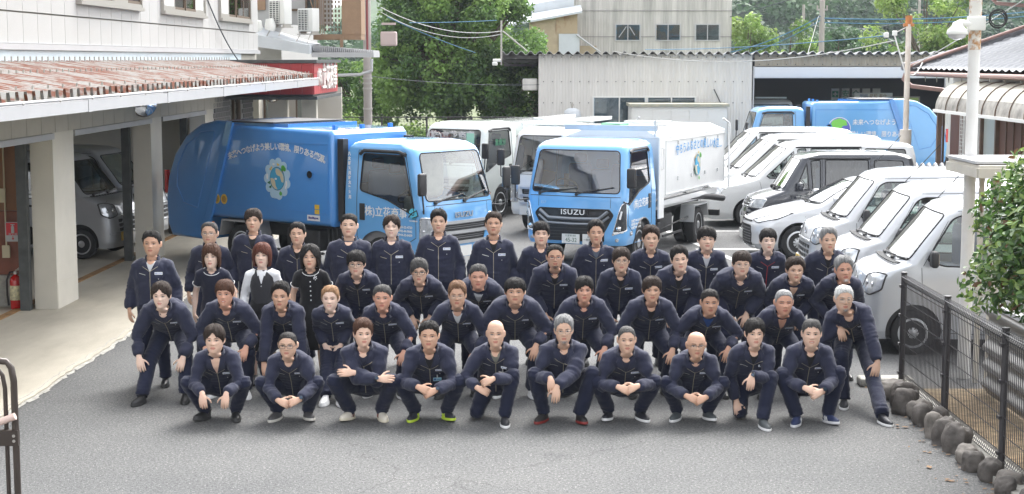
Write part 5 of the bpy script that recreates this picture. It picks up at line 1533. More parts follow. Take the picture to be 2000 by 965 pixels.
# ------------------------------------------------ tall wagons
def wagon(label, loc, rz, pm, L, W, H, cowl, hood, slope, kind='mini', privacy=True, group=None, style='cover9'):
    t = thing('parked_wagon' if kind == 'kei' else 'parked_minivan', label, 'car' if kind == 'kei' else 'minivan', loc, rz, group)
    w = W / 2; b = cowl; h = H
    keys = [(.18, -.06, -L + .06, w*.93, .22, .15, .1), (.32, -.0, -L, w*.985, .26, .16, .12), (.55, .0, -L, w, .26, .16, .12), (b - .28, -.05, -L + .01, w, .26, .16, .12), (b - .16, -.14, -L + .01, w*.995, .25, .16, .12),
            (b - .08, -hood * .6, -L + .02, w*.985, .22, .16, .09), (b, -hood, -L + .03, w*.97, .16, .16, .07), (h - .30, -hood - slope * .72, -L + .08, w*.88, .14, .14, .05), (h - .12, -hood - slope, -L + .12, w*.83, .15, .15, .05),
            (h - .05, -hood - slope - .15, -L + .22, w*.76, .2, .2, .03), (h - .012, -hood - slope - .45, -L + .5, w*.6, .22, .22, .02), (h, -hood - slope - .9, -L + 1.1, w*.28, .15, .15, 0)]
    sh = Shell(keys)
    z0, z1 = b + .05, h - .15
    ws = smooth_poly([(-w*.84, z0), (w*.84, z0), (w*.72, z1), (-w*.72, z1)], .06)
    xa = -hood - .28; xt = -hood - slope - .12
    x1 = -hood - slope * .55 - .62 if kind == 'kei' else -hood - slope * .6 - .75
    x2 = x1 - (.95 if kind == 'kei' else 1.15); x3 = -L + .25
    fq = [(xa - .12, z0 - .02), (xa - .06, z0 + .03), (xt - .0, z1 - .06), (xt - .04, z0 - .02)]
    fw = smooth_poly([(xt - .12, z0 - .02), (xt - .08, z1 - .02), (x1 + .04, z1), (x1 + .04, z0 - .02)], .04)
    rw = smooth_poly([(x1 - .06, z0 - .02), (x1 - .06, z1), (x2 + .04, z1), (x2 + .04, z0 - .02)], .04)
    qw = smooth_poly([(x2 - .08, z0), (x2 - .08, z1), (x3 + .08, z1 - .02), (x3, z0)], .04)
    hl = smooth_poly([(w*.52, b - .33), (w*.55, b - .19), (w*.985, b - .16), (w*.99, b - .34)], .03)
    gr = smooth_poly([(-w*.5, b - .36), (w*.5, b - .36), (w*.52, b - .18), (-w*.52, b - .18)], .03)
    lg = smooth_poly([(-w*.6, .24), (w*.6, .24), (w*.5, .42), (-w*.5, .42)], .03)
    pv = M_pg if privacy else M_sg
    shell_body(t, sh, [('windshield', 'front', ws, M_ws, 0, M_rub), ('vent_window', 'side', fq, M_sg, .006, M_rub), ('door_window', 'side', fw, M_sg, .008, M_rub), ('side_window', 'side', rw, pv, .008, M_rub), ('quarter_window', 'side', qw, pv, .008, M_rub),
                       ('headlight', 'both', hl, M_lamp, -.006, M_chr), ('grille', 'front', gr, M_blackp, .01, M_chr), ('lower_grille', 'front', lg, M_blackp, .02, None)], [(-.62 if kind == 'kei' else -.92, .3, .35), (-L + (.5 if kind == 'kei' else .95), .3, .35)], pm)
    mb = MB()
    for k in range(3): mb.tube([sh.front(y, b - .32 + k * .055) + Vector((.004, 0, 0)) for y in np.linspace(-w*.48, w*.48, 12)], .008, 5)
    mb.build('grille_bars', M_chr, t)
    number_plate(t, .014, 0, .36, .33, .165, 'w')
    wipers(t, sh, [(-w*.6, b + .02, .0, b + .07), (.05, b + .02, w*.65, b + .07)])
    seam(t, sh, [[(xa + .1, b), (xa, .6), (xa - .15, .25)], [(x1, z1 + .06), (x1, .25)], [(x2, z1 + .04), (x2, .7)], [(xa - .15, .24), (x2 + .3, .24)]])
    for sg in (1, -1):
        MB().rbox((x1 + .06, sg*w*.985, b - .14), (x1 + .22, sg*(w*.985 + .022), b - .11), .01).rbox((x1 - .26, sg*w*.985, b - .14), (x1 - .1, sg*(w*.985 + .022), b - .11), .01).build('door_handle', pm, t)
        a = sh.side(xt + .12, b + .04, sg)
        mirror_arm(t, a, a + Vector((.04, sg*.14, .06)), (.11, .2, .16), pm)
        for ax in ((-.62, -L + .5) if kind == 'kei' else (-.92, -L + .95)): wheel(t, ax, sg*(w - .1), .3, .3, .17, style, sg)
        MB().tube([sh.side(x, z1 + .03, sg) + Vector((0, sg*.012, 0)) for x in np.linspace(xt - .05, x2, 14)], .018, 6).build('rain_visor', M_blackp, t)
    i_ = MB(); seat(i_, xt - .2, .36, b - .12); seat(i_, xt - .2, -.36, b - .12); seat(i_, x1 - .5, .36, b - .12); seat(i_, x1 - .5, -.36, b - .12)
    i_.build('seats', M_seat, t, smooth=50)
    MB().rbox((xa - .35, -w*.8, b - .2), (xa + .05, w*.8, b + .02), .05).build('dashboard', M_dash, t, smooth=50)
    steering(t, xa - .42, -.36, b + .03)
    MB().box((-L + .15, -w*.85, .2), (-.3, w*.85, b - .2)).build('floor_tub', M_blackp, t)
    return t
wagon('black boxy wagon parked beside the silver sedan', (4.68, 32.05, 0), PI, P_black, 3.40, 1.475, 1.76, 1.0, .62, .42, 'kei')
wagon('white minivan directly behind the black wagon', (4.15, 34.7, 0), PI + R(1), P_white, 4.6, 1.7, 1.84, 1.03, .95, .80, group='white minivans in the back rows', privacy=False)
wagon('middle white minivan in the back rows, rear window trim dark', (4.2, 37.4, 0), PI + R(1), P_white, 4.5, 1.7, 1.86, 1.03, .95, .80, group='white minivans in the back rows')
wagon('farthest white minivan, roof just below the blue truck', (4.3, 40.2, 0), PI + R(1), P_white, 4.3, 1.7, 1.90, 1.03, .9, .75, group='white minivans in the back rows')

# ------------------------------------------------ trucks
def joined_text(chars, place, size, m, root, name='lettering', depth=.001, bold=.004, sx=.9):
    """one flat print made of separately placed characters; place(i) -> origin, right, up"""
    V, F = [], []
    for i, ch in enumerate(chars):
        me = text_mesh(ch, size, m, depth=depth, bold=bold, sx=sx)
        o, r_, u_ = place(i)
        r_ = Vector(r_).normalized(); u_ = Vector(u_).normalized(); n_ = r_.cross(u_)
        b = len(V)
        for v in me.vertices: V.append(tuple(Vector(o) + r_ * v.co.x + u_ * v.co.y + n_ * v.co.z))
        F += [tuple(k + b for k in p.vertices) for p in me.polygons]
    me = bpy.data.meshes.new(name); me.from_pydata(V, [], F); me.materials.append(m)
    return link(name, me, root)
def disc(cx, cz, rx, rz, n=28, a0=0, a1=360):
    return [(cx + rx * math.cos(R(a0 + (a1 - a0) * k / n)), cz + rz * math.sin(R(a0 + (a1 - a0) * k / n))) for k in range(n)]
def prism_round(root, name, poly, hw, m, bev=.06, smooth=35):
    """side outline extruded to half width hw with rounded side edges"""
    cx = sum(p[0] for p in poly) / len(poly); cz = sum(p[1] for p in poly) / len(poly)
    n = len(poly)
    def inset(d):
        out = []
        for i in range(n):
            a, p, b = Vector(poly[i - 1]), Vector(poly[i]), Vector(poly[(i + 1) % n])
            e1, e2 = (p - a).normalized(), (b - p).normalized()
            n1, n2 = Vector((-e1.y, e1.x)), Vector((-e2.y, e2.x))
            if area < 0: n1, n2 = -n1, -n2
            mvec = (n1 + n2); L = mvec.length
            mvec = mvec / L if L > 1e-6 else n1
            k = d / max(.35, mvec.dot(n1))
            out.append(p + mvec * k)
        return out
    area = sum(poly[i - 1][0] * poly[i][1] - poly[i][0] * poly[i - 1][1] for i in range(n))
    rings = []
    for t in (90, 65, 40, 20, 0):
        rings.append([(p.x, -(hw - bev + bev * math.sin(R(t))), p.y) for p in inset(bev * (1 - math.cos(R(t))))])
    for t in (0, 20, 40, 65, 90):
        rings.append([(p.x, (hw - bev + bev * math.sin(R(t))), p.y) for p in inset(bev * (1 - math.cos(R(t))))])
    return MB().loft([[tuple(p) for p in r_] for r_ in rings]).build(name, m, root, smooth=smooth)

M_cloud = mat('emblem_pale_blue', (.45, .64, .80), .5)
M_sea = mat('emblem_sea', (.06, .36, .60), .5)
M_sand = mat('emblem_sand', (.62, .56, .40), .5)
M_leafg = mat('emblem_green', (.10, .42, .05), .5)
M_leafd = mat('emblem_dark_green', (.02, .16, .08), .5)
M_trk = mat('emblem_brown', (.3, .05, .02), .5)
def earth_emblem(root, P, r, cloud=True, rot=0):
    """cloud disc with globe, trees and small clouds; P(u, v, d) maps emblem plane to the body side"""
    def flat(name, loops, m, d):
        mb = MB()
        for lp in loops: mb.plate(lp, [], lambda u, v, t: P(u, v, t), d - .001, d)
        mb.build(name, m, root)
    if cloud:
        sc = []
        for k in range(11):
            a = 2*PI*k/11 + .3; cx, cz = r*.80*math.cos(a), r*.92*math.sin(a)
            for q in range(7):
                t = a + R(-75 + 25 * q); sc.append((cx + r*.27*math.cos(t), cz + r*.27*math.sin(t)))
        flat('emblem_cloud', [sc], M_cloud, .003)
    flat('emblem_outline', [disc(0, 0, r*.595, r*.66)], M_txtk, .005)
    flat('emblem_globe', [disc(0, 0, r*.57, r*.635)], M_sea, .007)
    s = r * .57
    land1 = [(-.15*s, 1.02*s), (.25*s, .98*s), (.6*s, .72*s), (.85*s, .4*s), (.93*s, 0), (.88*s, -.35*s), (.62*s, -.3*s), (.5*s, 0), (.42*s, .25*s), (.15*s, .3*s), (-.1*s, .45*s), (-.2*s, .75*s)]
    land2 = [(-.93*s, .0), (-.7*s, .05*s), (-.4*s, -.05*s), (-.25*s, -.35*s), (-.2*s, -.7*s), (.05*s, -1.05*s), (-.3*s, -1.0*s), (-.65*s, -.75*s), (-.85*s, -.4*s)]
    flat('emblem_land', [land1, land2], M_sand, .009)
    flat('emblem_tree', [disc(.50*r, .62*r, .15*r, .15*r), disc(.62*r, .55*r, .1*r, .12*r), disc(.42*r, .52*r, .09*r, .09*r), disc(.28*r, -.82*r, .11*r, .11*r)], M_leafg, .011)
    flat('emblem_trunk', [[(.40*r, .38*r), (.44*r, .36*r), (.50*r, .50*r), (.46*r, .52*r)], [(.22*r, -.66*r), (.25*r, -.66*r), (.29*r, -.75*r), (.26*r, -.76*r)]], M_trk, .010)
    flat('emblem_fir', [[(-.78*r, -.24*r), (-.55*r, -.14*r), (-.58*r, -.34*r)], [(-.68*r, -.5*r), (-.42*r, -.36*r), (-.48*r, -.56*r)]], M_leafd, .011)
    flat('emblem_small_clouds', [disc(-.78*r, .10*r, .07*r, .17*r), disc(-.25*r, .80*r, .10*r, .06*r), disc(.74*r, -.25*r, .07*r, .17*r), disc(.68*r, -.45*r, .06*r, .1*r), disc(-.16*s, -.02*s, .16*s, .1*s)], M_txtw, .011)
    flat('emblem_animals', [disc(-.5*r, .52*r, .09*r, .05*r), disc(-.42*r, .62*r, .05*r, .05*r), disc(.12*r, .78*r, .1*r, .05*r), disc(.05*r, .85*r, .04*r, .03*r)], M_platey, .012)

CABK = lambda w: [(.40, -.04, -1.70, w*.97, .16, .04, .05), (.50, .0, -1.72, w, .17, .05, .06), (.95, .0, -1.72, w, .17, .05, .06), (1.20, -.02, -1.72, w, .16, .05, .06), (1.30, -.05, -1.72, w*.995, .15, .05, .06), (1.65, -.15, -1.72, w*.965, .14, .06, .055),
                  (2.00, -.26, -1.71, w*.93, .13, .07, .05), (2.08, -.31, -1.70, w*.91, .14, .1, .05), (2.15, -.42, -1.66, w*.85, .18, .15, .04), (2.19, -.62, -1.55, w*.72, .2, .2, .03), (2.205, -.95, -1.3, w*.35, .15, .15, 0)]
def truck_cab(t, pm, w=.87, new=False, plate=None, name_side=True, brand=True, lower=None, logo_text=M_txtw, phone=True):
    sh = Shell(CABK(w))
    ws = smooth_poly([(-w*.88, 1.30), (w*.88, 1.30), (w*.80, 2.02), (-w*.80, 2.02)], .08)
    dw = smooth_poly([(-.24, 1.08), (-.27, 1.22), (-.50, 1.98), (-1.34, 1.99), (-1.38, 1.42), (-.80, 1.30)], .06)
    regs = [('windshield', 'front', ws, M_ws, .0, M_rub), ('door_window', 'side', dw, M_sg, .008, M_rub)]
    if new:
        gr = smooth_poly([(-w*.70, 1.02), (w*.70, 1.02), (w*.78, .93), (w*.60, .62), (w*.60, .47), (-w*.60, .47), (-w*.60, .62), (-w*.78, .93)], .03)
        hl = smooth_poly([(w*.76, .58), (w*.92, 1.10), (w*.985, 1.16), (w*.995, .66)], .02)
        regs += [('grille', 'front', gr, M_blackp, .015, M_blackp), ('headlight', 'both', hl, M_lampd, -.004, M_chr)]
    else:
        gr = smooth_poly([(-w*.66, .93), (w*.66, .93), (w*.60, .66), (-w*.60, .66)], .03)
        hl = smooth_poly([(w*.76, .66), (w*.76, 1.04), (w*.985, 1.06), (w*.99, .66)], .03)
        regs += [('grille', 'front', gr, M_blackp, .015, None), ('headlight', 'both', hl, M_lamp, -.004, M_chr)]
    shell_body(t, sh, regs, [(-1.0, .37, .44)], pm, dz=.05, ds=.05, trim=M_blackp if new else None)
    if new:
        for zz, yw, rr_ in ((.86, .50, .03), (.77, .52, .022)):
            MB().tube([sh.front(-w*(yw + .18), zz + .13) + Vector((.02, 0, 0)), sh.front(-w*yw, zz) + Vector((.02, 0, 0)), sh.front(0, zz - .01) + Vector((.02, 0, 0)), sh.front(w*yw, zz) + Vector((.02, 0, 0)), sh.front(w*(yw + .18), zz + .13) + Vector((.02, 0, 0))], rr_, 6).build('grille_bar', mat('grey_satin', (.25, .27, .3), .35, metal=.5), t)
        mb = MB()
        for zz in (.50, .555, .61, .665, .71): mb.box((-.035, -w*.56, zz), (.0, w*.56, zz + .018))
        mb.build('grille_slats', M_blackp, t)
        MB().box((.0, -.27, .925), (.03, .27, 1.0)).build('badge_plate', M_txtk, t)
        for sg in (1, -1):
            MB().tube([sh.front(sg*w*.79, .62) + Vector((.012, 0, 0)), sh.front(sg*w*.96, .64) + Vector((.012, 0, 0))], .018, 6).tube([sh.front(sg*w*.93, 1.0) + Vector((.01, 0, 0)), sh.front(sg*w*.90, .86) + Vector((.01, 0, 0))], .018, 6).build('lamp_strip', M_txtw, t)
            p = sh.front(sg*w*.88, .70); MB().lathe([(.045, 0), (.04, .02), (.0, .03)], (p.x, p.y, p.z), 'x', 16).build('projector_lamp', M_chr, t)
            p = sh.front(sg*w*.85, .50); MB().lathe([(.035, 0), (.03, .015), (.0, .02)], (p.x, p.y, p.z), 'x', 16).build('fog_lamp', M_lamp, t)
        text('lettering', 'ISUZU', .125, M_txtw, t, (.032, 0, .962), (0, 1, 0), (0, 0, 1), depth=.006, bold=.001, sx=1.2, spacing=1.12)
        text('lettering', 'ELF', .07, mat('faint_silver', (.35, .5, .68), .3), t, (.003, -w*.60, 1.12), (0, 1, 0), (0, 0, 1), depth=.003)
    else:
        for (zz, h_) in ((.955, .045), (.80, .05), (.64, .045)):
            MB().loft([[(p.x + dx, p.y, p.z + dz_) for p in [sh.front(y, zz)] for (dx, dz_) in ((0, -h_/2), (.035, -h_/2), (.035, h_/2), (0, h_/2))] for y in np.linspace(-w*.70, w*.70, 14)]).build('grille_bar', M_rim, t)
        mb = MB()
        for zz in (.70, .73, .76, .86, .89, .92): mb.tube([sh.front(y, zz) - Vector((.008, 0, 0)) for y in np.linspace(-w*.6, w*.6, 8)], .005, 4)
        mb.build('grille_slats', M_dash, t)
        for sg in (1, -1):
            MB().tube([sh.front(sg*w*.77, .85) + Vector((.012, 0, 0)), sh.front(sg*w*.97, .86) + Vector((.012, 0, 0))], .01, 6).build('lamp_strip', M_chr, t)
        if brand:
            text('lettering', 'ISUZU', .12, M_rim, t, (.004, 0, 1.06), (0, 1, 0), (0, 0, 1), depth=.01, bold=.001, sx=1.2, spacing=1.12)
            text('lettering', 'ELF', .06, M_chr, t, (.002, -w*.62, 1.19), (0, 1, 0), (0, 0, 1), depth=.003)
    if plate:
        number_plate(t, .012, plate[0], plate[1], .33, .165, 'w', plate[2], plate[3])
    MB().tube([sh.front(y, 1.235) + Vector((.002, 0, 0)) for y in np.linspace(-w*.9, w*.9, 16)], .006, 5).tube([sh.front(-w*.72, z) + Vector((.0, 0, 0)) for z in np.linspace(1.05, 1.22, 5)], .004, 4).tube([sh.front(w*.72, z) for z in np.linspace(1.05, 1.22, 5)], .004, 4).build('panel_gap', M_blackp, t)
    wipers(t, sh, [(-w*.70, 1.27, -w*.1, 1.36), (w*.05, 1.27, w*.62, 1.38)])
    seam(t, sh, [[(-.22, 1.06), (-.22, .75), (-.45, .62)], [(-1.44, 2.03), (-1.44, .70), (-1.38, .62)], [(-.22, 1.08), (-.47, 2.03), (-1.44, 2.04)]], .006)
    for sg in (1, -1):
        MB().rbox((-1.38, sg*(w - .005), .96), (-1.27, sg*(w + .012), 1.22), .02).build('door_handle', M_blackp, t)
        b = sh.side(-.12, 1.16, sg)
        h_ = b + Vector((.16, sg*.20, .42))
        MB().tube([b, b + Vector((.12, sg*.12, -.02)), b + Vector((.18, sg*.19, .03)), h_ - Vector((0, 0, .12))], .013, 7).build('mirror_arm', M_blackp, t)
        mirror_arm(t, b, h_, (.07, .17, .34))
        MB().tube([sh.side(-.45, 1.99, sg) + Vector((0, sg*.012, 0)), sh.side(-.60, 2.035, sg) + Vector((0, sg*.016, 0)), sh.side(-1.32, 2.04, sg) + Vector((0, sg*.016, 0)), sh.side(-1.40, 1.98, sg) + Vector((0, sg*.012, 0))], .028, 6).build('rain_visor', M_blackp, t)
        wheel(t, -1.0, sg*(w - .16), .355, .355, .2, 'steel', sg)
        p = sh.side(-.36, .60, sg)
        MB().rbox((p.x - .05, sg*(w - .01), .56), (p.x + .05, sg*(w + .02), .63), .01).build('side_lamp', M_lamp if new else M_amber, t)
    i_ = MB(); seat(i_, -1.12, .42, 1.22); seat(i_, -1.12, -.42, 1.22); seat(i_, -1.15, 0, 1.12)
    i_.build('seats', M_seat, t, smooth=50)
    MB().rbox((-.62, -w*.84, 1.0), (-.22, w*.84, 1.26), .06).rbox((-.72, -.62, 1.08), (-.5, -.22, 1.34), .06).build('dashboard', M_dash, t, smooth=50)
    steering(t, -.74, -.42, 1.36, .2, 50)
    MB().box((-1.68, -w*.9, .62), (-.1, w*.9, .98)).box((-1.69, -w*.9, .9), (-1.62, w*.9, 1.5)).build('floor_tub', M_dash, t)
    return sh
def chassis(t, L, w, rear_x, dual=True, tank=True):
    MB().box((-L + .1, -.38, .52), (-1.2, -.28, .72)).box((-L + .1, .28, .52), (-1.2, .38, .72)).box((-2.2, -.6, .35), (-1.85, .6, .75)).build('frame_rails', M_chas, t)
    for sg in (1, -1):
        wheel(t, rear_x, sg*(w - .16), .355, .355, .2, 'steel', sg); 
        if dual: wheel(t, rear_x, sg*(w - .40), .355, .355, .2, 'steel', sg)
        MB().rbox((-3.1, sg*.42, .38), (-2.35, sg*.78, .72), .03).build('side_tank', M_chas, t, smooth=40)
        fl = [(rear_x + .5, .45), (rear_x + .42, .78), (rear_x - .42, .78), (rear_x - .5, .50), (rear_x - .47, .50), (rear_x - .40, .75), (rear_x + .40, .75), (rear_x + .47, .45)]
        MB().plate(fl, [], lambda u, v, d: (u, d, v), sg*(w - .30), sg*(w - .02)).build('mudguard', M_alus, t)
    mb = MB()
    for k in range(5): mb.tube([(-1.8 - k*.1, -.7, .4), (-1.82 - k*.1, -.72, .95)], .02, 6)
    mb.box((-3.3, -w + .02, .34), (-2.2, -w + .05, .38)).box((-3.3, w - .05, .34), (-2.2, w - .02, .38)).tube([(-1.75, .75, .42), (-4.0, .8, .56)], .015, 6)
    mb.build('side_guard', M_chas, t)
    mb = MB().tube([(-1.9, .6, .5), (-1.92, .78, .7), (-2.0, .76, .88)], .018, 6).tube([(-2.1, .6, .45), (-2.15, .78, .65), (-2.1, .7, .88)], .015, 6).rbox((-2.35, .55, .42), (-2.2, .8, .6), .02)
    mb.build('hoses', M_chas, t)
    MB().box((-L + .05, -w + .1, .40), (-L + .12, w - .1, .52)).build('rear_guard', M_chas, t)

def packer_truck(label, loc, rz, side, mark, pm=P_blue, bm=P_bluebox, L=5.95, cab_kw={}):
    """side: +1 left or -1 right, where the print goes"""
    t = thing('packer_truck', label, 'truck', loc, rz, 'blue refuse trucks')
    w = .87; hw = .90
    truck_cab(t, pm, w, **cab_kw)
    rx = -4.15
    chassis(t, L, w, rx)
    x0 = -1.92
    prism_round(t, 'hopper_body', [(x0, .92), (x0, 2.26), (x0 - .07, 2.33), (-4.25, 2.37), (-4.85, .80), (x0 - .05, .80)], hw, bm, .09)
    prism_round(t, 'tailgate', [(-4.28, 2.42), (-4.62, 2.43), (-5.0, 2.36), (-5.38, 2.16), (-5.68, 1.84), (-5.86, 1.45), (-5.93, 1.05), (-5.90, .62), (-5.80, .42), (-4.98, .40), (-4.90, .76)], hw + .01, bm, .07)
    for sg in (1, -1):
        MB().plate([(-4.16, 2.40), (-4.30, 2.42), (-4.96, .62), (-4.80, .62)], [], lambda u, v, d: (u, d, v), sg*(hw + .0), sg*(hw + .045)).build('tail_hinge_rib', bm, t)
        MB().tube([(-4.62, sg*(hw + .012), 2.26), (-4.98, sg*(hw + .012), 2.22), (-5.34, sg*(hw + .012), 2.0), (-5.58, sg*(hw + .012), 1.66), (-5.62, sg*(hw + .012), 1.3), (-5.45, sg*(hw + .012), 1.02), (-5.1, sg*(hw + .012), .94)], .012, 6).tube([(-4.62, sg*(hw + .012), 2.26), (-5.1, sg*(hw + .012), .94)], .007, 5).build('embossed_rib', bm, t, smooth=60)
        MB().box((x0 - .1, sg*hw, 2.10), (-4.28, sg*(hw + .006), 2.115)).box((x0 - .1, sg*hw, 1.0), (-4.75, sg*(hw + .006), 1.012)).box((x0 - .105, sg*hw, 1.0), (x0 - .09, sg*(hw + .006), 2.115)).build('panel_rib', bm, t)
        MB().lathe([(.075, 0), (.085, sg*.012), (.06, sg*.014)], (-2.42, sg*hw, 1.62), 'y', 20).lathe([(.058, sg*.017), (.001, sg*.017)], (-2.42, sg*hw, 1.62), 'y', 20, m=1).build('filler_port', [bm, M_txtk], t)
        MB().rbox((-4.9, sg*.82, .62), (-4.78, sg*.93, .72), .01).build('side_lamp', M_amber, t)
        MB().cyl((-5.9, sg*.6, 1.3), (-5.93, sg*.6, 1.3), .05, n=12).box((-5.95, sg*.84, 1.15), (-5.88, sg*.90, 1.55)).build('tail_lamp', mat('red_lens', (.5, .02, .02), .2, coat=1), t)
    MB().rbox((-6.02, -.8, .42), (-5.86, .8, .72), .03).build('rear_bumper', M_blackp, t)
    MB().box((x0 + .04, -.78, .9), (x0 + .12, .78, 1.75)).box((x0 + .05, .72, .9), (x0 + .17, .84, 2.2)).box((x0 + .05, -.84, .9), (x0 + .17, -.72, 2.2)).build('intake_duct', M_blackp, t)
    # raised roof rim near the tail, small roof lugs
    MB().box((-3.0, -.80, 2.345), (-4.35, .80, 2.40)).build('roof_hatch', bm, t)
    MB().box((-3.3, -.84, 2.405), (-4.6, .84, 2.425)).build('roof_hatch_lid', M_blackp, t)
    MB().box((x0 - .15, -.06, 2.33), (x0 - .21, .0, 2.40)).box((x0 - .15, .62, 2.33), (x0 - .21, .68, 2.40)).box((x0 - .15, -.68, 2.33), (x0 - .21, -.62, 2.40)).build('lifting_lugs', bm, t)
    s = side
    r_ = (-1, 0, 0) if s > 0 else (1, 0, 0)
    # reading direction along the side: text right = +x on right side (viewed from -y), -x on left side
    def P(u, v, d, cx, cz): return (cx + u * (1 if s < 0 else -1), s * (hw + .006 + d), cz + v)
    if mark == 'arc':
        chars = '未来へつなげよう美しい環境、限りある資源。'
        n = len(chars); R_ = 3.4
        def pl(i):
            a = R(-20 + 40 * i / (n - 1)) * .95
            return (P(R_*math.sin(a), R_*math.cos(a) - R_, 0, -3.16, 2.03), (math.cos(a) * (1 if s < 0 else -1), 0, -math.sin(a)), (math.sin(a) * (1 if s < 0 else -1), 0, math.cos(a)))
        joined_text(chars, pl, .128, M_txtw, t, bold=.003, sx=.95)
        earth_emblem(t, lambda u, v, d: P(u, v, d, -3.16, 1.52), .29)
        for k, cx in enumerate((-4.62, -4.44)):
            MB().plate(disc(0, 0, .075, .085), [], lambda u, v, d: P(u, v, d, cx, 1.12), .0, .004).build('round_sticker', mat('sticker_yellow', (.75, .48, .05), .5), t)
            MB().plate(disc(0, 0, .05, .055), [], lambda u, v, d: P(u, v, d, cx, 1.12), .0042, .005).build('sticker_print', mat('sticker_ochre', (.45, .25, .03), .5), t)
        MB().plate([(-.14, -.045), (.14, -.045), (.14, .045), (-.14, .045)], [], lambda u, v, d: P(u, v, d, -2.35, .93), 0, .004).build('maker_plate', M_txtw, t)
        text('lettering', 'ShinMaywa', .05, mat('navy_print', (.02, .02, .25), .5), t, P(0, 0, .006, -2.35, .93), (1, 0, 0) if s < 0 else (-1, 0, 0), (0, 0, 1), depth=.0006, bold=.002)
        for k in range(2): MB().plate([(-.05, -.035), (.05, -.035), (.05, .035), (-.05, .035)], [], lambda u, v, d: P(u, v, d, -2.27, 1.03 + k * .08), 0, .004).build('warning_sticker', MATS['sticker_yellow'], t)
    else:
        rt = (1, 0, 0) if s < 0 else (-1, 0, 0)
        MB().plate(disc(0, 0, .34, .34), [], lambda u, v, d: P(u, v, d, -2.72, 1.55), 0, .002).build('emblem_rim', M_txtw, t)
        MB().plate(disc(0, 0, .32, .32), [], lambda u, v, d: P(u, v, d, -2.72, 1.55), .0022, .004).build('emblem_globe', mat('emblem_violet', (.12, .14, .55), .5), t)
        MB().plate([(-.3, .05), (-.2, .24), (0, .31), (.2, .24), (.24, .1), (.1, .08), (.05, -.02), (-.1, -.05), (-.15, -.2), (-.28, -.1)], [], lambda u, v, d: P(u, v, d, -2.72, 1.55), .0042, .006).build('emblem_land', mat('emblem_lime', (.2, .6, .1), .5), t)
        text('lettering', '未来へつなげよう', .185, M_txtw, t, P(0, 0, .002, -3.76, 1.73), rt, (0, 0, 1), depth=.001, bold=.002, sx=.88)
        text('lettering', '美しい環境、限りある資源。', .185, M_txtw, t, P(0, 0, .002, -4.05, 1.38), rt, (0, 0, 1), depth=.001, bold=.002, sx=.82)
    return t
def door_print(t, s, w=.87, logo=True):
    rt = (1, 0, 0) if s < 0 else (-1, 0, 0)
    y = s * (w + .004)
    text('lettering', '(株)立花商事', .165, M_txtw, t, (-.86, y, 1.10) if s < 0 else (-.95, y, 1.08), rt, (0, 0, 1), depth=.001, bold=.002)
    for k, tx in enumerate(('八女営業 0943-22-4720', '久留米営 0942-44-9042', '大木営業 0944-33-0439')):
        text('lettering', tx, .052, M_txtw, t, (-.55, y, .90 - k * .06) if s < 0 else (-.62, y, .80 - k * .06), rt, (0, 0, 1), depth=.0006, bold=.0015)
    if logo and s < 0:
        MB().plate(disc(0, 0, .085, .085), [], lambda u, v, d: (-.27 + u, y, 1.11 + v), 0, .0).build('logo_disc', M_sea, t)
        MB().plate(disc(0, 0, .085, .08, 28), [], lambda u, v, d: (-.27 + u, y - d, 1.12 + v), 0, .003).build('logo_globe', mat('logo_cyan', (.1, .55, .75), .4), t)
        MB().tube([(-.36, y - .004, 1.06), (-.30, y - .004, 1.12), (-.2, y - .004, 1.17), (-.17, y - .004, 1.09), (-.28, y - .004, 1.05)], .009, 5).build('logo_ring', M_txtk, t)
        text('lettering', 'TACHIBANA', .03, M_txtw, t, (-.27, y, 1.005), rt, (0, 0, 1), depth=.0006, bold=.001)
def yaw_from(dx, dy): return math.atan2(dy, dx)
yl = yaw_from(.79, -.613)
def place_corner(px, py, yaw, hw, side):
    """origin (front centre) so that the front corner on the given side stands at px, py"""
    # left normal of heading
    nx, ny = -math.sin(yaw), math.cos(yaw)
    return (px - side * nx * hw, py - side * ny * hw, 0)
T1 = packer_truck('blue refuse truck with arched white slogan and cloud emblem', place_corner(-1.33, 24.8, yl, .9, -1), yl, -1, 'arc', cab_kw=dict(plate=(0, .50, '', '')))
T1.scale = (1.045, 1.045, 1.045)
door_print(T1, -1)
joined_text('八女郡広川町大字広川', lambda i: ((-1.58, -.875, 1.98 - i * .075), (1, 0, 0), (0, 0, 1)), .06, M_txtw, T1)
# cargo seen through the side window
MB().rbox((-1.3, .1, 1.25), (-.85, .6, 1.95), .12).build('canvas_bag', mat('khaki_bag', (.40, .37, .30), .8, var=.15, scale=6), T1, smooth=60)
T3 = packer_truck('blue refuse truck with green and violet globe behind parked cars', (6.95, 47.9, 0), PI, 1, 'globe', cab_kw=dict())
door_print(T3, 1)
for o_ in T3.children:
    if o_.name.startswith('hopper_body') or o_.name.startswith('tailgate'):
        o_.data.materials[0] = P_blue

# ------------------------------------------------ water-service truck (blue cab, white body)
yr = yaw_from(-math.sin(R(24)), -math.cos(R(24)))
T2 = thing('service_truck', 'blue cab truck with white tipping body, plate 45-32', 'truck', place_corner(1.93, 27.0, yr, .95, 1), yr)
truck_cab(T2, P_blue, .93, new=True, plate=(-.04, .50, '久留米 800', '45-32'))
number_plate(T2, .012, .36, .50, .36, .18, 'w')
text('lettering', '一般廃棄物処理', .045, M_txtk, T2, (.026, .36, .49), (0, 1, 0), (0, 0, 1), depth=.0006)
text('lettering', '収集運搬車', .035, M_txtk, T2, (.026, .36, .54), (0, 1, 0), (0, 0, 1), depth=.0006)
door_print(T2, 1, .93, logo=False)
chassis(T2, 6.1, .93, -4.5)
prism_round(T2, 'body_box', [(-1.95, 1.06), (-1.95, 2.17), (-6.0, 2.17), (-6.05, 1.12)], .93, P_wbody, .03)
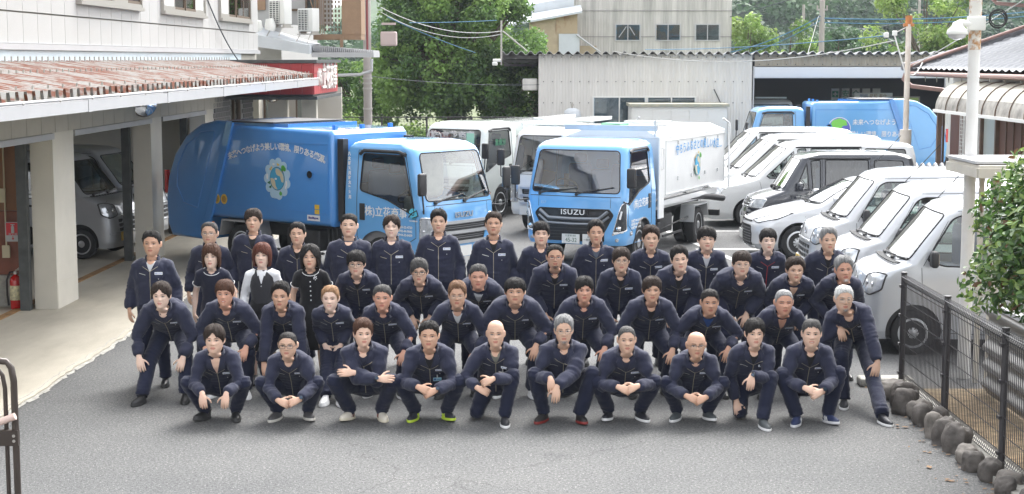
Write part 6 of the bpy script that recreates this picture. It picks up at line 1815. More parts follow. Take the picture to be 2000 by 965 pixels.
V_ = [(-1.95, -.93, 2.17), (-1.95, .93, 2.17), (-6.0, .93, 2.17), (-6.0, -.93, 2.17), (-2.0, -.62, 2.30), (-2.0, .62, 2.30), (-5.95, .62, 2.30), (-5.95, -.62, 2.30)]
MB().add([(x, y, z + .004) for x, y, z in V_], [(4, 5, 6, 7), (0, 4, 7, 3), (1, 2, 6, 5), (0, 1, 5, 4), (2, 3, 7, 6)]).build('body_roof', P_wbody, T2)
for sg in (1, -1):
    MB().box((-1.78, sg*.93, .72), (-2.06, sg*.955, 2.20)).build('front_board', P_wbody, T2)
    MB().box((-2.2, sg*.931, 1.12), (-5.95, sg*.945, 1.135)).box((-2.2, sg*.931, 2.10), (-5.95, sg*.945, 2.115)).box((-2.2, sg*.931, 1.12), (-2.215, sg*.945, 2.115)).box((-5.93, sg*.931, 1.12), (-5.945, sg*.945, 2.115)).build('panel_rib', P_wbody, T2)
    MB().box((-2.0, sg*.80, .92), (-5.6, sg*.90, 1.02)).box((-2.0, sg*.70, .84), (-5.4, sg*.78, .90)).build('sub_frame', P_white, T2)
    MB().tube([(-5.98, sg*.95, .95), (-6.08, sg*1.0, 1.0), (-6.08, sg*1.0, 2.3), (-5.95, sg*.9, 2.4)], .02, 7).tube([(-1.9, sg*.96, 1.6), (-1.93, sg*.99, 1.62), (-1.93, sg*.99, 1.98), (-1.9, sg*.96, 2.0)], .008, 6).build('grab_rail', M_alus, T2, smooth=50)
MB().tube([(-4.2, .82, .95), (-5.2, .86, .86), (-6.05, .88, .76)], .07, 10).build('suction_hose', M_blackp, T2, smooth=60)
MB().box((-1.8, -.9, 2.40), (-1.86, .9, 2.30)).tube([(-1.84, .85, 2.2), (-1.84, .85, 2.5)], .02, 6).box((-2.1, -.3, 2.31), (-3.6, .25, 2.34)).box((-3.9, -.5, 2.31), (-4.2, .4, 2.40)).build('roof_rack', M_alus, T2)
MB().rbox((-2.6, -.5, 2.31), (-3.1, -.1, 2.40), .03).build('green_cover', mat('green_cover', (.1, .35, .2), .5), T2)
mb = MB()
for k in range(4): mb.box((-2.9 - .85*k, .931, 1.35 + .0), (-2.94 - .85*k, .955, 1.42)).box((-2.9 - .85*k, .931, 2.02), (-2.94 - .85*k, .955, 2.08))
mb.build('latches', M_alus, T2)
chars = '守ろうふるさとの美しい水辺…'
joined_text(chars, lambda i: ((-2.85 - i * .215, -.0 + .95, 1.90 + .05 * math.sin(PI * i / 13)), (-1, 0, 0), (0, 0, 1)), .20, M_txtb, T2, bold=.003)
earth_emblem(T2, lambda u, v, d: (-4.1 - u, .948 + d, 1.56 + v), .31, cloud=False)

# ------------------------------------------------ white trucks between
def white_truck(label, corner, yaw, w, pm, side, body_h, Lb=4.9, rack=True, plate=None, stickers=True):
    t = thing('white_truck', label, 'truck', place_corner(*corner, yaw, w, side), yaw, 'white trucks parked behind the blue ones')
    truck_cab(t, pm, w, brand=False, plate=plate)
    chassis(t, Lb, w, -3.6)
    prism_round(t, 'cargo_body', [(-1.9, .9), (-1.9, body_h), (-Lb, body_h), (-Lb, .9)], w, pm, .05)
    if rack:
        MB().rbox((-.75, -w*.62, 2.22), (-1.55, w*.62, 2.27), .02).box((-.8, -w*.5, 2.20), (-.85, w*.5, 2.24)).rbox((-1.3, -w*.9, 2.30), (-3.4, -w*.55, 2.36), .02).rbox((-1.1, w*.2, 2.29), (-2.6, w*.75, 2.36), .02).build('roof_rack', P_cream, t)
    if stickers:
        MB().rbox((-.2, side*w*.55 - .1, 1.72), (-.19, side*w*.55 + .1, 1.95), .003).build('windshield_sticker', mat('mint_sticker', (.4, .75, .6), .6), t)
        MB().plate([(-.08, -.14), (.08, -.14), (.07, .02), (0, .14), (-.07, .02)], [], lambda u, v, d: (-1.55 + u, side*(w + .003 + d), 1.25 + v), 0, .003).build('green_sticker', M_leafg, t)
    return t
ya = yaw_from(-math.sin(R(30)), -math.cos(R(30)))
WA = white_truck('white truck with white lettering across its windshield', (-.70, 35.1), ya, .84, P_cream, 1, 2.15, rack=False)
text('lettering', '(株)立花商事', .22, M_txtw, WA, (-.215, -.05, 1.88), (0, 1, 0), (.28, 0, 1), depth=.002, bold=.006)
text('lettering', '収集業', .16, M_leafd, WA, (-.9, .83, 1.72), (1, 0, 0), (0, 0, 1), depth=.001, bold=.004)
yb = yaw_from(-math.sin(R(20)), -math.cos(R(20)))
WB = white_truck('white truck half hidden by the blue cab service truck', (1.50, 32.25), yb, .84, P_white, 1, 2.1, plate=(-.42, .48, '', '6'))
WC = thing('white_truck', 'white truck parked inside the dark shed', 'truck', (9.0, 55.2, 0), -PI / 2 - R(6), 'white trucks parked behind the blue ones')
truck_cab(WC, P_white, .80, brand=False); chassis(WC, 4.6, .8, -3.6)
prism_round(WC, 'cargo_body', [(-1.9, .9), (-1.9, 2.0), (-4.6, 2.0), (-4.6, .9)], .82, P_white, .05)
MB().rbox((-.6, -.55, 2.22), (-1.5, .55, 2.28), .02).build('roof_rack', P_cream, WC)
kv = wagon('white car with red tail lamp showing behind the service truck', (6.2, 43.3, 0), 0, P_white, 4.2, 1.7, 1.75, 1.0, .9, .7, group='white cars behind the trucks', privacy=False) if False else None
# ================================================================= people
def cloth(name, c, rough=.85, var=.12, bump=.35, sheen=.15):
    return mat(name, c, rough, var=var, scale=5, bump=bump, bscale=26, sheen=sheen, spec=.25, stretch=(1, 1, .55))
C_jack = cloth('navy_jacket_cloth', (.023, .026, .050))
C_trou = cloth('navy_trouser_cloth', (.011, .014, .034), bump=.25)
C_black = cloth('black_cloth', (.012, .012, .014))
C_dress = cloth('dark_navy_dress_cloth', (.018, .020, .038))
C_char = cloth('charcoal_cloth', (.035, .035, .04))
C_shirts = {'navy': cloth('navy_shirt', (.022, .024, .045)), 'black': C_black, 'white': cloth('white_shirt', (.62, .63, .64)), 'lightgrey': cloth('light_grey_shirt', (.50, .51, .53)),
            'grey': cloth('slate_shirt', (.07, .085, .11)), 'blue': cloth('blue_shirt', (.02, .06, .20)), 'olive': cloth('olive_shirt', (.17, .17, .14))}
C_white = mat('white_fabric', (.72, .73, .75), .8, var=.05, scale=6, bump=.2, bscale=30)
C_zip = mat('brass_zip', (.36, .32, .24), .45, metal=.3)
C_zips = mat('silver_zip', (.55, .55, .52), .4, metal=.4)
C_redzip = mat('red_zip', (.5, .04, .04), .6)
C_patch = mat('badge_white', (.78, .80, .84), .6)
C_ptxt = mat('badge_blue', (.06, .14, .38), .6)
C_btn = mat('snap_button', (.6, .6, .6), .3, metal=.5)
C_lens = glass_mat('spectacle_lens', (.93, .95, .95), .03, 1.3)
C_eyew = mat('eye_white', (.42, .38, .36), .45)
C_eyed = mat('eye_dark', (.018, .011, .008), .2)
C_mouth = mat('mouth_line', (.16, .045, .035), .6)
SKINS = {}
def skin(tone):
    tones = {'f': (.66, .44, .335), 'm': (.60, .385, .28), 't': (.55, .33, .23), 'r': (.57, .31, .22), 'd': (.47, .27, .185), 'w': (.72, .52, .42)}
    if tone not in SKINS:
        c = tones[tone]
        m = mat('skin_' + tone, c, .5, var=.07, scale=16, bump=.06, bscale=120, spec=.4)
        b = m.node_tree.nodes['Principled BSDF']
        b.inputs['Subsurface Weight'].default_value = .12
        b.inputs['Subsurface Radius'].default_value = (.01, .004, .002)
        l = mat('lip_' + tone, (c[0]*.80, c[1]*.52, c[2]*.52), .45)
        SKINS[tone] = (m, l)
    return SKINS[tone]
HAIRC = {'bk': (.015, .0135, .013), 'dk': (.028, .019, .015), 'br': (.060, .028, .017), 'rd': (.085, .028, .018), 'gr': (.20, .20, .20), 'wh': (.50, .50, .49), 'bl': (.26, .15, .08), 'sg': (.055, .053, .052), 'lb': (.15, .085, .05)}
def hairm(k):
    c = HAIRC[k]
    return mat('hair_' + k, c, .62, scale=60, c2=tuple(x * 1.9 + .003 for x in c), thr=(.42, .75), stretch=(1, 1, .18), bump=.8, bscale=95, spec=.22)

# ---- head outline tables (metres, eye line at 0)
HZ = np.array([.118, .112, .100, .080, .050, .020, .000, -.020, -.045, -.065, -.085, -.100, -.112, -.118, -.124, -.140, -.165])
HA = np.array([.012, .036, .053, .067, .0755, .0775, .0765, .075, .0715, .0675, .060, .052, .047, .050, .053, .054, .058])
HFd = np.array([.022, .048, .068, .083, .092, .094, .0905, .0905, .0905, .0905, .088, .085, .078, .062, .046, .037, .037])
HB = np.array([.030, .056, .076, .091, .101, .103, .100, .094, .082, .072, .064, .060, .057, .056, .056, .056, .060])
HQ = np.array([.9, .9, .9, .88, .84, .84, .86, .90, 1.0, 1.12, 1.35, 1.6, 1.7, 1.5, 1.2, 1.0, 1.0])
def feat(x, z):
    """relief of the face: how far the surface stands out (positive) at x, z"""
    g = lambda a, s: np.exp(-(a / s) ** 2)
    ax = np.abs(x)
    nose = .023 * g(x, .0095 + .006 * np.clip((.012 - z) / .045, 0, 1)) * np.clip((.022 - z) / .052, 0, 1) * (1 / (1 + np.exp((-.036 - z) / .0025 * 1.0)))
    wing = .008 * g(ax - .0125, .006) * g(z + .031, .008)
    sock = -.0075 * g(ax - .031, .018) * g(z - .001, .013)
    brow = .0035 * g(ax - .028, .026) * g(z - .022, .009)
    cheek = .0035 * g(ax - .042, .018) * g(z + .024, .020)
    lips = .0052 * g(x, .021) * (g(z + .0585, .0045) + 1.1 * g(z + .0695, .0050)) - .003 * g(x, .024) * g(z + .064, .002)
    philt = .003 * g(x, .016) * g(z + .052, .012)
    chin = .005 * g(x, .020) * g(z + .096, .014)
    fold = -.0022 * g(ax - .029, .005) * g(z + .048, .018)
    return nose + wing + sock + brow + cheek + lips + philt + chin + fold
def head_pt(phi, z, hair=False):
    a, f, b, q = np.interp(-z, -HZ, HA), np.interp(-z, -HZ, HFd), np.interp(-z, -HZ, HB), np.interp(-z, -HZ, HQ)
    if hair:
        lo = z < .0
        a = np.where(lo, .0765, a); b = np.where(lo, np.maximum(b, .090), b); f = np.where(lo, .088, f); q = np.where(lo, 1.0, q)
    s, c = np.sin(phi), np.cos(phi)
    x = a * s
    y = np.where(c > 0, -f * np.abs(c) ** q, b * np.abs(c) ** .92)
    return x, y
def face_y(x, z):
    a, f, q = np.interp(-z, -HZ, HA), np.interp(-z, -HZ, HFd), np.interp(-z, -HZ, HQ)
    s = np.clip(x / a, -.999, .999)
    return -f * np.sqrt(1 - s * s) ** q - feat(x, z)
NCOL = 44
T_ = np.linspace(0, 2 * PI, NCOL, endpoint=False)
PHI = T_ - .45 * np.sin(T_)
HROWS = np.concatenate([[.1175, .114, .107, .098, .088], np.linspace(.078, -.112, 36), [-.118, -.124, -.134]])
def head_rings():
    """rings of (x, y, z), crown to neck; index 0 = face centre, going towards +x"""
    out = []
    for z in HROWS:
        x, y = head_pt(PHI, z)
        fr = np.cos(PHI) > .05
        y = np.where(fr, y - feat(x, z) * np.clip(np.cos(PHI) * 3, 0, 1), y)
        # ears
        e = np.exp(-((y - .018) / .016) ** 2) * np.clip(1 - (abs(z + .002) / .036) ** 4, 0, 1) * .017
        x = x + np.sign(x) * e
        y = y + e * .35
        out.append(np.stack([x, y, np.full(NCOL, z)], 1))
    return out
HEAD = head_rings()
def norm(v): return v / (np.linalg.norm(v) + 1e-9)
def ik(a, b, l1, l2, pole):
    a, b = np.array(a, float), np.array(b, float)
    d = b - a; L = np.linalg.norm(d)
    if L > (l1 + l2) * .995:
        return a + d * l1 / (l1 + l2)
    u = d / L; k = (l1*l1 - l2*l2 + L*L) / (2 * L)
    h = math.sqrt(max(0, l1*l1 - k*k))
    p = np.array(pole, float); p = norm(p - u * p.dot(u))
    return a + u * k + p * h

def tube_rings(pts, rad, side, n, start=0.0):
    """elliptical rings along pts; rad = [(ra, rb)]; side = reference side vector"""
    pts = [np.array(p, float) for p in pts]; out = []
    for i, p in enumerate(pts):
        d = norm(pts[min(i + 1, len(pts) - 1)] - pts[max(i - 1, 0)])
        s = np.array(side, float); s = norm(s - d * s.dot(d)); w = np.cross(d, s)
        ra, rb = rad[i]
        out.append([p + s * math.cos(2*PI*k/n + start) * ra + w * math.sin(2*PI*k/n + start) * rb for k in range(n)])
    return out

class Pose: pass
def solve_pose(sp):
    J = Pose(); k = sp['k']; J.k = k
    pose = sp['pose']
    HIPZ = {'squat': .335, 'kneel': .36, 'bend': .67, 'half': .86, 'stand': .945}[pose] * k + sp.get('hipdz', 0)
    HIPY = {'squat': .17, 'kneel': .14, 'bend': .26, 'half': .12, 'stand': .02}[pose] * k
    T = .50 * k; N = .156 * k
    y0 = sp['Y']; yh = y0
    for it in range(6):
        hx, hz = at_dist(sp['u'], sp['v'], yh)
        lo, hi = R(1), R(80)
        f = lambda al: HIPZ + T * math.cos(al) + N * math.cos(al * .62) - hz
        for _ in range(40):
            m = (lo + hi) / 2
            if f(m) > 0: lo = m
            else: hi = m
        al = (lo + hi) / 2
        yl = HIPY - T * math.sin(al) - N * math.sin(al * .62)
        yh = y0 + yl
    if abs(f(al)) > .03: HIPZ -= f(al)          # taller or shorter than the default: shift the hips
    J.x0 = hx - sp.get('leanx', 0); J.bare = bool(sp.get('dress'))
    ln = sp.get('leanx', 0)
    J.H = np.array([0, HIPY, HIPZ])
    J.NB = np.array([ln * .7, HIPY - T * math.sin(al), HIPZ + T * math.cos(al)])
    J.hc = np.array([ln, yl, hz])
    J.U = norm(J.NB - J.H)
    yw = R(sp.get('yaw', 0))
    Rt = np.array([math.cos(yw), math.sin(yw), 0]); Rt = norm(Rt - J.U * Rt.dot(J.U))
    J.R = Rt; J.F = np.cross(J.U, Rt)          # F points out of the back; front is -F
    if J.F[1] < 0: J.F = -J.F
    J.al = al
    # head frame: up leans a little with the neck, face to the camera
    hy = R(sp.get('hyaw', 0)); ht = R(sp.get('tilt', 0)); hp = R(min(7, math.degrees(al) * .1) - 7 + sp.get('hpitch', 0))
    M3 = Matrix.Rotation(hy, 3, 'Z') @ Matrix.Rotation(ht, 3, 'Y') @ Matrix.Rotation(hp, 3, 'X')
    J.HM = np.array(M3)
    # legs
    fw = {'squat': .155, 'kneel': .15, 'bend': .17, 'half': .13, 'stand': .12}[pose] * k * sp.get('stance', 1)
    J.feet = []
    for i, s in enumerate((-1, 1)):
        if sp.get('feet'):
            fx, fy = at_height(*sp['feet'][i], .05); J.feet.append(np.array([fx - J.x0, fy - y0, 0]))
        else: J.feet.append(np.array([s * fw, {'bend': .02, 'squat': 0.0}.get(pose, 0) + .03 * ((sp['i'] * 7 + i * 3) % 5 - 2) * (pose != 'squat'), 0]))
    J.hip, J.knee, J.ank = [], [], []
    for i, s in enumerate((-1, 1)):
        hj = J.H + np.array([s * .09 * k, 0, -.02])
        an = J.feet[i] + np.array([0, .03, .095])
        pole = {'squat': (s * .55, -1, .55), 'kneel': (s * .25, -1, .6), 'bend': (s * .35, -1, .2), 'half': (s * .1, -1, 0), 'stand': (0, -1, 0)}[pose]
        if pose == 'kneel' and sp.get('kneel') == i:
            an = J.feet[i] + np.array([-s * .02, .30, .12]); kn = np.array([J.feet[i][0] + s * .02, -.02, .085])
            J.feet[i] = J.feet[i] + np.array([0, .30, .0])
        else: kn = ik(hj, an, .425 * k, .415 * k, pole)
        J.hip.append(hj); J.knee.append(kn); J.ank.append(an)
    # arms
    J.sh, J.el, J.wr, J.hd, J.hn, J.curl, J.spread = [], [], [], [], [], [], []
    mode = sp.get('arms', {'squat': 'clasp', 'bend': 'knees', 'half': 'knees', 'stand': 'down', 'kneel': 'clasp'}[pose])
    J.mode = mode
    for i, s in enumerate((-1, 1)):
        sj = J.NB + J.R * s * .158 * k * sp.get('bulk', 1) ** .5 - J.U * .075 * k
        tgt = None
        if sp.get('hands') and sp['hands'][i] is not None:
            hu, hv, dy = sp['hands'][i]
            tx, tz = at_dist(hu, hv, y0 + dy); tgt = np.array([tx - J.x0, dy, tz])
        curl, spread = .5, .0
        if mode == 'knees' or (mode == 'mix' and i == sp.get('kneehand', 0)):
            kn = J.knee[i] if pose != 'half' else J.hip[i] * .45 + J.knee[i] * .55
            if tgt is None: tgt = kn + np.array([-s * .01, -.105, .06]) * 1.0
            hd = norm(np.array([-s * .25, -.35, -.9])); hn = norm(np.array([0, -.95, .45])); curl = .35; spread = .12
            wr = tgt - hd * .02
        elif mode == 'clasp':
            if tgt is None:
                c = (J.knee[0] + J.knee[1]) / 2 + np.array([0, -.10, -.10]); tgt = c + np.array([s * .055, 0, 0])
            hd = norm(np.array([-s * .86, -.30, -.30 - .0 * i])); hn = norm(np.array([s * .25, -.85, .55])); curl = 1.0
            wr = tgt + np.array([s * .03, .01, .01 * i])
        elif mode == 'hang' or mode == 'mix':
            if tgt is None: tgt = J.knee[i] + np.array([0, -.18, -.05])
            hd = norm(np.array([-s * .12, -.30, -.95])); hn = norm(np.array([0, -.97, .25])); curl = .45
            wr = tgt
        elif mode == 'fold':
            if tgt is None: tgt = (J.knee[0] + J.knee[1]) / 2 + np.array([-s * .02, -.12, .04])
            hd = norm(np.array([-s * .95, -.2, .05])); hn = norm(np.array([0, -.9, .4])); curl = .25; wr = tgt
        else:
            a_ = sp.get('downx', .25)
            tgt = J.H + np.array([s * a_ * k, -.05, -.06]); hd = norm(np.array([-s * .1, -.1, -1])); hn = norm(np.array([s * .8, -.6, 0])); curl = .4; wr = tgt
            if mode == 'front': wr = J.H + np.array([s * .09, -.20, -.06]); hd = norm(np.array([-s * .5, -.15, -.8])); hn = norm(np.array([0, -1, .2])); curl = .5
        wr = np.array(wr)
        L = np.linalg.norm(wr - sj); mx = (.285 + .25) * k * 1.06
        if L > mx: wr = sj + (wr - sj) * mx / L
        pole = (s * .75, .75, -.1) if mode not in ('down', 'front') else (s * .35, 1, 0)
        if pose == 'squat' and mode in ('clasp', 'hang', 'fold'): pole = (s * .6, .05, -1)
        el = ik(sj, wr, .285 * k, .25 * k, pole)
        J.sh.append(sj); J.el.append(el); J.wr.append(wr); J.hd.append(hd); J.hn.append(hn); J.curl.append(curl); J.spread.append(spread)
    return J

def body_mesh(J, tone, lean_face=1.0, wide=1.0):
    V, F, M_ = [], [], []
    def add(r_):
        o = len(V); V.extend([tuple(p) for p in r_]); return list(range(o, o + len(r_)))
    k = J.k
    rings = []
    for r_ in HEAD:
        p = r_.copy()
        lowf = np.clip((-p[:, 2]) / .1, 0, 1) if True else 0
        p[:, 2] *= J.tall
        p[:, 0] *= wide * (1 + (lean_face - 1) * lowf)
        p = p @ J.HM.T * HS + J.hc
        rings.append(add(p))
    nb, hcn = J.NB, J.hc
    back = J.F
    # neck and torso rings, same column order (0 = front, towards +x)
    def tring(c, ra, rb, R_, F_):
        x, y = np.sin(PHI) * ra, -np.cos(PHI) * rb
        return [c + R_ * x[i] + F_ * y[i] for i in range(NCOL)]
    rings.append(add(tring(nb - J.U * .008, .064*k, .064*k, J.R, J.F)))
    for t, ra, rb in ((.06, .075, .055), (.12, .115, .062), (.18, .125, .068), (.26, .125, .070), (.36, .12, .072), (.55, .105, .072), (.75, .10, .072), (.92, .105, .075), (1.0, .105, .075)):
        bw_ = .035 * math.sin(PI * (1 - t)) * min(1, J.al / .5) if t > .3 else .02
        rings.append(add(tring(nb + (J.H - nb) * t + J.F * bw_, ra*k, rb*k, J.R, J.F)))
    nh = len(HEAD)
    # side patches for the arms
    ia = {}
    for s, tt in ((1, PI/2), (-1, 3*PI/2)):
        j = int(np.argmin(np.abs(PHI - tt))); ia[s] = j
    r0 = nh + 2
    hole = set()
    for s in (1, -1):
        for a in range(3):
            for b in range(3): hole.add((r0 + a, (ia[s] - 1 + b) % NCOL))
    lipz = [(i, z) for i, z in enumerate(HROWS)]
    for i in range(len(rings) - 1):
        for j in range(NCOL):
            if (i, j) in hole: continue
            F.append((rings[i][j], rings[i + 1][j], rings[i + 1][(j + 1) % NCOL], rings[i][(j + 1) % NCOL]))
            m = 0
            if i < nh - 1:
                z = (HROWS[i] + HROWS[i + 1]) / 2; x = HEAD[i][j][0] * .5 + HEAD[i][(j + 1) % NCOL][0] * .5
                if -.0745 < z < -.054 and abs(x) < .0235 - abs(z + .064) * .7 and HEAD[i][j][1] < -.05: m = 1
            M_.append(m)
    c = len(V); V.append(tuple(np.mean([V[q] for q in rings[0]], axis=0)))
    for j in range(NCOL): F.append((c, rings[0][j], rings[0][(j + 1) % NCOL])); M_.append(0)
    def bridge(loop, ring):
        """join a boundary loop and a ring of the same count, best rotation and direction"""
        n = len(loop); A = np.array([V[q] for q in loop]); B = np.array([V[q] for q in ring]); best = None
        A0 = A - A.mean(0); B0 = B - B.mean(0)
        for d in (1, -1):
            for o in range(n):
                idx = [(o + d * q) % n for q in range(n)]
                e = ((A0 - B0[idx]) ** 2).sum()
                if best is None or e < best[0]: best = (e, idx)
        idx = best[1]; r2 = [ring[q] for q in idx]
        for q in range(n): F.append((loop[q], loop[(q + 1) % n], r2[(q + 1) % n], r2[q])); M_.append(0)
    def chain(ringlist):
        ids = [add(r_) for r_ in ringlist]
        for a, b in zip(ids[:-1], ids[1:]):
            n = len(a)
            for q in range(n): F.append((a[q], a[(q + 1) % n], b[(q + 1) % n], b[q])); M_.append(0)
        return ids
    for i, s in enumerate((-1, 1)):
        jc = ia[s]; js = [(jc - 1 + b) % NCOL for b in range(4)]; rs = [r0 + a for a in range(4)]
        loop = [rings[rs[0]][js[b]] for b in range(4)] + [rings[rs[a]][js[3]] for a in (1, 2, 3)] + [rings[rs[3]][js[b]] for b in (2, 1, 0)] + [rings[rs[a]][js[0]] for a in (2, 1)]
        hd, hn = J.hd[i], J.hn[i]; hn = norm(hn - hd * hn.dot(hd)); side = np.cross(hd, hn)
        if side[0] * -s < 0: side = -side          # side points to the thumb (inwards)
        sh, el, wr = J.sh[i], J.el[i], J.wr[i]
        pts = [sh, sh * .6 + el * .4, el, el * .5 + wr * .5, wr * .92 + el * .08, wr]
        rad = [(.034, .034), (.034, .034), (.030, .030), (.033, .032), (.028, .024), (.027, .021)] if not J.bare else [(.038, .038), (.040, .042), (.036, .036), (.035, .034), (.026, .023), (.025, .020)]
        rr_ = tube_rings(pts, [(a*k, b*k) for a, b in rad], side, 12)
        # palm rings: flat ovals
        for (d, w, h_) in ((.03, .033, .017), (.06, .040, .015), (.088, .041, .013)):
            c_ = wr + hd * d * k
            ww = np.cross(hd, side)
            pl = []
            for q in range(12):
                a = 2 * PI * q / 12
                cx = math.cos(a); sx = math.sin(a)
                pl.append(c_ + side * np.sign(cx) * abs(cx) ** .7 * w * k + ww * np.sign(sx) * abs(sx) ** .7 * h_ * k)
            rr_.append(pl)
        ids = chain(rr_)
        bridge(loop, ids[0])
        last = ids[-1]
        # ring order: 0 = thumb side; 1..5 one face; 6 = little finger side; 7..11 other face
        fing = [([last[0], last[1], last[2], last[10], last[11]]), ([last[2], last[3], last[9], last[10]]), ([last[3], last[4], last[8], last[9]]), ([last[4], last[5], last[6], last[7], last[8]])]
        ww = np.cross(hd, side)
        palm = -ww if ww.dot(hn) > 0 else ww
        for fi, (base, L) in enumerate(zip(fing, (.072, .080, .074, .058))):
            P = np.array([V[q] for q in base]); c0 = P.mean(0); prev = base
            d = hd + side * (.5 - fi / 3) * J.spread[i]; d = norm(d)
            cur = J.curl[i] * (1 + .12 * ((fi * 5 + i * 3) % 3 - 1)); cen = c0; ang = .25 * cur
            for sgm, (fl, sc) in enumerate(((.45, .92), (.30, .82), (.25, .55))):
                ang += cur * (.45 if sgm == 0 else .55)
                dd = norm(d * math.cos(ang) + palm * math.sin(ang)); cen = cen + dd * L * fl * k
                nrm = norm(np.cross(side, dd))
                off = P - c0
                ring = [cen + side * (o.dot(side)) * .86 * sc + nrm * (o.dot(ww)) * sc * (1 if nrm.dot(ww) > 0 else -1) for o in off]
                r2 = add(ring)
                n = len(prev)
                for q in range(n): F.append((prev[q], prev[(q + 1) % n], r2[(q + 1) % n], r2[q])); M_.append(0)
                prev = r2
            F.append(tuple(prev)); M_.append(0)
        # thumb, from the side of the palm near the wrist
        a, b = ids[-3], ids[-2]
        tb = [a[11], a[0], a[1], b[1], b[0], b[11]]
        for q in (11, 0):      # remove the two quads it grows from
            qd = set((a[q], a[(q + 1) % 12], b[(q + 1) % 12], b[q]))
            for fi_ in range(len(F) - 1, -1, -1):
                if set(F[fi_]) == qd: F.pop(fi_); M_.pop(fi_); break
        P = np.array([V[q] for q in tb]); c0 = P.mean(0); prev = tb; cen = c0
        for sgm, (L, sc, o1, o2) in enumerate(((.032, .72, .75, .2), (.028, .62, .45, .25), (.022, .42, .2, .3))):
            dd = norm(hd * (1 - o1 * .6) + side * o1 + palm * o2); cen = cen + dd * L * k
            nrm = norm(np.cross(dd, ww)); off = P - c0
            ring = [cen + nrm * (np.dot(o, hd)) * sc * (1 if nrm.dot(hd) > 0 else -1) * .75 + ww * (np.dot(o, ww)) * sc for o in off]
            r2 = add(ring)
            for q in range(6): F.append((prev[q], prev[(q + 1) % 6], r2[(q + 1) % 6], r2[q])); M_.append(0)
            prev = r2
        F.append(tuple(prev)); M_.append(0)
    # legs
    base = rings[-1]
    h0 = 0; hb = NCOL // 2
    crot = [np.array(V[base[h0]]) * (1 - t) + np.array(V[base[hb]]) * t - J.U * .05 * k for t in (.25, .5, .75)]
    cr = add(crot)
    for i, s in enumerate((-1, 1)):
        seg = base[h0:hb + 1] if s > 0 else [base[q % NCOL] for q in range(NCOL, hb - 1, -1)]
        loop = seg + cr[::-1]
        n = len(loop)
        hj, kn, an = J.hip[i], J.knee[i], J.ank[i]
        pts = [hj * .85 + kn * .15, hj * .5 + kn * .5, kn, kn * .6 + an * .4, an]
        rad = [(.055, .055), (.05, .05), (.042, .042), (.044, .046), (.032, .036)]
        rr_ = tube_rings(pts, [(a*k, b*k) for a, b in rad], (1, 0, 0), n)
        ft = J.feet[i]
        rr_.append([ft + np.array([0, .0, .045]) + np.array([math.cos(2*PI*q/n) * .022, math.sin(2*PI*q/n) * .035, 0]) for q in range(n)])
        rr_.append([ft + np.array([0, -.03, .03]) + np.array([math.cos(2*PI*q/n) * .018, math.sin(2*PI*q/n) * .04, -.0]) for q in range(n)])
        ids = chain(rr_)
        bridge(loop, ids[0]); F.append(tuple(ids[-1])); M_.append(0)
    me = bpy.data.meshes.new('body')
    me.from_pydata(V, [], F)
    for m in skin(tone): me.materials.append(m)
    me.polygons.foreach_set('material_index', M_)
    bm = bmesh.new(); bm.from_mesh(me); bmesh.ops.recalc_face_normals(bm, faces=bm.faces); bm.to_mesh(me); bm.free()
    me.polygons.foreach_set('use_smooth', [True] * len(me.polygons))
    return me
HS = 1.0

# ---- clothes: closed volumes fused by a voxel remesh, then wrinkled
def fuse(name, vols, m, voxel, seed, amp=.006, creases=()):
    mb = MB()
    for rings in vols: mb.loft([[tuple(p) for p in r_] for r_ in rings])
    me = bpy.data.meshes.new('tmp'); me.from_pydata(mb.v, [], mb.f)
    bm = bmesh.new(); bm.from_mesh(me); bmesh.ops.recalc_face_normals(bm, faces=bm.faces); bm.to_mesh(me); bm.free()
    o = bpy.data.objects.new('tmp', me); col.objects.link(o)
    md = o.modifiers.new('r', 'REMESH'); md.mode = 'VOXEL'; md.voxel_size = voxel; md.use_smooth_shade = True
    ms = o.modifiers.new('s', 'SMOOTH'); ms.iterations = 3; ms.factor = .6
    dg = bpy.context.evaluated_depsgraph_get()
    out = bpy.data.meshes.new_from_object(o.evaluated_get(dg))
    bpy.data.objects.remove(o); bpy.data.meshes.remove(me)
    out.name = name
    n = len(out.vertices)
    P = np.empty(n * 3, np.float32); out.vertices.foreach_get('co', P); P = P.reshape(-1, 3).astype(float)
    Nn = np.empty(n * 3, np.float32); out.vertices.foreach_get('normal', Nn); Nn = Nn.reshape(-1, 3)
    s = seed * 1.37
    w = np_noise(P * 6 + s, seed) * .35
    d = amp * (np_noise(P * np.array([9, 9, 13]) + w[:, None] * 3 + s, seed) + .6 * np_noise(P * np.array([19, 19, 30]) + s, seed + 5))
    ridge = 1 - np.abs(np_noise(P * np.array([7, 7, 15]) + w[:, None] * 5 + s * 2, seed + 9)) * 2
    d += amp * .8 * np.clip(ridge, 0, 1) ** 2
    for (c, axis, r_, a_) in creases:
        dv = P - np.array(c); t = dv @ np.array(axis); g = np.exp(-(np.linalg.norm(dv, axis=1) / r_) ** 2)
        d += a_ * g * np.sin(t * 150 + 4 * np_noise(P * 9 + s, seed + 3))
    P += Nn * d[:, None]
    out.vertices.foreach_set('co', P.astype(np.float32).ravel())
    out.materials.clear(); out.materials.append(m)
    out.polygons.foreach_set('use_smooth', np.ones(len(out.polygons), bool))
    out.update()
    return out
def ball(c, r, n=12):
    c = np.array(c)
    return [[c + np.array([math.cos(2*PI*q/n) * math.sin(a) * r, math.sin(2*PI*q/n) * math.sin(a) * r, math.cos(a) * r]) for q in range(n)] for a in (.15, .5, .9, 1.3, PI/2 + .3, 2.2, 2.6, 3.0)]
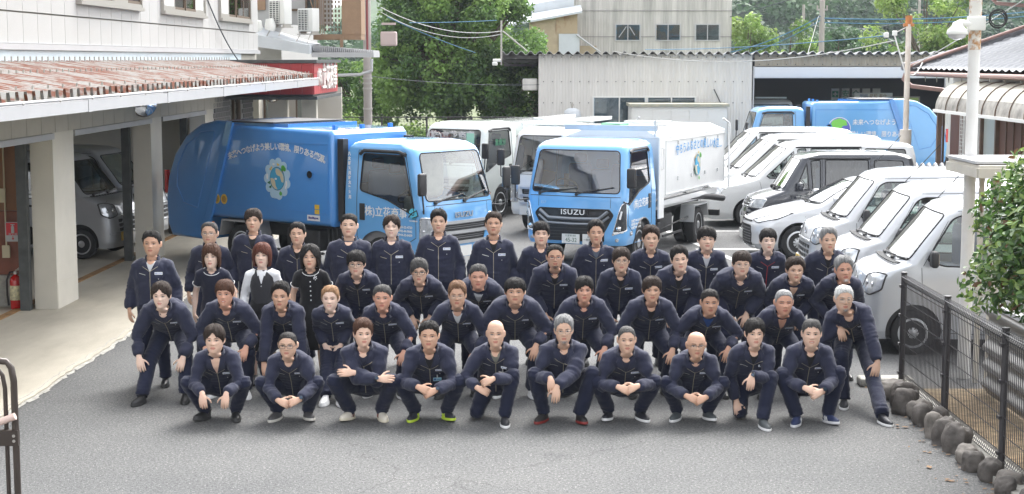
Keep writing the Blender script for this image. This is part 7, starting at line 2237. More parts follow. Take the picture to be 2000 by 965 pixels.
def jacket_volumes(J, b=1.0, short=False, hem=-.07, women=False):
    k = J.k; vols = []
    T = J.NB - J.H; q = (1.07 if not women else .90) * b
    prof = [(hem, .172, .128), (.0, .172, .130), (.14, .170, .130), (.32, .176, .132), (.52, .186, .132), (.70, .193, .130), (.84, .186, .120), (.91, .160, .104), (.965, .118, .088), (1.0, .076, .074)]
    pts, rad = [], []
    for t, ra, rb in prof:
        bow = .035 * math.sin(PI * min(1, max(0, t))) * min(1, J.al / .5)
        pts.append(J.H + T * t + J.F * bow); rad.append((ra * k * q, rb * k * (q * .7 + .3)))
    vols.append(tube_rings(pts, rad, J.R, 24))
    for i, s in enumerate((-1, 1)):
        sh, el, wr = J.sh[i], J.el[i], J.wr[i]
        st = J.NB + J.R * s * .09 * k - J.U * .05 * k
        sh = sh + J.R * s * .0
        m1, m2 = sh * .5 + el * .5, el * .5 + wr * .5
        if short: pts = [st, sh, m1]; rad = [(.085, .08), (.070, .066), (.072, .064)]
        else: pts = [st, sh, m1, el, m2, wr * .88 + el * .12, wr * .96 + el * .04]; rad = [(.078, .072), (.078, .073), (.073, .069), (.066, .066), (.063, .060), (.054, .053), (.043, .043)]
        vols.append(tube_rings(pts, [(a * k * (q * .6 + .4), c * k * (q * .6 + .4)) for a, c in rad], J.F, 14))
        vols.append(ball(sh, .068 * k * (q * .6 + .4)))
        if not short: vols.append(ball(el, .062 * k * (q * .6 + .4)))
    return vols
def trouser_volumes(J, b=1.0):
    k = J.k; vols = []
    T = J.U
    vols.append(tube_rings([J.H + T * .08, J.H, J.H - T * .07 * 1.0, J.H - T * .12], [(.160*k*b, .122*k), (.172*k*b, .132*k), (.160*k*b, .125*k), (.10*k, .09*k)], J.R, 20))
    for i in range(2):
        hj, kn, an = J.hip[i], J.knee[i], J.ank[i]
        hem = an * 1.0; hem = an + norm(an - kn) * .015
        pts = [hj, hj * .55 + kn * .45, hj * .15 + kn * .85, kn, kn * .8 + an * .2, kn * .4 + an * .6, hem]
        rad = [(.092, .10), (.090, .092), (.076, .080), (.070, .076), (.073, .076), (.070, .072), (.066, .072)]
        vols.append(tube_rings(pts, [(a*k*(b*.5+.5), c*k*(b*.5+.5)) for a, c in rad], (1, 0, 0), 14))
        vols.append(ball(kn, .076 * k * (b*.5+.5))); vols.append(ball(hj, .098 * k * (b*.5+.5)))
    return vols

SHOE = {}
def shoe_parts(style):
    if style in SHOE: return SHOE[style]
    cols = {'black': ((.015, .015, .016), (.03, .03, .03), None), 'canvas': ((.07, .068, .07), (.55, .53, .48), None), 'cream': ((.60, .56, .48), (.62, .57, .45), (.14, .04, .03)), 'neon': ((.02, .022, .03), (.45, .60, .05), (.50, .68, .04)),
            'runner': ((.014, .015, .02), (.72, .72, .72), None), 'redsole': ((.016, .014, .014), (.20, .018, .015), None), 'greyrun': ((.07, .08, .085), (.7, .7, .7), None), 'navy': ((.018, .03, .09), (.62, .62, .64), (.6, .6, .6)), 'white': ((.70, .70, .70), (.74, .74, .74), None), 'loafer': ((.012, .012, .013), (.02, .02, .02), None)}
    up, so, st = cols[style]
    mu = mat('shoe_upper_' + style, up, .55 if style != 'black' else .35, var=.1, scale=20, bump=.15, bscale=60)
    mso = mat('shoe_sole_' + style, so, .6)
    def outline(grow, n=20):
        out = []
        for q in range(n):
            a = 2 * PI * q / n; y = -math.cos(a); x = math.sin(a)
            w = .046 + .004 * (y < 0); L = .135
            out.append((x * (w + grow) * (1 - .12 * max(0, y)), y * (L + grow) - .045 + 0))
        return out
    sole = MB().loft([[(x, y, z) for x, y in outline(g)] for z, g in ((.0, -.004), (.005, .002), (.022, .003), (.028, -.001))])
    prof = []
    for (z, g, sh_, top) in ((.026, -.002, 0, 1), (.045, -.003, 0, 1), (.062, -.008, .012, .86), (.080, -.014, .042, .62), (.098, -.018, .072, .42)):
        prof.append([(x * (1 if z < .06 else .92), (y - sh_ * 0) * top + sh_ * .95, z) for x, y in outline(g)])
    upper = MB().loft(prof)
    extra = None
    if st:
        extra = MB()
        for sx in (1, -1):
            for q in range(3): extra.tube([(sx * (.045 - .0 * q), -.055 + q * .022, .03), (sx * .040, -.03 + q * .022, .058), (sx * .022, -.035 + q * .022, .078)], .0045, 5)
        extra = extra.mesh('stripe', mat('shoe_stripe_' + style, st, .6))
    lace = MB()
    for q in range(4): lace.tube([(-.018, -.10 + q * .022, .062 + q * .006), (.018, -.10 + q * .022, .062 + q * .006)], .0035, 5)
    lace = lace.mesh('laces', mso if style in ('white', 'canvas', 'runner', 'greyrun', 'navy') else mu)
    SHOE[style] = (upper.mesh('shoe', mu, 60), sole.mesh('sole', mso, 40), extra, lace)
    return SHOE[style]

# ---- shared face parts, in head space
def strip(fn, xs, z_lo, z_hi, off):
    V, F = [], []
    for i, x in enumerate(xs):
        V += [fn(x, z_lo(x), off), fn(x, z_hi(x), off)]
    for i in range(len(xs) - 1): F.append((2*i, 2*i+2, 2*i+3, 2*i+1))
    return V, F
def fpt(x, z, off): return (float(x), float(face_y(np.array(x), np.array(z))) - off, float(z))
FACEM = {}
def eye_mesh(s, kind):
    key = ('e', s, kind)
    if key in FACEM: return FACEM[key]
    op = {'open': .0047, 'narrow': .0033, 'shut': .0012}[kind]; cx = .0315 * s; hw = .0150
    mb = MB()
    up = lambda x: .001 + op * (1 - ((x - cx) / hw) ** 2) ** .6 if abs(x - cx) < hw else .001
    dn = lambda x: .000 - op * .65 * (1 - ((x - cx) / hw) ** 2) ** .6 if abs(x - cx) < hw else -.0005
    xs = np.linspace(cx - hw, cx + hw, 11)
    v, f = strip(fpt, xs, dn, up, .0012); mb.add(v, f, 0)
    if kind != 'shut':
        ri = .0056; xs2 = np.linspace(cx - ri, cx + ri, 9)
        cz = .001
        v, f = strip(fpt, xs2, lambda x: max(dn(x), cz - math.sqrt(max(0, ri**2 - (x - cx) ** 2))), lambda x: min(up(x), cz + math.sqrt(max(0, ri**2 - (x - cx) ** 2))), .0020); mb.add(v, f, 1)
    xs3 = np.linspace(cx - hw - .002, cx + hw + .002, 13)
    v, f = strip(fpt, xs3, lambda x: up(x) - .0006, lambda x: up(x) + .0018 + .0006 * (x - cx) * s / hw, .0026); mb.add(v, f, 1)
    v, f = strip(fpt, xs, lambda x: dn(x) - .0010, dn, .0016); mb.add(v, f, 2)
    FACEM[key] = mb.mesh('eye', [C_eyew, C_eyed, C_mouth]); return FACEM[key]
def brow_mesh(s, hm):
    key = ('b', s, hm.name)
    if key in FACEM: return FACEM[key]
    xs = np.linspace(.013, .049, 12) * s
    c = lambda x: .0215 + .0035 * math.sin((abs(x) - .013) / .036 * PI * .8) - .001
    t = lambda x: .0023 * (1 - ((abs(x) - .024) / .030) ** 2) ** .5 if abs(abs(x) - .024) < .030 else .0006
    mb = MB(); v, f = strip(fpt, xs, lambda x: c(x) - t(x), lambda x: c(x) + t(x), .0022); mb.add(v, f)
    FACEM[key] = mb.mesh('eyebrow', hm); return FACEM[key]
def mouth_mesh(sm=0):
    key = ('m', sm)
    if key in FACEM: return FACEM[key]
    xs = np.linspace(-.0245, .0245, 15)
    mb = MB(); c = lambda x: -.0640 + (.0012, .0042, -.0018)[sm] * (abs(x) / .024) ** 2
    v, f = strip(fpt, xs, lambda x: c(x) - .0010, lambda x: c(x) + .0008, .0012); mb.add(v, f)
    for s in (1, -1):     # nostrils
        v, f = strip(fpt, np.linspace(.004, .010, 4) * s, lambda x: -.0400, lambda x: -.0375, .0008); mb.add(v, f)
    FACEM[key] = mb.mesh('mouth', C_mouth); return FACEM[key]
def teeth_mesh():
    if 't' in FACEM: return FACEM['t']
    xs = np.linspace(-.014, .014, 9); mb = MB()
    v, f = strip(fpt, xs, lambda x: -.0665 + .002 * (abs(x) / .014) ** 2, lambda x: -.0622, .0018); mb.add(v, f)
    FACEM['t'] = mb.mesh('teeth', mat('teeth', (.65, .62, .56), .3)); return FACEM['t']
def beard_mesh(hm):
    key = ('beard', hm.name)
    if key in FACEM: return FACEM[key]
    g = np.random.default_rng(3); V, F = [], []
    for q in range(500):
        x = g.normal(0, .016); z = -.092 + g.normal(0, .008)
        if abs(x) > .034 or z > -.078 and abs(x) < .012: continue
        a = fpt(x, z, -.001); o = len(V)
        V += [a, (a[0] + .0012, a[1], a[2]), (a[0] + g.normal(0, .001), a[1] - .0045, a[2] - .005)]; F.append((o, o + 1, o + 2))
    for q in range(160):
        x = g.uniform(-.024, .024); z = -.050 - .0 + g.normal(0, .0015) - abs(x) * .12
        a = fpt(x, z, -.001); o = len(V)
        V += [a, (a[0] + .001, a[1], a[2]), (a[0], a[1] - .002, a[2] - .005)]; F.append((o, o + 1, o + 2))
    me = bpy.data.meshes.new('beard'); me.from_pydata(V, [], F); me.materials.append(hm); FACEM[key] = me; return me
def glasses_mesh(kind):
    key = ('g', kind)
    if key in FACEM: return FACEM[key]
    fm = {'black': mat('spectacle_black', (.015, .013, .013), .3), 'metal': mat('spectacle_metal', (.30, .27, .25), .25, metal=.9), 'red': mat('spectacle_red', (.22, .03, .03), .3), 'clear': mat('spectacle_clear', (.45, .38, .33), .2, metal=.3), 'half': mat('spectacle_black', (.015, .013, .013), .3)}[kind]
    r_ = .0013 if kind in ('metal', 'clear') else .0018
    fr, ln = MB(), MB()
    yy = -.112
    for s in (1, -1):
        lp = rrect(-.024, -.0155, .024, .0150, .010, 5)
        pts = [(s * (.033) + p[0], yy + abs(p[0] + s * .033) ** 2 * 3.2, p[1] - .003) for p in lp]
        if kind == 'half': fr.tube(pts[:11] , r_, 5)
        else: fr.tube(pts + [pts[0], pts[1]], r_, 5, caps=False)
        ln.add([(x, y + .0006, z) for x, y, z in pts], [tuple(range(len(pts)))])
        fr.tube([(s * .057, yy + .010, .004), (s * .073, -.09, .004), (s * .0795, -.02, .003), (s * .082, .02, .0), (s * .078, .035, -.015)], r_ * 1.1, 5)
    fr.tube([(-.010, yy, .001), (0, yy - .003, .004), (.010, yy, .001)], r_, 5)
    FACEM[key] = (fr.mesh('glasses', fm), ln.mesh('lens', C_lens)); return FACEM[key]
def hair_mesh(style, hc, seed):
    hm = hairm(hc)
    g = np.random.default_rng(seed)
    S = {   # zf front hairline, zt temple, ze over ear, zn nape, top volume, side thickness
        'short': (.070, .054, .014, -.070, .024, .009), 'crop': (.068, .052, .018, -.062, .014, .006), 'swept': (.076, .054, .012, -.070, .032, .010), 'fringe': (.042, .036, -.002, -.078, .027, .013),
        'bowl': (.033, .028, -.004, -.080, .030, .016), 'curtain': (.062, .028, -.020, -.085, .026, .016), 'buzz': (.075, .055, .018, -.060, .0035, .003), 'side': (.052, .030, -.002, -.075, .028, .012), 'thin': (.080, .058, .014, -.068, .010, .006),
        'bob': (.036, .020, -.100, -.105, .026, .020), 'bobpart': (.070, .030, -.115, -.115, .024, .020), 'ponytail': (.072, .050, .0, -.080, .012, .008), 'wave': (.066, .046, .006, -.078, .034, .012)}
    zf, zt, ze, zn, tv, ts = S[style]
    nc, nr = 96, 22
    ph = np.linspace(0, 2 * PI, nc, endpoint=False)
    a = np.where(ph > PI, 2 * PI - ph, ph)
    ctl = [0, .45, .95, 1.30, 1.75, 2.3, PI]
    if style in ('bob', 'bobpart'): val = [zf, zt + .004, zt - .02 if style == 'bob' else -.02, ze, ze, zn, zn]
    elif style == 'curtain': val = [zf + .012, zt + .006, zt - .012, ze, ze, zn * .6, zn]
    elif style in ('buzz', 'thin', 'short', 'crop', 'swept', 'ponytail', 'wave', 'side'): val = [zf, zf - .003, zt - .012, ze - .022, ze + .012, zn * .5, zn]
    else: val = [zf, zf, zt - .008, ze - .016, ze + .004, zn * .5, zn]
    zh = np.interp(a, ctl, val)
    jag = .0065 if style not in ('buzz', 'thin', 'ponytail') else .0015
    nz = np_noise(np.stack([np.cos(ph) * 9, np.sin(ph) * 9, np.full(nc, seed * 1.1)], 1), seed)
    nz2 = np_noise(np.stack([np.cos(ph) * 22, np.sin(ph) * 22, np.full(nc, seed * 2.1)], 1), seed + 1)
    zh = zh + jag * (nz + .8 * nz2)
    if style == 'side': zh = zh - .016 * np.exp(-((ph - 5.7) / .5) ** 2)
    V, F = [], []
    for i in range(nr):
        s = i / (nr - 1)
        z = .1178 + (zh - .1178) * (s ** 1.25)
        x, y = head_pt(ph, z, True)
        P = np.stack([x, y, z], 1)
        dr = P - np.array([0, .010, .0]); dr[:, 2] *= np.where(P[:, 2] < 0, .15, 1); dr /= np.linalg.norm(dr, axis=1)[:, None]
        t = .86 * tv * (1 - s) ** .8 + ts * min(1, s * 1.3) * (1 - .35 * s)
        st = np_noise(np.stack([np.cos(ph) * 16, np.sin(ph) * 16, np.full(nc, s * 1.5 + seed)], 1), seed + 4)
        lump = np_noise(np.stack([np.cos(ph) * 3, np.sin(ph) * 3, np.full(nc, s * 3 + seed)], 1), seed + 6)
        tt = t * (1 + .20 * st + .22 * lump)
        if style == 'curtain' or style == 'bobpart': tt = tt * (1 - .5 * np.exp(-(np.where(ph > PI, ph - 2*PI, ph) / .14) ** 2))
        if style in ('swept', 'wave') : tt = tt + .012 * np.exp(-(a / .7) ** 2) * np.exp(-((s - .72) / .3) ** 2)
        if style == 'side': tt = tt + .008 * np.exp(-((ph - 5.6) / .7) ** 2) * s
        if style not in ('bob', 'bobpart', 'buzz'): tt = tt * (1 - (.72 if style not in ('fringe', 'bowl') else .45) * s ** 5)
        V.append(P + dr * tt[:, None])
    Pin = V[-1] * 1.0; x, y = head_pt(ph, zh, style in ('bob', 'bobpart', 'bowl', 'fringe', 'curtain')); Pin = np.stack([x * .99, y * .99, zh + .004], 1)
    V.append(Pin)
    V = np.concatenate(V)
    for i in range(nr):
        for j in range(nc): F.append((i*nc + j, (i + 1)*nc + j, (i + 1)*nc + (j + 1) % nc, i*nc + (j + 1) % nc))
    F.append(tuple(range(nc)))
    Vl = [tuple(p) for p in V]
    # loose locks: tapered slivers that break up the outline
    nl = 0 if style in ('buzz',) else (230 if style not in ('bob', 'bobpart') else 160)
    for q in range(nl):
        j = g.integers(0, nc); i0 = g.integers(2, nr - 4); i1 = min(nr - 1, i0 + g.integers(3, 8))
        jj = (j + g.integers(-3, 4)) % nc
        A, B_ = V[i0*nc + j], V[i1*nc + jj]
        mid = (A + B_) / 2; out = norm(mid - np.array([0, .01, 0]))
        sd = norm(np.cross(B_ - A, out)) * g.uniform(.0025, .005)
        lift = g.uniform(.0015, .006); tip = B_ + norm(B_ - A) * g.uniform(.002, .010) + out * lift * (1.0 if i1 < nr - 2 else .3)
        o = len(Vl)
        Vl += [tuple(A - sd * .5), tuple(A + sd * .5), tuple(mid + sd + out * (lift + .002)), tuple(mid - sd + out * (lift + .002)), tuple(tip), tuple(mid + out * (lift + .004))]
        F += [(o, o + 1, o + 2, o + 5), (o, o + 5, o + 3), (o + 3, o + 5, o + 4), (o + 5, o + 2, o + 4)]
    me = bpy.data.meshes.new('hair'); me.from_pydata(Vl, [], F); me.materials.append(hm)
    me.polygons.foreach_set('use_smooth', [True] * len(me.polygons))
    me.update()
    return me, hm

def patch_text():
    if 'pt' in FACEM: return FACEM['pt']
    a = MB().rbox((-.043, -.0145, 0), (.043, .0145, .002), .001).mesh('name_patch', C_patch)
    FACEM['pt'] = a; return a

def person(i, sp):
    sp['i'] = i
    J = solve_pose(sp); k = J.k
    rp = random.Random(i * 17 + 5)
    sp['wide'] = sp.get('wide', 1.0) * rp.uniform(.955, 1.05); sp['jaw'] = sp.get('jaw', 1.0) * rp.uniform(.93, 1.07); J.tall = rp.uniform(.965, 1.035)
    root = thing('person', sp['label'], 'person', (J.x0, sp['Y'], 0), 0, 'staff posing for the group photo')
    female = sp.get('dress')
    body = link('body', body_mesh(J, sp.get('skin', 'm'), sp.get('jaw', 1.0), sp.get('wide', 1.0)), root)
    HMx = Matrix(J.HM.tolist()).to_4x4() @ Matrix.Diagonal((HS * sp.get('wide', 1.0), HS, HS * J.tall, 1)); HMx.translation = Vector(J.hc)
    def onhead(name, me, parent=root):
        o = link(name, me, parent); o.matrix_local = HMx; return o
    ek = sp.get('eyes', 'open')
    st, hc = sp['hair']
    hm = hairm(hc if hc not in ('wh', 'bl', 'lb', 'gr') else {'wh': 'gr', 'bl': 'br', 'lb': 'br', 'gr': 'sg'}[hc])
    for s in (1, -1):
        onhead('eye', eye_mesh(s, ek)); onhead('eyebrow', brow_mesh(s, hm))
    onhead('mouth', mouth_mesh(i % 3 if not sp.get('teeth') else 1))
    if sp.get('teeth'): onhead('teeth', teeth_mesh())
    if sp.get('beard'): onhead('beard', beard_mesh(hairm(sp['beard'])))
    if st != 'bald':
        me, _ = hair_mesh(st, hc, i + 3); onhead('hair', me)
        if st == 'ponytail': pass
    if sp.get('glasses'):
        a, b = glasses_mesh(sp['glasses']); gl = onhead('glasses', a); ln = link('lens', b, gl)
    bulk = sp.get('bulk', 1.0)
    vox = .0145
    jm = C_jack
    cre = [(J.el[q], norm(J.wr[q] - J.sh[q]), .10, .0055) for q in (0, 1)] + [(J.H + J.U * .08, J.U, .2, .0045)]
    if female == 'navy': jk = fuse('dress', jacket_volumes(J, .92, short=True, women=True), C_dress, vox, i, .003)
    elif female == 'black': jk = fuse('dress', jacket_volumes(J, .90, short=True, women=True), C_black, vox, i, .003)
    elif female == 'vest': jk = fuse('shirt', jacket_volumes(J, .86, women=True), C_white, vox, i, .004)
    else: jk = fuse('jacket', jacket_volumes(J, bulk), jm, vox, i, .0066, cre)
    jo = link(jk.name.split('.')[0], jk, root)
    def near_chest(p):
        d = np.array(p.center) - J.NB; return abs(d @ J.R) < .17 * k * bulk and -(d @ J.F) < .155 * k * bulk
    bvh = BVHTree.FromPolygons([v.co[:] for v in jk.vertices], [p.vertices[:] for p in jk.polygons if near_chest(p)])
    def hit(x, y, d=0.0):
        """point on the chest: x to the image right, y up from the neck base; d stands off the cloth"""
        o = Vector(J.NB + J.R * x * k + J.U * y * k - J.F * .31)
        h, n_, _, dd_ = bvh.ray_cast(o, Vector(J.F))
        if h is None or dd_ > .33:
            h = Vector(J.NB + J.R * x * k + J.U * y * k - J.F * .10); n_ = Vector(-J.F)
        return h - Vector(J.F) * d, n_
    def ribbon(mb, line, w, d=.003, m=0, step=.02):
        pts = densify(line, step, False)
        V, F = [], []
        for q, p in enumerate(pts):
            a = Vector(pts[min(q + 1, len(pts) - 1)]) - Vector(pts[max(q - 1, 0)]); a.normalize(); pr = Vector((-a.y, a.x)) * w / 2
            p1, _ = hit(p[0] - pr.x, p[1] - pr.y, d); p2, _ = hit(p[0] + pr.x, p[1] + pr.y, d)
            V += [p1, p2]
        for q in range(len(pts) - 1): F.append((2*q, 2*q + 2, 2*q + 3, 2*q + 1))
        mb.add(V, F, m)
    def flap(name, poly, d, m, parent=root, n=6, th=.0):
        """piece of cloth lying on the chest, filled by a fan grid"""
        c = (sum(p[0] for p in poly) / len(poly), sum(p[1] for p in poly) / len(poly))
        ed = densify(poly, .02); V, F = [], []
        nn = len(ed)
        for lev in range(5):
            f_ = lev / 4
            for p in ed:
                q, _ = hit(c[0] + (p[0] - c[0]) * f_, c[1] + (p[1] - c[1]) * f_, d * (1 if lev < 4 else .9)); V.append(q)
        for lev in range(4):
            for q in range(nn): F.append((lev*nn + q, (lev + 1)*nn + q, (lev + 1)*nn + (q + 1) % nn, lev*nn + (q + 1) % nn))
        for p in ed:
            q, _ = hit(p[0], p[1], -.002); V.append(q)
        for q in range(nn): F.append((4*nn + q, 5*nn + q, 5*nn + (q + 1) % nn, 4*nn + (q + 1) % nn))
        mb = MB(); mb.add(V, F)
        return mb.build(name, m, parent, smooth=50)
    Hx = (J.al > .6)
    if not female:
        vb = -.135 + .02 * ((i * 5) % 3 - 1) + sp.get('vdeep', 0)
        shirt = sp.get('shirt', 'navy')
        if shirt == 'skin': flap('open_neck', [(-.05, -.002), (.05, -.002), (.006, vb), (-.006, vb)], .004, skin(sp.get('skin', 'm'))[0])
        else:
            flap('shirt', [(-.060, -.004), (.060, -.004), (.006, vb), (-.006, vb)], .004, C_shirts[shirt])
            if J.al < 1.0: flap('neckline', [(-.046, -.003), (.046, -.003), (.036, -.022), (.018, -.036), (0, -.041), (-.018, -.036), (-.036, -.022)], .0065, skin(sp.get('skin', 'm'))[0])
        # lapels
        for s in (-1, 1):
            flap('collar', [(s*.004, vb - .004), (s*.036, vb + .018), (s*.085, vb + .050), (s*.098, vb + .105), (s*.080, -.002), (s*.056, -.002), (s*.042, -.035)], .011, jm)
        # standing collar round the neck
        V, F = [], []
        nn = 17
        for lev, (h_, rr_) in enumerate(((-.012, .074), (.012, .072), (.034, .073), (.036, .079), (.010, .082), (-.014, .086))):
            for q in range(nn):
                a = R(50 + 260 * q / (nn - 1))
                x, y = math.sin(a) * rr_ * 1.05, -math.cos(a) * rr_
                fl = 1 - .35 * max(0, -y / rr_)
                V.append(J.NB + J.R * x * k + J.F * (y + .004) * k + J.U * (h_ * fl + .012) * k)
        for lev in range(5):
            for q in range(nn - 1): F.append((lev*nn + q, lev*nn + q + 1, (lev + 1)*nn + q + 1, (lev + 1)*nn + q))
        MB().add(V, F).build('collar_stand', jm, root, smooth=60)
        z = MB()
        ribbon(z, [(0, vb), (0, -.30), (0, -.50)], .0065, .004)
        for s in (-1, 1): ribbon(z, [(s*.003, vb + .002), (s*.036, vb + .024), (s*.085, vb + .054)], .005, .0135)
        if sp.get('redzip'):
            z.build('zip', C_redzip, root)
        else: z.build('zip', C_zip, root)
        z = MB(); ribbon(z, [(-.128, vb - .022), (-.052, vb - .040)], .006, .004); z.build('pocket_zip', C_zips if i % 3 else C_zip, root)
        z = MB()
        for q in range(3): ribbon(z, [(-.150, -.05 - .022 * q), (-.07 - .006 * q, -.05 - .022 * q)], .0022, .0025)
        for s in (-1, 1): ribbon(z, [(s*.155, -.02), (s*.150, -.30)], .0022, .0025)
        z.build('stitching', C_trou, root)
        pf = flap('pocket_flap', [(.055, vb - .055), (.135, vb - .055), (.135, vb - .075), (.095, vb - .098), (.055, vb - .075)], .007, jm)
        p, n_ = hit(.095, vb - .084, .008)
        MB().cyl((0, 0, 0), (0, 0, .003), .0055, n=10).build('snap_button', C_btn, pf, loc=p, rot=Vector(-J.F).to_track_quat('Z', 'Y').to_euler())
        # name patch with blue print
        p, n_ = hit(.095, vb - .022, .006)
        nrm = (Vector(n_) * .5 - Vector(J.F)).normalized()
        r_ = Vector(J.R); r_ = (r_ - nrm * r_.dot(nrm)).normalized(); u_ = nrm.cross(r_)
        M4 = Matrix((r_, u_, nrm)).transposed().to_4x4(); M4.translation = p
        pt = link('name_patch', patch_text(), root); pt.matrix_local = M4
        me = text_mesh('(株)立花商事', .0115, C_ptxt, depth=.0003)
        o = link('lettering', me, pt, (.008, 0, .0022))
        if 'pd' not in FACEM: FACEM['pd'] = MB().plate(disc(-.028, 0, .0065, .005), [], lambda u, v, t: (u, v, t), .0021, .0025).mesh('patch_logo', C_ptxt)
        link('patch_logo', FACEM['pd'], pt)
        if sp.get('pen'):
            p, _ = hit(.125, vb - .05, .008)
            MB().cyl((0, 0, 0), tuple(Vector(J.U) * .05), .004, n=6).build('pen', C_redzip if sp['pen'] == 'red' else C_btn, root, loc=p)
        if sp.get('idcard'):
            p, _ = hit(.07, vb - .15, .016)
            M5 = M4.copy(); M5.translation = p
            cd = link('identity_card', MB().rbox((-.042, -.028, 0), (.042, .028, .003), .003).mesh('identity_card', mat('card_' + sp['idcard'], (.35, .6, .72) if sp['idcard'] == 'blue' else (.7, .7, .68), .35)), root); cd.matrix_local = M5
            MB().box((-.036, -.014, .0032), (-.012, .016, .0036)).box((-.005, -.012, .0032), (.034, -.006, .0036)).box((-.005, .0, .0032), (.03, .005, .0036)).build('card_print', C_ptxt if sp['idcard'] == 'blue' else mat('card_red', (.5, .1, .1), .5), cd)
            MB().box((-.006, .028, .001), (.006, .075, .003)).build('clip', C_btn, cd)
    else:
        trim = MB()
        if female in ('navy', 'black'):
            # rounded collar edged in white
            nn = 25; Vc = []
            for rr_, hh in ((.066, .012), (.098, -.002)):
                for q in range(nn):
                    a = 2 * PI * q / (nn - 1); x, y = math.sin(a) * rr_ * 1.12, -math.cos(a) * rr_
                    Vc.append(J.NB + J.R * x * k + J.F * y * k + J.U * (hh - (.045 if rr_ > .07 else .03) * max(0, math.cos(a))) * k)
            MB().add(Vc, [(q, q + 1, nn + q + 1, nn + q) for q in range(nn - 1)]).build('round_collar', C_dress if female == 'navy' else C_black, root, smooth=60)
            trim.tube([Vector(p) + Vector((0, -.003, .002)) for p in Vc[nn:]], .004, 6, caps=False)
            for q, s in enumerate((-1, 1)):
                m1 = J.sh[q] * .5 + J.el[q] * .5
                rg = tube_rings([m1, m1 + norm(J.el[q] - J.sh[q]) * .006], [(.070*k, .062*k)] * 2, J.F, 20)[0]
                trim.tube(list(rg) + [rg[0]], .0035, 5, caps=False)
            trim.build('white_trim', C_white, root)
            flap('open_neck', [(-.05, -.002), (.05, -.002), (.035, -.02), (0, -.035), (-.035, -.02)], .006, skin(sp.get('skin', 'm'))[0])
            if female == 'black':
                b_ = MB()
                for q in range(5): p, _ = hit(0.0, -.12 - q * .06, .004); b_.cyl(p, p - Vector(J.F) * .004, .008, n=10)
                b_.build('buttons', C_white, root)
                br = MB()
                for q in range(14):
                    p, _ = hit(.055 + .012 * math.cos(q * 2.4) * (q % 3), -.075 - .012 * math.sin(q * 2.4) * (q % 3) , .008); br.cbox(p, (.007, .007, .012))
                br.build('brooch', C_white, root)
        else:
            vj = fuse('vest', [jacket_volumes(J, .93, women=True)[0]], C_char, vox, i + 50, .003); link('vest', vj, root)
            bvh = BVHTree.FromPolygons([v.co[:] for v in vj.vertices], [p.vertices[:] for p in vj.polygons])
            flap('shirt_front', [(-.05, -.002), (.05, -.002), (.004, -.17), (-.004, -.17)], .006, C_white)
            for s in (-1, 1): flap('collar', [(s*.002, -.05), (s*.045, -.075), (s*.062, -.01), (s*.045, -.002)], .012, C_white)
            p, _ = hit(0, -.20, .004); MB().cyl(p, p - Vector(J.F) * .004, .007, n=10).build('button', C_btn, root)
        # skirt
        sk = [tube_rings([J.H + np.array([0, 0, .12]), J.H, J.H - np.array([0, 0, .2]), J.H - np.array([0, .0, .46])], [(.145*k, .11*k), (.175*k, .13*k), (.19*k, .15*k), (.20*k, .16*k)], (1, 0, 0), 24)]
        link('skirt', fuse('skirt', sk, C_black if female != 'navy' else C_dress, vox, i + 80, .004), root)
    if not female:
        cre = [(J.knee[q], norm(J.ank[q] - J.hip[q]), .13, .006) for q in (0, 1)] + [(J.ank[q], (0, 0, 1), .12, .006) for q in (0, 1)]
        link('trousers', fuse('trousers', trouser_volumes(J, bulk), C_trou, vox + .003, i + 100, .0052, cre), root)
    # shoes
    up, so, ex, lc = shoe_parts(sp.get('shoes', 'black'))
    for q, s in enumerate((-1, 1)):
        f = J.feet[q]
        toe = s * {'squat': 22, 'bend': 14, 'half': 8, 'stand': 8, 'kneel': 6}[sp['pose']] + ((i * 3 + q * 5) % 5 - 2) * 3
        o = link('shoe', up, root, tuple(f), (R(-6) if sp['pose'] == 'squat' and q == i % 2 else 0, 0, R(toe))); 
        if sp['pose'] == 'kneel' and sp.get('kneel') == q: o.rotation_euler = (R(-48), 0, 0); o.location = (f[0], f[1] + .02, .05)
        link('sole', so, o); link('laces', lc, o)
        if ex: link('stripe', ex, o)
    if sp.get('watch') is not None:
        q = sp['watch']; w_ = J.wr[q] * .97 + J.el[q] * .03; ax = norm(J.wr[q] - J.el[q])
        rg = tube_rings([w_ - ax * .008, w_ + ax * .008], [(.036*k, .033*k)] * 2, J.hn[q], 16)
        MB().loft([[tuple(p) for p in r_] for r_ in rg]).build('watch_strap', M_blackp, root, smooth=60)
        c_ = w_ + norm(J.hn[q]) * .036 * k
        MB().cyl(tuple(c_ - J.hn[q] * .004), tuple(c_ + J.hn[q] * .006), .018, n=16).build('watch_face', mat('watch_dial', (.04, .06, .09), .15, metal=.5), root, smooth=40)
    return root

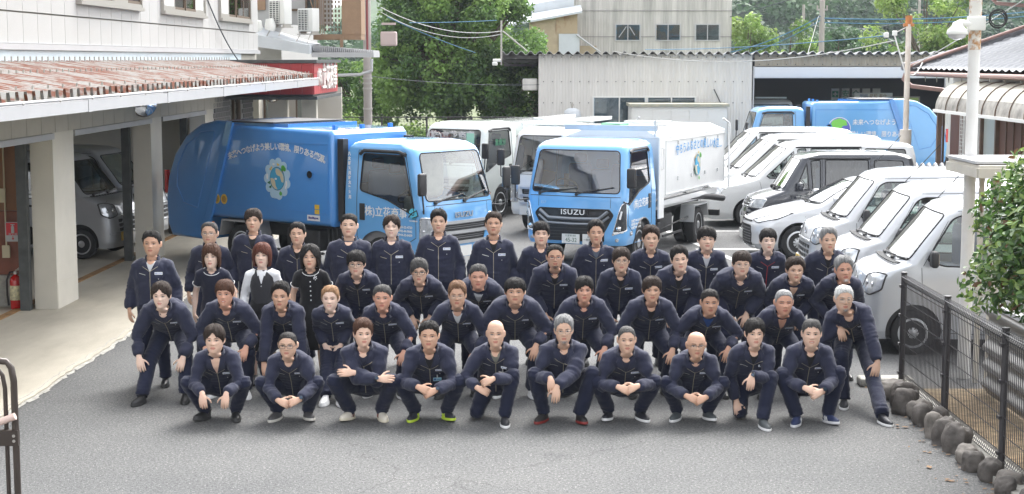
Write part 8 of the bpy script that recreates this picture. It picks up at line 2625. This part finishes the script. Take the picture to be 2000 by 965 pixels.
P_ = lambda u, v, Y, pose, k, label, **kw: dict(u=u, v=v, Y=Y, pose=pose, k=k, label=label, **kw)
Y1, Y2, Y3, Y4 = 15.65, 16.75, 17.75, 18.75
PEOPLE = [
 # front row, squatting
 P_(419, 664, Y1, 'squat', .98, 'young squatting man with parted dark hair and bare open collar', hair=('curtain', 'dk'), arms='hang', hands=((395, 768, -.42), (442, 768, -.42)), skin='f', shirt='skin', shoes='black', vdeep=-.03),
 P_(562, 674, Y1, 'squat', .97, 'squatting man with shaved hair and black glasses, grey canvas shoes', hair=('buzz', 'bk'), glasses='black', arms='clasp', hands=((548, 782, -.45), (580, 782, -.45)), watch=1, skin='m', shoes='canvas'),
 P_(709, 652, Y1, 'squat', 1.02, 'squatting man with folded arms, red pen and cream striped shoes', hair=('wave', 'br'), arms='fold', hands=((738, 740, -.36), (692, 728, -.28)), watch=0, skin='f', bulk=1.08, shoes='cream', pen='red', hyaw=12),
 P_(838, 656, Y1, 'squat', 1.03, 'squatting man with blue identity card and neon yellow shoe trim', hair=('short', 'bk'), arms='clasp', hands=((822, 756, -.42), (846, 764, -.42)), watch=1, idcard='blue', skin='t', bulk=1.05, shirt='black', shoes='neon', eyes='narrow'),
 P_(968, 652, Y1, 'kneel', .99, 'bald kneeling man with white identity card and olive shirt', hair=('bald', 'bk'), arms='clasp', hands=((938, 758, -.40), (958, 742, -.42)), kneel=0, idcard='white', skin='m', shirt='olive', shoes='runner', feet=((935, 812), (985, 820))),
 P_(1101, 646, Y1, 'squat', 1.03, 'grey haired man with glasses squatting in red soled black shoes', hair=('swept', 'gr'), glasses='metal', arms='hang', hands=((1075, 738, -.40), (1088, 755, -.44)), skin='m', bulk=1.08, shoes='redsole', beard='gr', feet=((1062, 813), (1133, 816)), pen='dark'),
 P_(1224, 664, Y1, 'squat', 1.0, 'squatting man with very short receding hair and clasped hands', hair=('buzz', 'sg'), arms='clasp', hands=((1213, 756, -.42), (1240, 756, -.42)), skin='m', bulk=1.08, shoes='runner', eyes='open'),
 P_(1360, 674, Y1, 'squat', .98, 'bald man in half rimmed glasses squatting, bandage on left hand', hair=('bald', 'bk'), glasses='half', arms='clasp', hands=((1347, 774, -.44), (1374, 778, -.44)), skin='t', shoes='greyrun', jaw=.92),
 P_(1474, 652, Y1, 'kneel', .99, 'young man kneeling on one knee with a wristwatch, grey shoes', hair=('side', 'bk'), arms='mix', kneehand=9, hands=((1438, 782, -.05), (1468, 732, -.40)), kneel=0, watch=1, skin='f', shoes='greyrun', shirt='black', feet=((1452, 814), (1490, 826))),
 P_(1585, 652, Y1, 'squat', 1.02, 'squatting man with short greyish hair and navy running shoes', hair=('crop', 'sg'), arms='clasp', hands=((1578, 758, -.40), (1602, 766, -.42)), watch=1, skin='f', bulk=1.06, shirt='black', shoes='navy', teeth=1, hyaw=-8, feet=((1557, 819), (1618, 816))),
 # second row, bending
 P_(315, 578, Y2, 'bend', 1.04, 'young man with parted hair bending beside the concrete apron edge', hair=('curtain', 'dk'), skin='w', bulk=1.06, feet=((276, 780), (362, 776)), hands=((272, 700, -.25), (357, 700, -.25)), shoes='loafer'),
 P_(439, 574, Y2, 'bend', 1.02, 'bending man with brown tousled hair behind the young squatting man', hair=('fringe', 'br'), skin='r', bulk=1.05, teeth=1, shoes='white'),
 P_(548, 579, Y2, 'bend', 1.0, 'bending man with swept black hair, smiling, beside the blonde woman', hair=('swept', 'bk'), skin='t', hands=((516, 712, -.2), (590, 712, -.2))),
 P_(645, 583, Y2, 'bend', .92, 'blonde woman bending with both hands together, white sneakers', hair=('ponytail', 'bl'), skin='w', arms='front', hands=((628, 700, -.3), (655, 700, -.3)), shoes='white', jaw=.88, teeth=1, stance=.6, feet=((636, 780), (664, 782))),
 P_(747, 582, Y2, 'bend', .98, 'thin faced grey haired man bending beside the blonde woman', hair=('crop', 'sg'), skin='r', jaw=.92, hands=((720, 705, -.2), (788, 690, -.25)), shoes='runner'),
 P_(893, 577, Y2, 'bend', 1.0, 'light brown haired man in clear glasses with white collar, bending', hair=('swept', 'lb'), glasses='clear', skin='t', shirt='white', eyes='narrow'),
 P_(1006, 570, Y2, 'bend', 1.06, 'broad shouldered man with black fringe bending above the bald man', hair=('fringe', 'bk'), skin='t', bulk=1.15, wide=1.06, shoes='white'),
 P_(1141, 567, Y2, 'bend', 1.03, 'red faced young man with short black hair, bending', hair=('side', 'bk'), skin='r', bulk=1.02),
 P_(1273, 567, Y2, 'bend', 1.03, 'young man with side swept dark hair bending above receding haired man', hair=('side', 'dk'), skin='t', shirt='black', bulk=1.02),
 P_(1386, 591, Y2, 'bend', 1.0, 'tanned man with flat crew cut and blue shirt, bending', hair=('crop', 'bk'), skin='d', shirt='blue', shoes='black'),
 P_(1531, 591, Y2, 'bend', .98, 'elderly man with short grey hair and closed eyes, bending', hair=('buzz', 'gr'), skin='r', eyes='shut', shirt='skin', wide=1.05, vdeep=-.03),
 P_(1648, 584, Y2 - .35, 'bend', 1.05, 'white haired man with glasses and goatee leaning beside the border rocks', hair=('crop', 'wh'), glasses='clear', skin='m', beard='gr', feet=((1648, 786), (1724, 818)), hands=((1640, 640, -.1), (1713, 710, -.45)), shoes='runner', leanx=-.22, hipdz=-.02),
 # third row
 P_(413, 502, Y3 - .2, 'stand', .90, 'woman with brown bob in short sleeved navy dress with white trim', hair=('bob', 'br'), dress='navy', skin='w', arms='down', shoes='loafer', jaw=.92, hpitch=0),
 P_(512, 500, Y3 - .3, 'stand', .89, 'woman with reddish brown fringe in white shirt and dark vest', hair=('bob', 'rd'), dress='vest', skin='w', arms='down', shoes='loafer', jaw=.92),
 P_(606, 503, Y3 - .3, 'stand', .90, 'woman with black bob, black dress and white corsage', hair=('bobpart', 'bk'), dress='black', skin='m', arms='down', shoes='loafer', jaw=.9),
 P_(696, 516, Y3, 'half', 1.0, 'young man with thick bowl fringe and black glasses, third row', hair=('bowl', 'bk'), glasses='black', skin='f', shirt='black', wide=1.04),
 P_(819, 531, Y3, 'half', 1.0, 'grey haired smiling man in metal glasses, third row', hair=('side', 'sg'), glasses='black', skin='m', jaw=.93, shirt='black'),
 P_(934, 541, Y3, 'half', 1.0, 'heavy faced tanned man with short grey hair, third row', hair=('crop', 'sg'), skin='r', wide=1.08, bulk=1.12, eyes='narrow', shirt='lightgrey'),
 P_(1084, 502, Y3, 'half', 1.04, 'man with slick black hair, red glasses and goatee', hair=('thin', 'bk'), glasses='red', skin='t', beard='sg', shirt='black', bulk=1.08),
 P_(1213, 509, Y3, 'half', 1.0, 'man with parted dark hair and thin metal glasses, third row', hair=('side', 'dk'), glasses='metal', skin='m', shirt='black'),
 P_(1327, 507, Y3, 'half', 1.02, 'man with long black fringe over one eye, third row', hair=('wave', 'bk'), skin='f', shirt='black', bulk=1.08, tilt=-6),
 P_(1448, 516, Y3, 'half', 1.05, 'large man with brown fringe and rimless glasses, third row', hair=('fringe', 'dk'), glasses='clear', skin='f', shirt='navy', bulk=1.18, wide=1.07),
 P_(1553, 528, Y3, 'half', 1.0, 'long faced man with wet looking dark hair, third row', hair=('wave', 'dk'), skin='m', shirt='skin', jaw=.95),
 P_(1648, 527, Y3 - .1, 'half', 1.0, 'tanned grey haired man right of the wet looking haired man', hair=('swept', 'gr'), skin='r', shirt='black', beard='wh', tilt=-5),
 # back row, standing
 P_(297, 477, 17.35, 'stand', .97, 'man standing alone on the concrete apron side, light grey collar', hair=('short', 'bk'), skin='t', shirt='lightgrey', bulk=1.1, wide=1.06, shoes='black', downx=.27),
 P_(408, 457, Y4 - .2, 'stand', .98, 'back row man with receding hair and thin glasses by garage pillar', hair=('thin', 'sg'), glasses='metal', skin='m', shirt='black', downx=.27),
 P_(495, 432, Y4 - .2, 'stand', 1.03, 'tall long faced man with brown hair standing under the blue truck', hair=('side', 'dk'), skin='m', shirt='black', jaw=.93),
 P_(581, 458, Y4 - .2, 'stand', .98, 'back row man with neat side swept dark hair, between tall and heavy men', hair=('short', 'bk'), skin='m', shirt='black', eyes='narrow'),
 P_(682, 441, Y4 - .2, 'stand', 1.02, 'heavyset young man with short black hair in back row', hair=('crop', 'bk'), skin='f', bulk=1.18, wide=1.12, jaw=1.06, shirt='navy'),
 P_(765, 444, Y4 - .2, 'stand', 1.0, 'smiling man with parted brown hair by the blue truck door', hair=('curtain', 'dk'), skin='w', teeth=1, shirt='navy'),
 P_(857, 434, Y4 - .2, 'stand', 1.02, 'standing man with fluffy black hair before the truck grille', hair=('wave', 'bk'), skin='m', shirt='navy', jaw=.95),
 P_(964, 438, Y4 - .2, 'stand', 1.03, 'tanned young man with short brown hair, right of truck grille', hair=('short', 'dk'), skin='t', shirt='black'),
 P_(1057, 458, Y4 - .2, 'stand', .98, 'young man with short fringe before the number plate truck', hair=('fringe', 'bk'), skin='f', shirt='navy'),
 P_(1164, 456, Y4 - .2, 'stand', .99, 'gaunt man with slicked back hair and slate shirt', hair=('swept', 'bk'), skin='t', jaw=.92, shirt='grey', eyes='narrow'),
 P_(1271, 467, Y4 - .2, 'stand', .97, 'back row man with dark brown quiff near the truck wheel', hair=('wave', 'dk'), skin='m', shirt='navy'),
 P_(1380, 468, Y4 - .2, 'stand', .97, 'round faced young man with bowl fringe and grey collar', hair=('bowl', 'bk'), skin='f', wide=1.08, shirt='lightgrey', bulk=1.08),
 P_(1500, 471, Y4 - .2, 'stand', .97, 'young man in jacket with red zips before the silver sedan', hair=('fringe', 'bk'), skin='w', redzip=1, shirt='navy', jaw=.92),
 P_(1618, 470, Y4 - .3, 'stand', .98, 'man with spiky silver grey hair standing before the silver vans', hair=('swept', 'gr'), skin='m', shirt='black', bulk=1.06),
]
HS = 1.10
for i_p, sp_p in enumerate(PEOPLE): person(i_p, sp_p)

# ================================================================= air
me = MB().box((-310, -25, -1.5), (310, 470, 130)).mesh('haze', [])
hz_m = bpy.data.materials.new('air'); hz_m.use_nodes = True
hn, hl = hz_m.node_tree.nodes, hz_m.node_tree.links
hn.clear()
ho = hn.new('ShaderNodeOutputMaterial'); hv = hn.new('ShaderNodeVolumePrincipled')
hv.inputs['Color'].default_value = (.82, .90, 1.0, 1); hv.inputs['Density'].default_value = .0003; hv.inputs['Anisotropy'].default_value = .2
hl.new(hv.outputs[0], ho.inputs['Volume'])
me.materials.append(hz_m)
tag(link('haze', me), kind='stuff')
